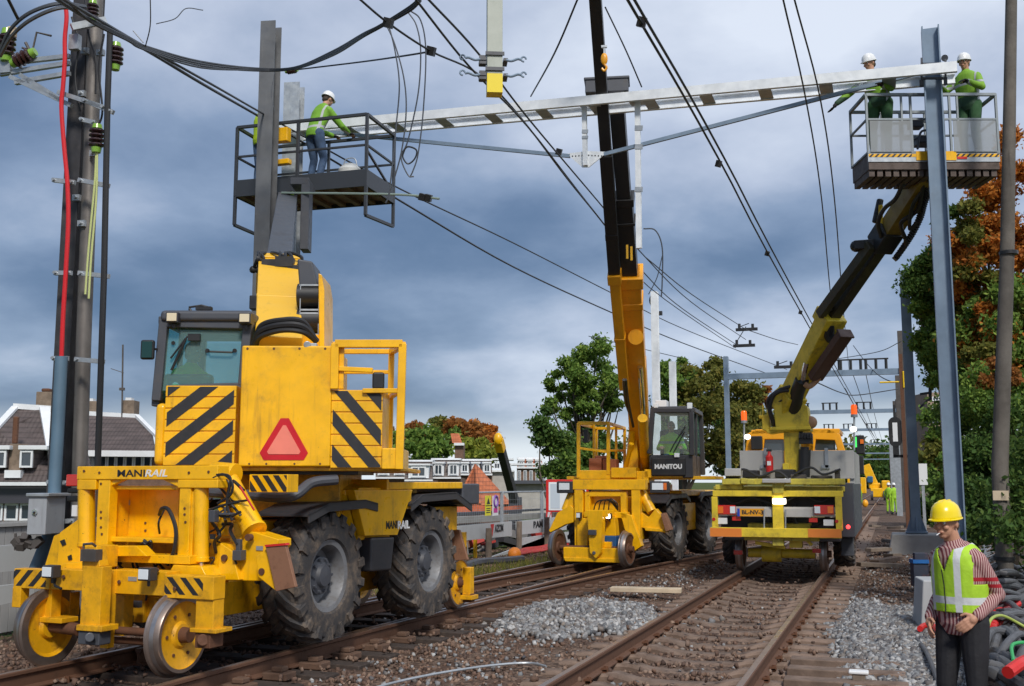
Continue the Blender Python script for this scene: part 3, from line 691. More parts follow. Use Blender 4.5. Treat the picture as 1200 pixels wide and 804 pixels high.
mb = MB(); mb.pxp(F1, [(70, 634), (75, 632), (77, 638), (73, 640)], -.06, -.05); mb.pxp(F1, [(79, 652), (83, 650), (84, 656), (80, 657)], -.06, -.05); mb.px(F1, 246, 626, 250, 632, -.08, -.05); mb.build('arm_slot', blk, m1, F1)
# right outrigger: cylinder, arm, pad
mb = MB(); a = F1.l(266, 560, .3); b = F1.l(297, 620, .15); mb.cyl(a, b, .095, .105, n=22); mb.cyl(b, b+(b-a).normalized()*.03, .115, n=22); mb.cyl(a+Vector((-.15, 0, .05)), a+Vector((.1, 0, .03)), .10, n=18)
mb.build('outrigger_cylinder', yel, m1, F1, bevel=.004)
mb = MB()
mb.pxp(F1, [(248, 672), (254, 636), (272, 638), (282, 630), (290, 622), (300, 624), (326, 632), (326, 640), (318, 652), (318, 680), (300, 681), (250, 680)], .10, .30)
mb.pxp(F1, [(300, 652), (316, 640), (322, 692), (302, 676)], -.02, .08)
mb.pxp(F1, [(255, 590), (266, 588), (268, 628), (255, 628)], .12, .2)
mb.pxp(F1, [(258, 636), (272, 646), (280, 680), (254, 680)], .04, .11)
arm = mb.build('outrigger_arm', yel, m1, F1, bevel=.008)
mb = MB(); mb.pxp(F1, [(311, 641), (334, 638), (346, 688), (323, 693)], -.06, -.02); mb.build('pad_plate', rustl, arm, F1, bevel=.004)
mb = MB(); mb.pxp(F1, [(310, 638.5), (334, 636.5), (335, 639), (311, 641)], -.07, -.01); mb.build('pad_edge', red, arm, F1)
mb = MB(); mb.px(F1, 272, 645, 282, 657, .0, .08); mb.px(F1, 276, 632, 281, 646, .02, .06); mb.px(F1, 244, 598, 251, 612, -.12, -.05); mb.px(F1, 256, 601, 269, 604, -.08, .0); mb.px(F1, 262, 594, 264, 610, -.05, -.03)
mb.build('valve_block', pla, m1, F1, bevel=.006)
for x, y in ((262, 654), (306, 670), (290, 630)):
    mb = MB(); p = F1.l(x, y, -.03 if x == 306 else .02); mb.cyl(p, p+Vector((0, .05, 0)), .03, n=14); mb.build('pin', rust, m1, F1)
mb = MB(); mb.tube([F1.l(281, 570, -.0), F1.l(298, 598, .0)], .009); mb.build('marker_rod', redl, m1, F1)
# chassis
mb = MB(); mb.bx(-.42, .42, .35, 5.1, .55, 1.15); mb.bx(-.60, .60, .5, 4.6, 1.15, 1.42); mb.bx(-.34, -.20, .3, .6, .5, 1.5); mb.bx(.2, .36, .3, .6, .6, 1.45)
mb.bx(-.75, .75, .3, .6, .9, 1.3); mb.bx(-.95, .95, 3.9, 4.6, 1.2, 1.5)
mb.build('chassis', yel2, m1, F1, bevel=.01)
mb = MB(); mb.cyl((-1.0, 1.48, .88), (1.0, 1.48, .88), .10, n=14); mb.cyl((-1.0, 3.66, .88), (1.0, 3.66, .88), .10, n=14); mb.bx(-.2, .2, 1.4, 1.85, .6, 1.0); mb.bx(-.2, .2, 3.6, 4.1, .6, 1.0); mb.bx(-.3, .4, 2.4, 3.2, .35, .6)
mb.build('drive_axle', pla, m1, F1, bevel=.02)
for yv in (1.48, 3.66):
    rubber_wheel(m1, F1, (.86, yv, .88), .65, .46, .34, 1); rubber_wheel(m1, F1, (-.92, yv, .88), .65, .46, .34, -1)
# side body between the tyres (outer face at u = 1.12)
U = 1.14
mb = MB(); pts = [(415, 574), (484, 574), (466, 627), (428, 628)]
q = [F1.lx(x, y, U) for x, y in pts]
mb.ext([Vector((U-.10, p.y, p.z)) for p in [q[0], q[1], q[2], q[3]]], (.10, 0, 0)); top = [F1.lx(384, 574, U-.25), F1.lx(470, 571, U-.1)]
ya, yb = q[0].y, q[1].y; zt = q[0].z
mb.ext([(U-.10, ya, zt), (U-.10, yb, zt), (.5, yb, zt+.10), (.5, ya-.15, zt+.10)], (0, 0, -.06))
mb.bx(.45, U-.10, q[3].y+.02, q[2].y, q[3].z-.05, zt+.02)
mb.ext([(U-.1, q[3].y, q[3].z), (U-.1, ya, zt), (U-.55, ya-.35, zt), (U-.55, q[3].y-.2, q[3].z-.2)], (-.03, 0, 0))
tank = mb.build('side_tank', yel, m1, F1, bevel=.02)
mb = MB(); q2 = [F1.lx(x, y, U) for x, y in [(428, 631), (464, 629), (460, 668), (424, 672)]]
mb.ext([Vector((.5, max(p.y, 2.17), p.z)) for p in q2], (U-.5-.01, 0, 0)); mb.build('battery_box', pls, m1, F1, bevel=.025)
pa = F1.lx(452, 616, U); pb = F1.lx(465, 616, U); pc = F1.lx(479, 615.5, U)
text('lettering', 'MANI', F1, (U+.003, pa.y, pa.z), .12, blk2, tank, rot=(math.pi/2, 0, math.pi/2), width=(pb.y-pa.y), bold=.012)
text('lettering', 'RAIL', F1, (U+.003, pb.y+.01, pb.z), .12, wht, tank, rot=(math.pi/2, 0, math.pi/2), width=(pc.y-pb.y), bold=.03)
# small hoses, fittings and plates that clutter the rail gear
hr = random.Random(77)
for i in range(11):
    x0, y0 = hr.uniform(246, 275), hr.uniform(560, 640); pts = [F1.l(x0, y0, .12)]
    for k in range(3): x0 += hr.uniform(-14, 18); y0 += hr.uniform(-4, 22); pts.append(F1.l(x0, y0, hr.uniform(.0, .12)))
    mb = MB(); mb.tube(spline(pts), hr.choice([.009, .012, .016]), 6); mb.build('hose', rub, m1, F1)
for i in range(9):
    x0, y0 = hr.uniform(132, 200), hr.uniform(640, 662); pts = [F1.l(x0, y0, .02), F1.l(x0+hr.uniform(-10, 10), y0-hr.uniform(3, 10), -.02), F1.l(x0+hr.uniform(-25, 25), y0+hr.uniform(4, 20), .05), F1.l(x0+hr.uniform(-30, 30), y0+hr.uniform(25, 50), .15)]
    mb = MB(); mb.tube(spline(pts), .011, 6); mb.build('hose', rub, m1, F1)
for x, y, v in ((147, 700, .1), (160, 708, .15), (150, 725, .2), (210, 700, .2), (85, 700, .2), (175, 690, .0), (137, 665, -.19), (185, 668, -.38), (75, 676, -.37), (140, 682, -.37), (205, 690, -.39)):
    mb = MB(); p = F1.l(x, y, v); mb.box(p, (.09, .05, .06)) if v >= 0 else mb.cyl(p-Vector((0, .012, 0)), p, .018, n=8); mb.build('fitting' if v >= 0 else 'bolt', pla if v >= 0 else rust, m1, F1, bevel=.004)
for x0, y0, x1, y1, v in ((140, 586, 152, 592, .262), (300, 640, 308, 645, .09), (150, 676, 160, 681, -.365)):
    mb = MB(); mb.px(F1, x0, y0, x1, y1, v, v+.004); mb.build('data_plate', galv, m1, F1)
# mudguards
def mudguard(parent, F, u0, u1, pts, th=.03, m=pls):
    mb = MB()
    for (y0, z0), (y1, z1) in zip(pts[:-1], pts[1:]):
        mb.ext([(u0, y0, z0), (u0, y1, z1), (u0, y1, z1-th), (u0, y0, z0-th)], (u1-u0, 0, 0))
    mb.ext([(u1-.02, *p) for p in pts]+[(u1-.02, p[0], p[1]-.09) for p in pts[::-1]], (.02, 0, 0))
    return mb.build('mudguard', m, parent, F, bevel=.006)
mudguard(m1, F1, .55, 1.16, [(.95, 1.50), (1.3, 1.60), (2.0, 1.62), (2.25, 1.58)]); mudguard(m1, F1, .55, 1.16, [(3.0, 1.56), (3.25, 1.66), (4.15, 1.68), (4.6, 1.52)])
mudguard(m1, F1, -1.2, -.6, [(.95, 1.50), (1.3, 1.60), (2.0, 1.62), (2.25, 1.58)]); mudguard(m1, F1, -1.2, -.6, [(3.0, 1.56), (3.25, 1.66), (4.15, 1.68), (4.6, 1.52)])
mb = MB(); mb.tube(spline([F1.l(240, 576, .6), F1.l(290, 580, .7), F1.l(340, 582, .7), F1.l(365, 566, .9), F1.l(395, 562, 1.1)]), .05, 10); mb.build('exhaust_pipe', pla, m1, F1)
mb = MB(); mb.bx(.2, 1.12, 2.55, 4.4, 1.72, 1.80); mb.bx(.2, 1.12, 2.5, 2.55, 1.66, 1.83); mb.bx(.9, 1.1, 3.0, 3.1, 1.5, 1.74); mb.bx(.6, .8, 3.7, 3.8, 1.5, 1.74); mb.build('deck_plate', yel, m1, F1, bevel=.01)
mb = MB(); mb.bx(.35, 1.1, 4.45, 4.95, 1.52, 1.78); mb.build('toolbox', pla, m1, F1, bevel=.02)
mb = MB(); mb.px(F1, 292, 556, 337, 577, .35, .52); hb = mb.build('rear_marker_board', yel, m1, F1, bevel=.005)
mb = MB(); u0, u1, w0, w1 = F1.rect(293, 557, 336, 576, .35); hazard(mb, u0, u1, w0, w1, .35, -1.25, .06, .115, .02); mb.build('hazard_stripes', blk2, hb, F1)
# far rail gear, only its right wheel and leg show
rail_wheel(m1, F1, (.74, 5.0, .515), -1); rail_wheel(m1, F1, (-.74, 5.0, .515), 1)
mb = MB(); mb.px(F1, 542, 665, 551, 700, 4.95, 5.07); mb.px(F1, 539, 698, 553, 703, 4.9, 5.1); mb.px(F1, 524, 646, 533, 668, 4.9, 5.1); mb.bx(-.8, .8, 4.9, 5.2, .95, 1.15); mb.build('wheel_leg', yel2, m1, F1, bevel=.006)
mb = MB(); mb.pxp(F1, [(524, 620), (538, 621), (548, 656), (533, 657)], 4.75, 4.80); mb.build('pad_plate', rustl, m1, F1, bevel=.006)
mb = MB(); mb.px(F1, 542, 696, 552, 706, 4.95, 5.07); mb.build('wheel_bearing', rust, m1, F1, bevel=.01)
# ---- superstructure, slewed to face the camera
T1 = Fr((-6.15, 10.4, 0), TH+R(1.0))
VR = T1.l(330, 480, 0).y
# choose the rear plane so that it is 10.3 m away
VB = (T1.I @ (CC+ray(334, 470)*10.25)).y
mb = MB(); mb.px(T1, 281, 405, 388, 547, VB, VB+1.1); cw = mb.build('counterweight', yel, m1, T1, bevel=.018)
mb = MB()
for x in (290, 321, 351, 381): p = T1.l(x, 408.5, VB-.004); mb.cyl(p, p+Vector((0, .01, 0)), .012, n=8)
for x in (292, 312, 345, 375): p = T1.l(x, 543.5, VB-.004); mb.cyl(p, p+Vector((0, .01, 0)), .01, n=8)
mb.build('bolt', rust, cw, T1)
# warning triangle
def tri(cx, cy, s, cut, v):
    P_ = []
    for k in range(3):
        a = math.pi/2+k*2*math.pi/3
        for d in (-cut, cut): P_.append((cx+math.cos(a+d)*s, v, cy+math.sin(a+d)*s*1.0))
    return P_
tc_ = T1.l(333, 520, VB); 
mb = MB(); mb.ext(tri(tc_.x, tc_.z, .245, .16, VB-.006), (0, .004, 0)); tr_ = mb.build('warning_triangle', mat('dark red reflective border', (.55, .01, .02), .35, var=.1), m1, T1)
mb = MB(); mb.ext(tri(tc_.x, tc_.z, .175, .08, VB-.011), (0, .004, 0)); mb.build('reflector_field', pink, tr_, T1)
# turret bed
mb = MB(); mb.px(T1, 184, 547, 470, 552, VB+.05, VB+2.8); mb.bx(-.6, .6, -.9, .9, 1.45, 1.95); mb.px(T1, 300, 549, 345, 557, VB+.3, VB+.5)
mb.build('turret_bed', yel2, m1, T1, bevel=.01)
mb = MB(); mb.cyl((0, 0, 1.40), (0, 0, 1.62), .62, n=36); mb.px(T1, 255, 549, 420, 556, VB+.15, VB+1.5); mb.build('slew_ring', blk, m1, T1)
# striped panels with horizontal ribs
for (x0, x1, y0, y1, sg) in ((193, 276, 452, 546, 1), (388, 448, 457, 549, -1)):
    mb = MB(); u0, u1, w0, w1 = T1.rect(x0, y0, x1, y1, VB+.03); n = 7
    mb.bx(u0, u1, VB+.03, VB+.7, w0, w1)
    for i in range(n): mb.bx(u0, u1, VB+.018, VB+.03, w0+(w1-w0)*i/n+.006, w0+(w1-w0)*(i+1)/n-.006)
    pn = mb.build('engine_cover' if sg < 0 else 'cab_base_panel', yel, m1, T1, bevel=.004)
    mb = MB()
    if sg > 0: hazard(mb, u0+.02, u1-.02, w0+.01, w1-.01, VB+.017, .80, .17, .36, .10)
    else: hazard(mb, u0+.015, u1-.01, w0+.01, w1-.01, VB+.017, -1.15, .13, .29, .06)
    mb.build('hazard_stripes', blk2, pn, T1)
mb = MB(); mb.px(T1, 180, 472, 194, 546, VB+.1, VB+1.6); mb.build('cab_side_fairing', yel, m1, T1, bevel=.05)
# cab 1
VCB = VB+.35
mb = MB()
def post(x0, y0, x1, y1, v, w=.09, d=.09): mb.bar(T1.l(x0, y0, v), T1.l(x1, y1, v), w, d, up=(0, 1, 0))
post(193, 375, 184, 470, VCB); post(291, 378, 285, 452, VCB); post(193, 379, 291, 381, VCB, .09, .09); post(196, 455, 285, 452, VCB, .06, .08)
p = T1.l(190, 375, VCB); p2 = T1.l(182, 470, VCB)
mb.bar(p+Vector((.02, 1.45, .0)), p2+Vector((.02, 1.5, -.2)), .08, .08, up=(0, 1, 0)); mb.bar(p+Vector((.9, 1.45, .0)), p2+Vector((.95, 1.5, -.2)), .08, .08, up=(0, 1, 0))
mb.bar(p, p+Vector((0, 1.45, 0)), .08, .08); mb.bar(T1.l(291, 378, VCB), T1.l(291, 378, VCB)+Vector((0, 1.4, 0)), .08, .08)
mb.bar(p2, p2+Vector((0, 1.45, 0)), .08, .10); mb.bar(p+Vector((0, .7, 0)), p2+Vector((0, .72, 0)), .05, .06, up=(0, 1, 0))
cabf = mb.build('cab_frame', pla, m1, T1, bevel=.012)
mb = MB(); a, b_, c_, d_ = T1.rect(188, 366, 296, 377, VCB-.05); mb.bx(a, b_, VCB-.08, VCB+1.5, c_, d_+.02); mb.build('roof', pla, cabf, T1, bevel=.04)
mb = MB(); gl_ = [T1.l(x, y, VCB+.0) for x, y in ((197, 386), (287, 388), (283, 450), (190, 458))]; mb.ext(gl_, (0, .008, 0)); mb.build('rear_window', glass, cabf, T1)
mb = MB(); q = [p+Vector((0, .06, -.06)), p+Vector((0, 1.4, -.06)), p2+Vector((0, 1.4, .05)), p2+Vector((0, .06, .05))]; mb.ext(q, (.006, 0, 0)); mb.build('side_window', glass, cabf, T1)
mb = MB(); q = [Vector((T1.l(283, 386, VCB).x, VCB+1.4, z)) for z in (p.z-.06, p2.z)]; mb.ext([p+Vector((.05, 1.42, -.05)), p+Vector((.88, 1.42, -.05)), p2+Vector((.9, 1.46, .0)), p2+Vector((.05, 1.46, .0))], (0, .006, 0)); mb.build('windscreen', glassb, cabf, T1)
mb = MB(); mb.tube([T1.l(200, 420, VCB-.03), T1.l(219, 395, VCB-.04), T1.l(226, 393, VCB-.03)], .010); mb.tube([T1.l(201, 434, VCB-.03), T1.l(218, 397, VCB-.05)], .014); mb.px(T1, 220, 391, 234, 399, VCB-.05, VCB); mb.build('wiper', blk, cabf, T1)
mb = MB(); mb.tube([T1.l(243, 411, VCB-.0), T1.l(246, 412, VCB-.05), T1.l(272, 413, VCB-.05), T1.l(275, 411, VCB-.0)], .010); mb.cyl(T1.l(243, 411, VCB), T1.l(243, 411, VCB-.03), .022); mb.cyl(T1.l(275, 411, VCB), T1.l(275, 411, VCB-.03), .022); mb.cyl(T1.l(203, 402, VCB), T1.l(203, 402, VCB-.02), .02); mb.build('window_handle', blk, cabf, T1)
for x, y in ((202, 372), (287, 373)): work_light(cabf, T1, T1.l(x, y, VCB-.14), .12, .105, .09, mat('amber white lens', (.75, .65, .45), .15, coat=.6))
mb = MB()
mb.tube([T1.l(222, 368, VCB), T1.l(222, 360, VCB), T1.l(236, 358, VCB), T1.l(247, 361, VCB)], .012); mb.px(T1, 229, 359, 247, 363, VCB-.03, VCB+.05); mb.tube([T1.l(222, 362, VCB), T1.l(230, 374, VCB)], .014); mb.build('wiper_motor', blk, cabf, T1)
mb = MB(); mb.px(T1, 164, 398, 180, 421, VB+.2, VB+.26); mi = mb.build('mirror', blk, cabf, T1, bevel=.02)
mb = MB(); mb.px(T1, 166, 400, 178, 419, VB+.19, VB+.2); mb.build('mirror_glass', mat('mirror glass', (.12, .22, .16), .08, 1), mi, T1)
mb = MB(); mb.bar(T1.l(180, 409, VB+.25), T1.l(190, 410, VB+.4), .02, .02); mb.build('mirror_arm', blk, cabf, T1)
mb = MB(); c_ = T1.l(232, 440, VCB+.75); mb.bx(c_.x-.25, c_.x+.25, VCB+.35, VCB+.48, c_.z-.5, c_.z-.02); mb.bx(c_.x-.25, c_.x+.25, VCB+.4, VCB+.9, c_.z-.62, c_.z-.5); mb.build('seat', blk, cabf, T1, bevel=.04)
# basket rails on the right of the turret
mb = MB(); d = .055
def fb(pts, v, w=.055, m_=None):
    for a_, b2 in zip(pts[:-1], pts[1:]): mb.bar(T1.l(*a_, v), T1.l(*b2, v), w, w, up=(0, 1, 0))
v0 = VB+.0; v1 = VB+.85
fb([(392, 456), (393, 403), (472, 403), (468, 550)], v0, .075); fb([(394, 432), (437, 434)], v0+.02, .045); fb([(425, 458), (470, 458)], v0, .045)
fb([(401, 403), (400, 456)], v0+.05, .045)
pA = T1.l(472, 404, v0); fb([(459, 412), (456, 540)], v1, .06); mb.bar(pA, T1.l(459, 412, v1), .06, .06, up=(0, 0, 1)); mb.bar(T1.l(470, 458, v0), T1.l(458, 465, v1), .045, .045); mb.bar(T1.l(393, 404, v0), T1.l(393, 412, v1), .06, .06)
fb([(395, 412), (459, 412)], v1, .05); fb([(395, 436), (459, 436)], v1, .04)
mb.build('guard_rail', yel, m1, T1, bevel=.006)
mb = MB(); mb.px(T1, 447, 525, 470, 550, VB-.02, VB+.9); mb.build('step_box', yel, m1, T1, bevel=.012)
mb = MB(); mb.px(T1, 436, 436, 450, 456, VB-.02, VB+.05); mb.build('mirror', blk, m1, T1, bevel=.02)
# boom
dirb = 0
A1 = T1.I @ (CC+ray(326, 418)*10.7); B1 = T1.I @ (CC+ray(326, 319)*12.7); C1 = T1.I @ (CC+ray(337, 236)*16.6)
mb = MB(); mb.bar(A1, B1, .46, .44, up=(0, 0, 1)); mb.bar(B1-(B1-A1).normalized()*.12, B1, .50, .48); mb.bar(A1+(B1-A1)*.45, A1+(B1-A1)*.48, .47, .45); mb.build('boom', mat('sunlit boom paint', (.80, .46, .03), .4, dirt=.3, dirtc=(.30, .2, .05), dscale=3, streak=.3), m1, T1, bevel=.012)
mb = MB(); mb.bar(B1, B1+(C1-B1)*.55, .29, .30); mb.bar(B1+(C1-B1)*.5, C1, .29, .28); mb.build('inner_boom', mat('grey inner boom', (.10,.11,.13), .45, .4, dirt=.4), m1, T1, bevel=.01)
mb = MB()
for i in range(0):
    mb.tube(spline([T1.l(312+i*2.6, 330, VB+1.9), T1.l(316+i*2+rnd.uniform(-4, 4), 312+rnd.uniform(-4, 4), VB+1.85), T1.l(325+i*1.5, 298+rnd.uniform(-6, 4), VB+2.1)]), .016, 6)
for i in range(4): mb.tube([B1+Vector((-.16+.1*i, -.1, -.16)), C1+Vector((-.12+.075*i, 0, -.24))], .022, 6)
for i in range(9):
    q0 = B1+Vector((-.24+.06*i, -.25, -.02)); mb.tube(spline([q0, q0+Vector((rnd.uniform(-.1, .1), -.1, .12)), q0+Vector((rnd.uniform(-.12, .12), .1, .22)), q0+Vector((.02, .35, .12))]), .02, 6); mb.ball(q0, .045, 8, 6)
mb.box(T1.l(316, 312, VB+1.9), (.16, .14, .14)); mb.box(T1.l(334, 308, VB+1.9), (.20, .16, .12)); mb.box(T1.l(345, 318, VB+1.9), (.14, .14, .12)); mb.build('hydraulic_manifold', blk, m1, T1, bevel=.01)
mb = MB(); mb.pxp(T1, [(348, 303), (366, 306), (374, 340), (374, 392), (352, 392), (350, 330)], VB+1.0, VB+1.5); cc_ = mb.build('hose_reel_guard', pla, m1, T1, bevel=.02)
mb = MB()
for y in (347, 376): p = T1.l(363, y, VB+.9); mb.cyl(p-Vector((.12, 0, 0)), p+Vector((.12, 0, 0)), .13, n=22)
mb.build('hose_reel', blk, cc_, T1)
mb = MB()
for y in (333, 362, 366, 391):  mb.px(T1, 351, y, 374, y+2, VB+.78, VB+.8)
for x in (351, 373): mb.px(T1, x, 333, x+1, 393, VB+.78, VB+.8)
mb.build('reel_cage', galv, cc_, T1)
mb = MB(); mb.pxp(T1, [(373, 320), (377, 322), (380, 340), (380, 410), (374, 410)], VB+.7, VB+1.3); mb.px(T1, 350, 392, 380, 410, VB+.75, VB+1.3); mb.build('boom_side_plate', yel, m1, T1, bevel=.008)
mb = MB()
for k, (r_, off) in enumerate(((.035, 0), (.028, 6), (.028, -6))):
    mb.tube(spline([T1.l(298+k, 404, VB+.25), T1.l(306, 388+off, VB+.15), T1.l(330, 381+off, VB+.1), T1.l(355, 383+off, VB+.12), T1.l(371, 400, VB+.25)]), r_, 8)
mb.build('hydraulic_hose', rub, m1, T1)
mb = MB(); mb.px(T1, 357, 402, 371, 410, VB+.02, VB+.1); mb.cyl(T1.l(360, 404, VB), T1.l(360, 404, VB+.1), .035); mb.build('valve_block', galv, m1, T1, bevel=.008)
mb = MB(); mb.px(T1, 292, 346, 302, 362, VB+1.5, VB+1.65); mb.build('boom_lamp', blk, m1, T1, bevel=.01)
mb = MB(); mb.px(T1, 352, 214, 362, 292, VB+5.6, VB+5.9); mb.px(T1, 340, 208, 362, 216, VB+5.6, VB+6.2); mb.build('platform_bracket', pla, m1, T1, bevel=.01)
# raised work platform
FP = Fr((-7.88, 15.26, 6.70), R(3))
W_, D_ = 2.4, 1.15
mb = MB(); mb.bx(-W_, 0, 0, D_, -.05, 0.0)
for i in range(9): mb.bx(-W_+.02+i*.28, -W_+.12+i*.28, .02, D_-.02, -.11, -.05)
mb.build('platform_floor', mat('platform floor boards', (.16, .12, .09), .7, dirt=.5, dscale=6, var=.2), m1, FP)
mb = MB(); b = lambda p_, q_, w=.045: mb.bar(p_, q_, w, w)
for (x, y) in ((0, 0), (0, D_), (-W_, D_), (-W_, 0), (-W_*.52, 0)): b((x, y, -.12), (x, y, 1.1), .05)
for z in (1.1, .58):
    for p_, q_ in (((0, 0, z), (-W_, 0, z)), ((0, 0, z), (0, D_, z)), ((-W_, 0, z), (-W_, D_, z)), ((0, D_, z), (-W_, D_, z))): b(p_, q_, .05 if z > 1 else .035)
mb.bx(-W_, 0, -.02, .0, -.12, .17); mb.bx(-W_, 0, D_, D_+.02, -.12, .17); mb.bx(0, .02, 0, D_, -.12, .17); mb.bx(-W_-.02, -W_, 0, D_, -.12, .17)
b((0, 0, .5), (0, D_, .06), .035)
b((0, 0, -.12), (0, 0, -.6), .05); b((0, D_, -.12), (0, D_, -.52), .05); b((0, 0, -.6), (0, D_, -.52), .05); b((-W_, D_, -.1), (-W_, D_, -.6), .05); b((-W_, 0, -.1), (-W_, 0, -.6), .05); b((-W_, D_, -.6), (-W_, 0, -.6), .05)
b((-W_*.52, D_, -.1), (-W_*.52, D_, 1.1)); mb.build('platform_railing', mat('dark grey painted rail', (.045, .05, .06), .45, .2), m1, FP, bevel=.004)
# things on the platform
KX = Fr(FP.M @ Vector((-.62, .70, 0)), 0)
mb = MB(); mb.rev([(0, 0), (0, .19), (.40, .20), (.44, .17), (.50, .11), (.52, 0)], (0, 0, 0), (0, 0, 1), n=20); k = mb.build('churn', mat('off white enamel', (.55, .56, .55), .4, dirt=.3), None, KX); tag(k, 'white metal can standing on the raised dark platform', 'can')
mb = MB(); mb.tube(spline([(-.14, 0, .46), (-.08, 0, .60), (.08, 0, .60), (.14, 0, .46)]), .01); mb.build('handle', galv, k, KX)
KX = Fr(FP.M @ Vector((-1.55, -.08, .72)), 0)
mb = MB(); mb.bx(-.17, .20, -.10, .04, .0, .24); mb.bx(-.25, .25, -.12, .0, -.40, -.31); k = mb.build('control_box', yel, m1, KX, bevel=.015)
mb = MB(); mb.cyl((-.24, -.06, .10), (-.24, -.06, .22), .05); mb.build('warning_lamp', orgl, m1, KX)
# ================================================================== MACHINE 2
F2 = Fr((-5.60, 21.2, 0), R(-7.5))
m2 = empty('rail_telehandler', F2, 'middle yellow road-rail telehandler with a tall crane boom and a black cab', 'telehandler', 'yellow road-rail telehandlers')
V = -.35
mb = MB()
mb.px(F2, 671, 562, 756, 574, -.05, .12); mb.px(F2, 673, 574, 683, 650, -.04, .1); mb.px(F2, 740, 574, 750, 640, -.04, .1); mb.px(F2, 685, 576, 691, 606, .0, .1); mb.px(F2, 727, 576, 734, 606, .0, .1)
mb.px(F2, 691, 576, 727, 580, .02, .12); mb.px(F2, 684, 600, 735, 607, -.1, .1); mb.pxp(F2, [(684, 584), (692, 576), (726, 576), (734, 584), (728, 582), (690, 582)], .0, .06)
mb.pxp(F2, [(726, 600), (740, 604), (752, 640), (740, 648)], -.1, .05); mb.pxp(F2, [(676, 606), (690, 608), (688, 642), (676, 646)], -.1, .05)
mb.build('gate_frame', yel, m2, F2, bevel=.012)
mb = MB(); mb.px(F2, 691, 581, 727, 600, .15, .2); mb.build('rear_plate', yel, m2, F2)
mb = MB(); mb.px(F2, 660, 642, 731, 658, V-.1, V+.1); mb.pxp(F2, [(660, 653), (731, 655), (731, 660), (662, 658)], V-.13, V+.05); mb.build('buffer_beam', yel, m2, F2, bevel=.015)
mb = MB(); mb.pxp(F2, [(690, 598), (706, 598), (706, 606), (704, 648), (698, 655), (691, 648), (688, 606)], V-.2, V-.02); mb.px(F2, 686, 598, 712, 606, V-.15, -.1)
h2 = mb.build('hitch_column', yel, m2, F2, bevel=.012)
mb = MB(); mb.px(F2, 689, 621, 698, 627, V-.26, V-.2); mb.cyl(F2.l(696, 648, V-.22), F2.l(696, 648, V-.18), .035); mb.build('coupler', pla, h2, F2, bevel=.008)
rail_wheel(m2, F2, (.72, -.3, .505), -1, .33, .13, rust); rail_wheel(m2, F2, (-.78, -.3, .505), 1, .33, .13, rust)
mb = MB(); mb.cyl((-.7, -.3, .5), (.7, -.3, .5), .05); mb.build('axle', rust, m2, F2)
mb = MB(); mb.px(F2, 706, 628, 722, 642, V+.05, V+.4); mb.build('blue_motor', mat('blue paint', (.02, .09, .25), .4, dirt=.3), m2, F2, bevel=.02)
mb = MB(); mb.pxp(F2, [(713, 606), (720, 606), (722, 628), (708, 628)], V+.1, V+.3); mb.px(F2, 704, 635, 716, 642, V-.02, V+.1); mb.build('motor_bracket', yel, m2, F2, bevel=.01)
work_light(m2, F2, F2.l(678, 604, -.2), .10, .12, .08); work_light(m2, F2, F2.l(713, 605, V-.05), .10, .11, .08, litd)
for x0, x1 in ((652, 671), (761, 782)):
    mb = MB(); mb.px(F2, x0, 564, x1, 578, -.05, .12); hl = mb.build('headlamp_box', pls, m2, F2, bevel=.02)
    mb = MB(); mb.px(F2, x0+3, 566, x1-4, 574, -.065, -.04); mb.build('lens', whl, hl, F2)
    if x0 > 700:
        mb = MB(); mb.px(F2, 777, 566, 781, 574, -.065, -.04); mb.build('indicator_lens', orgl, hl, F2)
mb = MB(); mb.pxp(F2, [(643, 622), (653, 601), (668, 592), (672, 596), (672, 612), (662, 615), (645, 624)], .0, .14); mb.pxp(F2, [(664, 596), (668, 580), (673, 580), (672, 600)], .05, .15)
mb.pxp(F2, [(750, 600), (760, 606), (768, 596), (776, 605), (780, 625), (768, 622), (750, 618)], .05, .2); mb.pxp(F2, [(755, 618), (776, 620), (784, 624), (756, 622)], .0, .1)
mb.build('outrigger_arm', yel, m2, F2, bevel=.01)
mb = MB(); mb.pxp(F2, [(774, 602), (778, 601), (786, 621), (780, 623)], -.08, .1); mb.build('pad_plate', rustl, m2, F2, bevel=.006)
mb = MB(); mb.cyl(F2.l(751, 574, .2), F2.l(764, 600, .1), .09, .10, n=18); mb.cyl(F2.l(671, 575, .2), F2.l(662, 598, .1), .08, n=14); mb.build('outrigger_cylinder', yel, m2, F2)
mb = MB()
for i in range(4): mb.tube(spline([F2.l(695+i*6, 600, .0), F2.l(700+i*5, 588-i, -.12), F2.l(714+i*3, 587+i, -.1), F2.l(724, 598, .0)]), .014, 6)
mb.build('hose', rub, m2, F2)
mb = MB(); mb.bx(-.45, .45, .2, 5.2, .6, 1.2); mb.bx(-.75, .75, .3, 4.8, 1.2, 1.5); mb.bx(.5, 1.0, 2.2, 3.3, .75, 1.35); mb.bx(-1.0, 1.1, 2.0, 4.6, 1.5, 1.62); mb.build('chassis', yel, m2, F2, bevel=.02)
for yv in (1.65, 3.9): rubber_wheel(m2, F2, (.92, yv, .83), .65, .46, .33, 1); rubber_wheel(m2, F2, (-.92, yv, .83), .65, .46, .33, -1)
mudguard(m2, F2, .55, 1.18, [(.8, 1.40), (1.1, 1.54), (2.1, 1.56), (2.4, 1.44)]); mudguard(m2, F2, .55, 1.18, [(3.1, 1.44), (3.4, 1.58), (4.3, 1.6), (4.6, 1.46)])
T2 = Fr(F2.M @ Vector((0, 2.8, 0)), R(4))
vb = (T2.I @ (CC+ray(770, 520)*22.2)).y
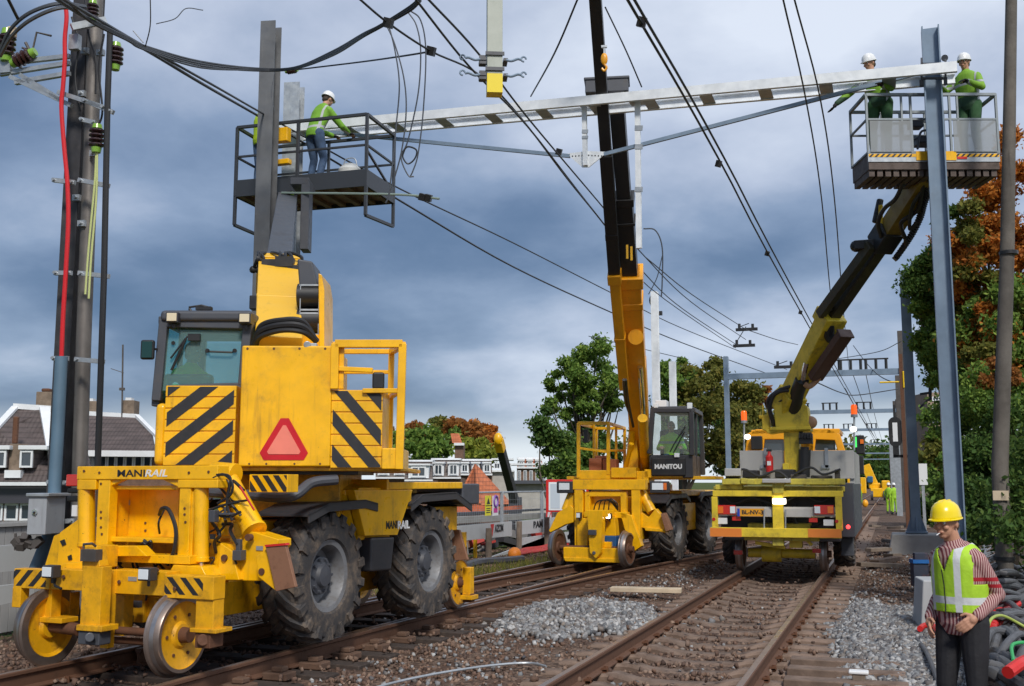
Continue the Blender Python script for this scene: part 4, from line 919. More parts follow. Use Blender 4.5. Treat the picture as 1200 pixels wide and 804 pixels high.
mb = MB(); mb.px(T2, 664, 558, 838, 562, vb+.1, vb+2.4); mb.cyl((0, 0, 1.5), (0, 0, 1.75), .6, n=28); mb.build('turret_bed', yel, m2, T2, bevel=.01)
mb = MB(); mb.px(T2, 730, 552, 760, 566, vb-.0, vb+.9); mb.px(T2, 716, 548, 745, 560, vb-.2, vb+.4); mb.pxp(T2, [(737, 500), (746, 500), (748, 556), (732, 556)], vb+.3, vb+.5); mb.px(T2, 755, 550, 800, 560, vb, vb+.5); mb.build('boom_support', yel, m2, T2, bevel=.012)
# basket on the left
mb = MB(); vk = vb-.1
def f2(pts, v, w):
    for a_, b2 in zip(pts[:-1], pts[1:]): mb.bar(T2.l(*a_, v), T2.l(*b2, v), w, w, up=(0, 1, 0))
f2([(678, 560), (678, 496), (713, 496), (713, 556)], vk, .07); f2([(678, 525), (713, 530)], vk, .05); f2([(696, 498), (696, 552)], vk+.7, .05)
f2([(699, 560), (699, 502), (732, 502), (732, 556)], vk+1.0, .06); f2([(699, 528), (732, 528)], vk+1.0, .05)
mb.bar(T2.l(678, 496, vk), T2.l(699, 502, vk+1.0), .06, .06); mb.bar(T2.l(713, 496, vk), T2.l(732, 502, vk+1.0), .06, .06); mb.bar(T2.l(713, 528, vk), T2.l(732, 528, vk+1.0), .05, .05); mb.bar(T2.l(722, 500, vk+.5), T2.l(722, 552, vk+.5), .05, .05)
mb.build('guard_rail', yel, m2, T2, bevel=.006)
mb = MB(); mb.px(T2, 677, 551, 726, 562, vk-.02, vk+1.1); mb.build('basket_floor', yel, m2, T2, bevel=.02)
mb = MB(); mb.px(T2, 690, 537, 705, 552, vk+.3, vk+.7); mb.px(T2, 706, 538, 722, 552, vk+.3, vk+.7); mb.px(T2, 697, 534, 712, 538, vk+.35, vk+.7); mb.build('crate_stack', mat('brown red crates', (.35, .12, .06), .7, dirt=.3), m2, T2, bevel=.02)
mb = MB(); mb.px(T2, 684, 503, 689, 519, vk-.05, vk+.0); mb.build('mirror', blk, m2, T2, bevel=.01)
# cab
mb = MB()
def p2_(x0, y0, x1, y1, v, w=.10): mb.bar(T2.l(x0, y0, v), T2.l(x1, y1, v), w, w, up=(0, 1, 0))
p2_(765, 480, 761, 532, vb); p2_(810, 480, 811, 534, vb); p2_(764, 481, 811, 481, vb)
q = T2.l(811, 480, vb); q3 = T2.l(811, 556, vb)
mb.bar(q, q+Vector((.02, 1.6, 0)), .1, .1); mb.bar(q+Vector((.02, 1.6, 0)), q3+Vector((.06, 1.75, 0)), .1, .1, up=(0, 1, 0)); mb.bar(q+Vector((0, .75, 0)), q3+Vector((0, .8, 0)), .06, .08, up=(0, 1, 0))
mb.px(T2, 761, 533, 812, 560, vb+.02, vb+1.7); c2 = mb.build('cab_frame', pls, m2, T2, bevel=.02)
mb = MB(); mb.px(T2, 762, 476, 812, 482, vb-.03, vb+1.65); mb.build('roof', pls, c2, T2, bevel=.04)
mb = MB(); mb.ext([T2.l(x, y, vb) for x, y in ((766, 483), (808, 483), (809, 532), (763, 532))], (0, .008, 0)); mb.build('windscreen', glassb, c2, T2)
mb = MB(); mb.ext([q+Vector((-.03, .08, -.04)), q+Vector((-.03, 1.55, -.04)), T2.l(811, 530, vb)+Vector((0, 1.65, 0)), T2.l(811, 530, vb)+Vector((-.03, .08, 0))], (.008, 0, 0)); mb.build('side_window', glass, c2, T2)
mb = MB(); mb.px(T2, 763, 536, 803, 558, vb-.06, vb+.05); ns = mb.build('nose_panel', blk, c2, T2, bevel=.03)
a_ = T2.l(767, 547, vb-.062); b2 = T2.l(799, 547, vb-.062); text('lettering', 'MANITOU', T2, (a_.x, a_.y-.002, a_.z), .13, wht, ns, width=b2.x-a_.x, bold=.045)
mb = MB(); mb.tube([T2.l(785, 530, vb-.04), T2.l(790, 520, vb-.04), T2.l(803, 500, vb-.04)], .012); mb.tube([T2.l(789, 531, vb-.04), T2.l(802, 506, vb-.04)], .012); mb.build('wiper', blk, c2, T2)
mb = MB(); mb.px(T2, 790, 531, 796, 536, vb-.1, vb-.02); mb.px(T2, 766, 473, 771, 478, vb-.05, vb+.05); mb.px(T2, 805, 472, 811, 479, vb-.05, vb+.05); mb.build('work_light', whl, c2, T2, bevel=.01)
mb = MB(); mb.px(T2, 768, 469, 781, 478, vb+.3, vb+.7); mb.build('roof_box', wht, c2, T2, bevel=.01)
mb = MB(); c_ = T2.l(787, 528, vb+.9); mb.bx(c_.x-.25, c_.x+.25, vb+.9, vb+1.05, c_.z-.35, c_.z+.45); mb.build('seat', blk, c2, T2, bevel=.05)
# crane boom: a main boom and a fly jib side by side
W0 = WORLD
def P3(px, py, d): return CC+ray(px, py)*d
mb = MB(); a_ = P3(753, 560, 23.6); b_ = P3(738, 318, 20.3); mb.bar(a_, b_, .41, .46); d_ = (b_-a_).normalized(); mb.bar(b_-d_*.25, b_, .50, .54); mb.bar(b_-d_*.75, b_-d_*.6, .45, .5); mb.bar(a_+(b_-a_)*.42, a_+(b_-a_)*.60, .43, .40)
bm = mb.build('boom', org, m2, W0, bevel=.02)
mb = MB(); e_ = P3(722, 108, 18.3)
m_ = b_+(e_-b_)*.45; mb.bar(b_, m_, .30, .36); mb.bar(m_, e_, .25, .32); mb.bar(m_-(e_-b_).normalized()*.15, m_, .36, .40); mb.bar(b_+(e_-b_)*.3, b_+(e_-b_)*.315, .36, .40)
mb.build('inner_boom', blk, m2, W0, bevel=.01)
mb = MB(); mb.tube([P3(757, 540, 22.9), P3(750, 430, 21.3)], .055, 12); mb.build('lift_cylinder', chr_, m2, W0)
mb = MB(); mb.tube([P3(757, 560, 23.2), P3(753, 490, 21.4)], .10, 14); mb.tube([P3(738, 556, 22.9), P3(741, 505, 22.5)], .07, 12); mb.tube([P3(731, 555, 22.7), P3(740, 520, 22.3)], .05, 12); mb.build('ram', yel, m2, W0)
cB = P3(745, 395, 20.85)
mb = MB(); mb.cyl(cB, cB+(CC-cB).normalized()*.03, .15, n=24); mb.build('pivot_cover', org, bm, W0)
mb = MB(); a_ = P3(732, 452, 21.6); b_ = P3(720, 318, 20.0); mb.bar(a_, b_, .19, .34); mb.bar(b_-(b_-a_).normalized()*.2, b_, .25, .38); mb.bar(a_+(b_-a_)*.45, a_+(b_-a_)*.47, .22, .36); jb = mb.build('jib_base', org, m2, W0, bevel=.012)
mb = MB(); e_ = P3(694, -55, 16.3); t_ = (e_-b_)
mb.bar(b_, b_+t_*.42, .22, .26); mb.bar(b_+t_*.40, e_, .19, .22); mb.bar(b_+t_*.13, b_+t_*.15, .23, .28); mb.build('jib', blk, m2, W0, bevel=.008)
mb = MB(); mb.tube(spline([P3(733, 445, 20.7), P3(736, 470, 21.3), P3(742, 500, 22)]), .03, 6); mb.tube(spline([P3(731, 445, 20.6), P3(733, 470, 21.3), P3(740, 490, 22)]), .03, 6); mb.build('hose', rub, m2, W0)
FH = Fr(P3(711, 100, 18.4), R(12))
mb = MB(); mb.bx(-.37, .37, -.02, .40, -.12, .14); mb.bx(-.39, .39, -.04, .42, .10, .15); mb.build('boom_head', pla, m2, FH, bevel=.015)
for k_, (x_, y_) in enumerate(((735, 295), (740, 297))):
    mb = MB(); mb.bx(-.02, .02, -.003, .003, -.13, .13); G = Fr(P3(x_, y_, 19.55), R(12)); mb.build('yellow_mark', yel, m2, G)
HK = Fr(P3(708, 62, 16.7), R(12))
hk = None
mb = MB(); mb.bx(-.045, .045, -.02, .02, .08, .12); mb.bx(-.012, .012, -.012, .012, -.02, .1); k1 = mb.build('hook_block', galv, m2, HK, bevel=.004)
mb = MB(); mb.ball((0, 0, -.10), (.055, .03, .10)); mb.tube(spline([(0, 0, -.18), (.035, 0, -.24), (.0, 0, -.29), (-.04, 0, -.25)]), .018, 8); mb.build('hook', org, k1, HK)
# ================================================================== MACHINE 3 (rail truck with aerial platform)
F3 = Fr((-1.97, 19.9, 0), 0)
m3 = empty('crane_truck', F3, 'lime yellow rail truck with an orange cab seen from behind on the right-hand track', 'truck')
mb = MB()
mb.px(F3, 835, 575, 988, 582, -.06, .06); mb.px(F3, 834, 582, 841, 622, -.06, .02); mb.px(F3, 979, 582, 987, 622, -.06, .02); mb.px(F3, 905, 576, 918, 620, -.05, .05)
rf = mb.build('rear_frame', limed if False else lime, m3, F3, bevel=.01)
mb = MB(); mb.px(F3, 832, 619, 986, 630, -.10, .04); bb = mb.build('rear_bumper', lime, m3, F3, bevel=.01)
mb = MB(); mb.px(F3, 832, 619, 869, 629, -.108, -.10); mb.px(F3, 947, 620, 986, 630, -.108, -.10); mb.build('reflective_board', mat('orange reflective board', (.80, .24, .04), .4, dirt=.3, dirtc=(.5, .06, .03), dscale=12), bb, F3)
mb = MB(); mb.px(F3, 842, 594, 978, 605, .05, .10); mb.px(F3, 895, 596, 950, 606, .0, .05); mb.build('light_bar', alu, m3, F3, bevel=.005)
for x0, x1, cs in ((841, 862, ('o', 'r', 'w')), (954, 977, ('w', 'r', 'o'))):
    mb = MB(); mb.px(F3, x0, 592, x1, 603, -.02, .05); tl = mb.build('rear_light_cluster', redl, m3, F3, bevel=.008)
    w_ = (x1-x0)/3
    for i, c_ in enumerate(cs):
        if c_ == 'r': continue
        mb = MB(); mb.px(F3, x0+i*w_+.5, 593.5, x0+(i+1)*w_-.5, 601.5, -.032, -.018); mb.build('indicator_lens' if c_ == 'o' else 'reversing_lens', orgl if c_ == 'o' else whl, tl, F3)
mb = MB(); mb.px(F3, 867, 596, 896, 605, -.03, -.015); pl = mb.build('number_plate', mat('orange yellow plate', (.80, .36, .02), .4), m3, F3)
mb = MB(); mb.px(F3, 864, 596, 867, 605, -.031, -.015); mb.build('plate_band', mat('blue band', (.02, .06, .45), .4), pl, F3)
a_ = F3.l(869, 600.5, -.032); b_ = F3.l(894, 600.5, -.032); text('lettering', 'BL-NV-3', F3, (a_.x, a_.y, a_.z), .10, blk2, pl, width=b_.x-a_.x, bold=.03)
for x in (895.5, 920.5):
    mb = MB(); p = F3.l(x, 597, -.06); q_ = F3.l(x, 620, -.06); mb.cyl(p, q_, .014, n=8); mb.build('locking_rod', galv, m3, F3)
mb = MB(); mb.px(F3, 841, 607, 852, 614, -.02, .03); mb.px(F3, 965, 609, 977, 616, -.02, .03); mb.build('number_marker', wht, m3, F3)
for x in (836.5, 980.5):
    mb = MB(); p = F3.l(x, 608.5 if x < 900 else 611, -.07); mb.cyl(p, p+Vector((0, .02, 0)), .03, n=14); mb.build('round_reflector', redl, m3, F3)
mb = MB(); mb.px(F3, 905, 584, 921, 591, -.11, -.05); mb.build('rear_lamp', lit, m3, F3, bevel=.02)
mb = MB(); p = F3.l(994, 617.5, -.05); mb.ball(p, .035); mb.build('marker_lamp', redlit, m3, F3)
mb = MB(); mb.px(F3, 858, 605, 868, 610, .03, .05); mb.px(F3, 948, 607, 958, 612, .03, .05); mb.build('lower_reflector', redl, m3, F3)
mb = MB(); mb.px(F3, 846, 561, 990, 568, .0, .22); mb.px(F3, 838, 568, 870, 574, .1, .3); mb.px(F3, 905, 561, 918, 578, -.1, .1); mb.pxp(F3, [(868, 560), (884, 562), (884, 568), (868, 567)], -.05, .1)
mb.px(F3, 836, 570, 990, 576, .3, 4.0); mb.build('deck_frame', limed, m3, F3, bevel=.012)
mb = MB(); mb.px(F3, 893, 561, 926, 566, -.2, .1); mb.px(F3, 849, 549, 868, 558, .05, .35); mb.build('grey_box', alu, m3, F3, bevel=.012)
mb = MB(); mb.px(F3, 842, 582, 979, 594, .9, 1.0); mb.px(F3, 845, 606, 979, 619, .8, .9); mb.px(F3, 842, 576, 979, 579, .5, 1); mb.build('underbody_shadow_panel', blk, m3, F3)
mb = MB(); mb.tube(spline([F3.l(930, 590, .5), F3.l(932, 612, .45), F3.l(950, 618, .45), F3.l(978, 600, .45)]), .03); mb.tube(spline([F3.l(850, 610, .4), F3.l(870, 590, .4), F3.l(890, 588, .4), F3.l(904, 612, .4)]), .025); mb.build('hose', rub, m3, F3)
mb = MB(); mb.bx(-.55, .55, .3, 7.5, .75, 1.05); mb.px(F3, 872, 626, 960, 634, .05, .3); mb.px(F3, 905, 622, 918, 640, .0, .2); mb.build('chassis', limed, m3, F3, bevel=.012)
mb = MB(); mb.px(F3, 985, 566, 1001, 630, .4, 5.5); mb.px(F3, 985, 630, 1000, 652, 1.2, 1.5); mb.px(F3, 850, 628, 985, 634, .2, .6); mb.build('side_locker', pla, m3, F3, bevel=.02)
for x_ in (.75, -.75): rail_wheel(m3, F3, (x_, .75, .50), -1 if x_ > 0 else 1, .32, .13, rust)
mb = MB(); p = F3.l(872, 653, .5); q_ = F3.l(962, 655, .5); mb.cyl((-.6, .72, .50), (.6, .72, .50), .085, n=18); mb.cyl((-.35, .70, .50), (-.0, .70, .50), .16, n=18); mb.build('axle', lime, m3, F3)
mb = MB(); mb.px(F3, 860, 645, 870, 650, .3, .34); mb.px(F3, 952, 643, 962, 648, .3, .34); mb.build('red_tab', redl, m3, F3)
for x_ in (-1.05, 1.05): rubber_wheel(m3, F3, (x_, 2.2, .66), .48, .36, .27, 1 if x_ > 0 else -1)
mb = MB(); mb.pxp(F3, [(885, 634), (920, 640), (920, 644), (885, 638)], .2, .3); mb.pxp(F3, [(940, 630), (950, 640), (953, 638), (944, 630)], .2, .3); mb.px(F3, 925, 634, 940, 642, .2, .4); mb.build('brake_linkage', lime, m3, F3)
mb = MB()
for x0, x1, y0, y1, v in ((850, 866, 553, 561, .3), (888, 900, 557, 562, .2), (926, 944, 556, 562, .2), (950, 975, 557, 562, .25), (978, 984, 550, 562, .2)): mb.px(F3, x0, y0, x1, y1, v, v+.25)
mb.build('deck_box', brg, m3, F3, bevel=.02)
for pts in ([(850, 562), (870, 550), (890, 558), (910, 552), (925, 562)], [(930, 556), (950, 548), (965, 556), (985, 550)], [(846, 580), (860, 590), (880, 584), (903, 590)], [(920, 588), (940, 580), (960, 588), (976, 582)]):
    mb = MB(); mb.tube(spline([F3.l(x, y, .15) for x, y in pts]), .022, 7); mb.build('hose', rub, m3, F3)
# aluminium side boards across the deck
for (x0, x1) in ((867, 919), (938, 1001)):
    mb = MB(); mb.px(F3, x0, 528, x1, 561, 1.0, 1.06); bd = mb.build('aluminium_board', alu, m3, F3, bevel=.006)
    mb = MB(); xm = (x0+x1)/2+(2 if x0 < 900 else -3); mb.px(F3, xm, 525, xm+4, 548, .96, 1.0); mb.px(F3, xm-4, 545, xm+6, 549, .96, 1.0); mb.build('board_latch', galv, bd, F3)
mb = MB(); mb.px(F3, 996, 528, 1001, 600, 1.05, 5.0); mb.build('aluminium_side', alu, m3, F3)
mb = MB(); mb.px(F3, 870, 551, 888, 560, .5, .9); mb.px(F3, 908, 550, 930, 560, .3, .9); mb.build('rubber_mat', rub, m3, F3, bevel=.02)
# extinguisher
mb = MB(); p = F3.l(902, 553, .85); mb.rev([(0, 0), (0, .07), (.28, .07), (.33, .03), (.38, .025), (.38, 0)], p, (0, 0, 1), n=16); ex = mb.build('fire_extinguisher', red, m3, F3); mb = MB(); mb.box(p+Vector((0, 0, .4)), (.10, .03, .04)); mb.build('extinguisher_valve', blk, ex, F3)
mb = MB(); mb.box(p+Vector((0, -.068, .16)), (.07, .006, .08)); mb.build('extinguisher_label', wht, ex, F3)
# cab
mb = MB(); mb.pxp(F3, [(873, 530), (876, 508), (886, 503), (972, 502), (984, 508), (991, 530), (982, 530), (978, 516), (956, 515), (954, 530), (920, 530), (918, 515), (896, 515), (894, 530)], 5.2, 5.4); mb.px(F3, 880, 503, 984, 509, 5.2, 6.8); mb.px(F3, 920, 512, 954, 540, 5.2, 5.35); mb.px(F3, 874, 528, 990, 560, 5.2, 6.9)
cb3 = mb.build('truck_cab', org, m3, F3, bevel=.02)
mb = MB(); mb.px(F3, 895, 514, 919, 529, 5.3, 5.31); mb.build('rear_window', pane, cb3, F3); mb = MB(); mb.px(F3, 955, 514, 979, 529, 5.3, 5.31); mb.build('rear_window', pane, cb3, F3)
mb = MB(); mb.px(F3, 880, 511, 893, 527, 5.0, 5.15); mb.px(F3, 938, 505, 951, 520, 4.9, 5.1); mb.build('cab_duct', blk, m3, F3, bevel=.02)
for x, y, z in ((872, 494, .6), (1001, 487, .6)):
    p = F3.l(x, y, z); q_ = F3.l(x, 528, z); mb = MB(); mb.cyl(q_, p, .018, n=8); mb.cyl(p-Vector((0, 0, .03)), p+Vector((0, 0, .02)), .06, n=14); po = mb.build('beacon_post', galv, m3, F3)
    mb = MB(); mb.rev([(.02, 0), (.02, .055), (.17, .055), (.20, .04), (.20, 0)], p, (0, 0, 1), n=16); mb.build('beacon', mat('orange beacon', (.85, .12, .01), .25, coat=.5, emit=(1, .12, .0), es=.5), po, F3)
for x, y in ((876, 512), (1000, 503)):
    mb = MB(); mb.ball(F3.l(x, y, .5), (.06, .04, .05)); mb.build('deck_lamp', lit, m3, F3)
# crane pedestal and knuckle
vc = .9
mb = MB(); mb.px(F3, 919, 497, 937, 560, vc, vc+.4); mb.pxp(F3, [(905, 460), (914, 452), (928, 462), (946, 476), (950, 505), (912, 506), (900, 508), (896, 503), (909, 502)], vc-.1, vc+.5); mb.px(F3, 889, 486, 905, 490, vc, vc+.3); mb.px(F3, 893, 488, 902, 504, vc, vc+.2); mb.px(F3, 893, 474, 895, 487, vc, vc+.03); mb.px(F3, 899, 478, 901, 487, vc, vc+.03); mb.px(F3, 902, 500, 950, 504, vc-.15, vc+.55)
mb.px(F3, 917, 543, 925, 560, vc-.1, vc+.1)
mb.build('crane_pedestal', lime, m3, F3, bevel=.015)
mb = MB(); p = F3.l(943, 527, vc-.05); q_ = F3.l(942, 559, vc-.05); mb.cyl(p, q_, .11, n=20); mb.cyl(p, p+Vector((0, 0, .05)), .08); mb.build('accumulator', blk, m3, F3)
mb = MB(); a_ = F3.l(924, 498, vc-.2); mb.px(F3, 936, 508, 952, 520, vc-.2, vc+.0)
for i in range(5): mb.cyl(F3.l(937+i*3.2, 508, vc-.22), F3.l(937+i*3.2, 514, vc-.24), .018, n=8)
mb.build('valve_block', blk, m3, F3, bevel=.01)
mb = MB(); P_ = lambda x, y, d: P3(x, y, 20.4-(20.4-d)*.73)
mb.tube([P_(914, 466, 20.2), P_(924, 480, 20.4)], .10, 14); mb.tube([P_(928, 494, 20.3), P_(934, 460, 19.8), P_(940, 445, 19.5)], .13, 14); mb.tube([P_(932, 500, 20.2), P_(936, 518, 20.2)], .12, 14); mb.build('slew_ram', blk, m3, W0)
mb = MB(); mb.tube([P_(938, 455, 19.6), P_(945, 425, 19.2)], .05, 10); mb.build('ram_rod', chr_, m3, W0)
A3 = P_(921, 478, 20.4); B3 = P_(974, 370, 18.6); C3 = P_(1034, 283, 17.0); D3 = P_(1086, 203, 15.2)
mb = MB(); mb.bar(A3, B3, .34, .36); dd = (B3-A3).normalized(); mb.bar(B3-dd*.2, B3+dd*.05, .42, .44); mb.bar(A3-dd*.1, A3+dd*.4, .40, .46); bo = mb.build('boom', lime, m3, W0, bevel=.02)
darkb = mat('dark olive brown boom', (.055, .048, .03), .45, .3, dirt=.5, dirtc=(.16, .13, .03), dscale=3, var=.2)
mb = MB(); sd_ = (C3-B3).cross(Vector((0, 0, 1))).normalized(); mb.bar(B3, C3, .20, .26); mb.bar(B3+sd_*.24, C3+sd_*.24-Vector((0, 0, .08)), .12, .18); mb.bar(B3+sd_*.24+(C3-B3)*.05, B3+sd_*.1+(C3-B3)*.1, .1, .1); mb.build('inner_boom', darkb, m3, W0, bevel=.01)
mb = MB(); mb.bar(B3-sd_*.115+Vector((0, 0, .02)), C3-sd_*.11, .03, .06); mb.build('boom_stripe', lime, m3, W0)
mb = MB(); mb.bar(C3, D3, .26, .32); mb.build('upper_boom', mat('ochre boom', (.25, .17, .02), .5, dirt=.5, dscale=4, var=.2), m3, W0, bevel=.01)
mb = MB(); mb.bar(C3-(C3-B3).normalized()*.1, C3+(D3-C3).normalized()*.35, .34, .40); mb.box(C3+Vector((-.28, 0, -.05)), (.35, .25, .16)); mb.tube([C3+Vector((-.1, -.1, .3)), C3+Vector((.0, -.1, .7))], .06, 8); mb.ball(C3+Vector((-.42, 0, -.05)), .10); mb.build('knuckle_joint', blk, m3, W0, bevel=.03)
mb = MB(); mb.bar(C3+Vector((-.02, -.25, .1)), C3+Vector((.0, -.25, .55)), .07, .12); mb.bar(C3+Vector((.22, -.25, .0)), C3+Vector((.30, -.25, .6)), .05, .12); mb.box(C3+Vector((.12, -.28, .15)), (.1, .06, .3)); mb.build('knuckle_bracket', mat('yellow brackets', (.65, .45, .02), .4, dirt=.3), m3, W0, bevel=.01)
mb = MB(); a_ = P_(1061, 207, 15.1); b_ = P_(1028, 268, 16.4); mb.tube(spline([a_, P_(1050, 232, 15.6), P_(1036, 245, 16), P_(1029, 262, 16.3), P_(1033, 278, 16.6)]), .035, 8)
# link chain on the right
ch_ = [P_(1088, 224, 15.3), P_(1082, 240, 15.6), P_(1078, 255, 15.9), P_(1070, 272, 16.2), P_(1060, 288, 16.5), P_(1048, 305, 16.9)]; ch_ = spline(ch_, 6)
for i in range(0, len(ch_)-1): mb.box(ch_[i], (.09, .09, .07), (0, .8, .3))
mb.tube(spline([P_(1082, 215, 15.2), P_(1076, 245, 15.6), P_(1056, 262, 16), P_(1062, 286, 16.4), P_(1050, 300, 16.7)]), .035, 7)
mb.tube(spline([P_(1090, 212, 15.2), P_(1070, 240, 15.5), P_(1066, 268, 15.9), P_(1075, 260, 15.8)]), .03, 7)
mb.build('hose_chain', blk, m3, W0)
mb = MB(); a_ = P_(955, 443, 19.3); b_ = P_(990, 392, 18.2); mb.bar(a_, b_, .26, .16); mb.bar(b_, b_+(b_-a_).normalized()*.04, .30, .20); mb.build('hose_trough', mat('brown trough', (.10, .055, .045), .5, .2, dirt=.4), m3, W0, bevel=.04)
mb = MB(); mb.tube(spline([P_(973, 380, 18.5), P_(972, 395, 18.6), P_(980, 398, 18.5)]), .09, 8); mb.tube(spline([P_(908, 500, 20.2), P_(902, 480, 20.1), P_(908, 462, 20), P_(925, 458, 19.9), P_(932, 470, 19.9)]), .04, 8); mb.tube(spline([P_(905, 490, 20.2), P_(900, 470, 20.1), P_(912, 458, 20), P_(930, 452, 19.8)]), .035, 8); mb.build('hose', rub, m3, W0)
mb = MB(); mb.tube(spline([P_(962, 440, 19.2), P_(955, 448, 19.3), P_(948, 453, 19.3), P_(943, 450, 19.3)]), .05, 8); mb.ball(P_(950, 495, 19.9), (.12, .08, .12)); mb.build('hose_guide', mat('ochre hose', (.40, .22, .12), .5), m3, W0)

# elevated basket
FB = Fr(P3(1095, 190, 16.2), R(19))
FBo = FB.M.to_translation()
u0 = FB.l(1018, 190, 0).x; u1 = FB.l(1171, 190, 0).x; zb = FB.l(1095, 206, 0).z; zt = FB.l(1095, 180, 0).z; zr = FB.l(1095, 111, 0).z; dpt = .78
mb = MB(); mb.bx(u0, u1, 0, dpt, zb+.10, zt)
for i in range(16): w_ = (u1-u0)/16; mb.bx(u0+i*w_+.01, u0+(i+1)*w_-.03, .03, dpt-.03, zb, zb+.10)
bk = mb.build('basket_floor', mat('ribbed basket floor', (.10, .075, .065), .6, .3, dirt=.5, dscale=6, var=.2), m3, FB)
mb = MB(); mb.bx(u0-.01, u1+.01, -.012, 0, zt-.13, zt); fa = mb.build('basket_fascia', galv, m3, FB)
mb = MB()
zz0, zz1 = zt-.055, zt-.008
mb.bx(u0, u1, -.016, -.0125, zz0, zz1); st = mb.build('hazard_tape_ground', yel, fa, FB)
mb = MB(); hazard(mb, u0, u0+(u1-u0)*.33, zz0, zz1, -.0165, 1, .035, .085); hazard(mb, u0+(u1-u0)*.66, u1, zz0, zz1, -.0165, 1, .035, .085); mb.build('hazard_stripes', blk2, st, FB)
mb = MB(); xa = FB.l(1073, 180, 0).x; xb = FB.l(1120, 180, 0).x; mb.bx(xa, xb, -.022, -.017, zt-.11, zt+.03); mb.build('yellow_sign', yel, fa, FB); mb = MB(); mb.bx(xb+.01, xb+.16, -.022, -.014, zt-.09, zt-.055); mb.build('red_sticker', red, fa, FB)
mb = MB(); bb_ = lambda a, b, w=.035: mb.bar(a, b, w, w)
for z in (zr, zt+(zr-zt)*.58, zt+.02):
    for a, b in (((u0, 0, z), (u1, 0, z)), ((u0, 0, z), (u0, dpt, z)), ((u1, 0, z), (u1, dpt, z)), ((u0, dpt, z), (u1, dpt, z))): bb_(a, b, .045 if z == zr else .03)
for x in (u0, u0+(u1-u0)*.34, u0+(u1-u0)*.64, u1):
    bb_((x, 0, zt), (x, 0, zr))
for x in (u0, u0+(u1-u0)*.25, u0+(u1-u0)*.4, u0+(u1-u0)*.6, u0+(u1-u0)*.75, u1): bb_((x, dpt, zt), (x, dpt, zr))
for x in (u0+(u1-u0)*.27, u0+(u1-u0)*.70): bb_((x, 0, zt+.3), (x, 0, zr), .03)
bb_((u0+(u1-u0)*.34, dpt, zt+(zr-zt)*.8), (u0+(u1-u0)*.64, dpt, zt+(zr-zt)*.8), .03); bb_((u0+(u1-u0)*.34, dpt*.5, zt+(zr-zt)*.4), (u0+(u1-u0)*.64, dpt*.5, zt+(zr-zt)*.4), .06); bb_((u0+(u1-u0)*.34, dpt*.5, zt+(zr-zt)*.7), (u0+(u1-u0)*.64, dpt*.5, zt+(zr-zt)*.7), .05)
mb.build('basket_railing', mat('dull galvanised rail', (.24, .27, .29), .5, .4, dirt=.3), m3, FB, bevel=.003)
for xa, xb in ((u0+.03, u0+(u1-u0)*.33), (u0+(u1-u0)*.655, u1-.03)):
    mb = MB(); mb.bx(xa, xb, -.03, -.022, zt+.02, zt+(zr-zt)*.55); mb.build('clear_screen', plexi, m3, FB)
mb = MB(); mb.box(((u0+u1)/2+.05, .35, zt+.30), (.35, .3, .12)); mb.box(((u0+u1)/2-.1, .4, zt+.6), (.2, .2, .15)); mb.tube(spline([((u0+u1)/2-.2, .1, zt+.1), ((u0+u1)/2-.1, .15, zt+.4), ((u0+u1)/2+.15, .15, zt+.35), ((u0+u1)/2+.2, .1, zt+.1)]), .02); mb.build('control_panel', pla, m3, FB, bevel=.02)
# ------------------------------------------------------------------ steelwork and wires
def hbeam_prof(w, h, t): return [(-w/2, -h/2), (w/2, -h/2), (w/2, -h/2+t), (t/2, -h/2+t), (t/2, h/2-t), (w/2, h/2-t), (w/2, h/2), (-w/2, h/2), (-w/2, h/2-t), (-t/2, h/2-t), (-t/2, -h/2+t), (-w/2, -h/2+t)]
def hpole(F, z0, z1, w, h, t, m, rot=0, name='catenary_pole'):
    mb = MB(); P_ = [Vector((x*math.cos(rot)-y*math.sin(rot), x*math.sin(rot)+y*math.cos(rot), z0)) for x, y in hbeam_prof(w, h, t)]
    mb.ext(P_, (0, 0, z1-z0)); return mb
def tpole(name, F, label, z0, z1, w, h, m, rot=0, t=.016, block=None, flange=False, group=None, cat='pole'):
    o = hpole(F, z0, z1, w, h, t, m, rot).build(name, m, None, F, smooth=False); tag(o, label, cat, group)
    if flange:
        mb = MB(); mb.bx(-w*1.1, w*1.1, -w*1.1, w*1.1, z0-.03, z0+.01)
        for a in range(4):
            c, s = math.cos(a*math.pi/2), math.sin(a*math.pi/2); mb.ext([(c*w*.5-s*.01, s*w*.5+c*.01, z0), (c*w*1.05, s*w*1.05, z0), (c*w*.5, s*w*.5, z0+.4)], (-s*.02, c*.02, 0))
        mb.build('base_flange', m, o, F)
    if block:
        mb = MB(); bw, bh, bt = block; mb.ext([(-bw/2, -bw/2, -.3), (bw/2, -bw/2, -.3), (bt/2, -bt/2, bh), (-bt/2, -bt/2, bh)], (0, bw*.9, 0)); b_ = mb.build('concrete_foundation', conc, None, F, bevel=.03); tag(b_, block_label[name_key[0]], 'foundation')
    return o
block_label = {'a': 'light concrete foundation block behind the man in the yellow helmet', 'b': 'concrete block under the blue grey pole beyond the timber planks'}; name_key = ['a']
P1 = Fr((.84, 16.78, 0), 0)
tpole('catenary_pole', P1, 'tall blue grey steel pole rising behind the man and in front of the raised basket', .22, 8.64, .25, .25, blg, rot=math.pi/2, t=.02, block=(.9, .2, .8), flange=True, group='portal poles')
name_key[0] = 'b'
P2 = Fr((ony(1073, 600, 29.5).x, 29.5, 0), 0)
tpole('catenary_pole', P2, 'farther blue grey pole with a flared base standing on a wide concrete block', .55, 7.25, .24, .24, blg, block=(1.5, .5, 1.2), flange=True, group='portal poles')
L1 = Fr((-9.30, 14.55, 0), R(12))
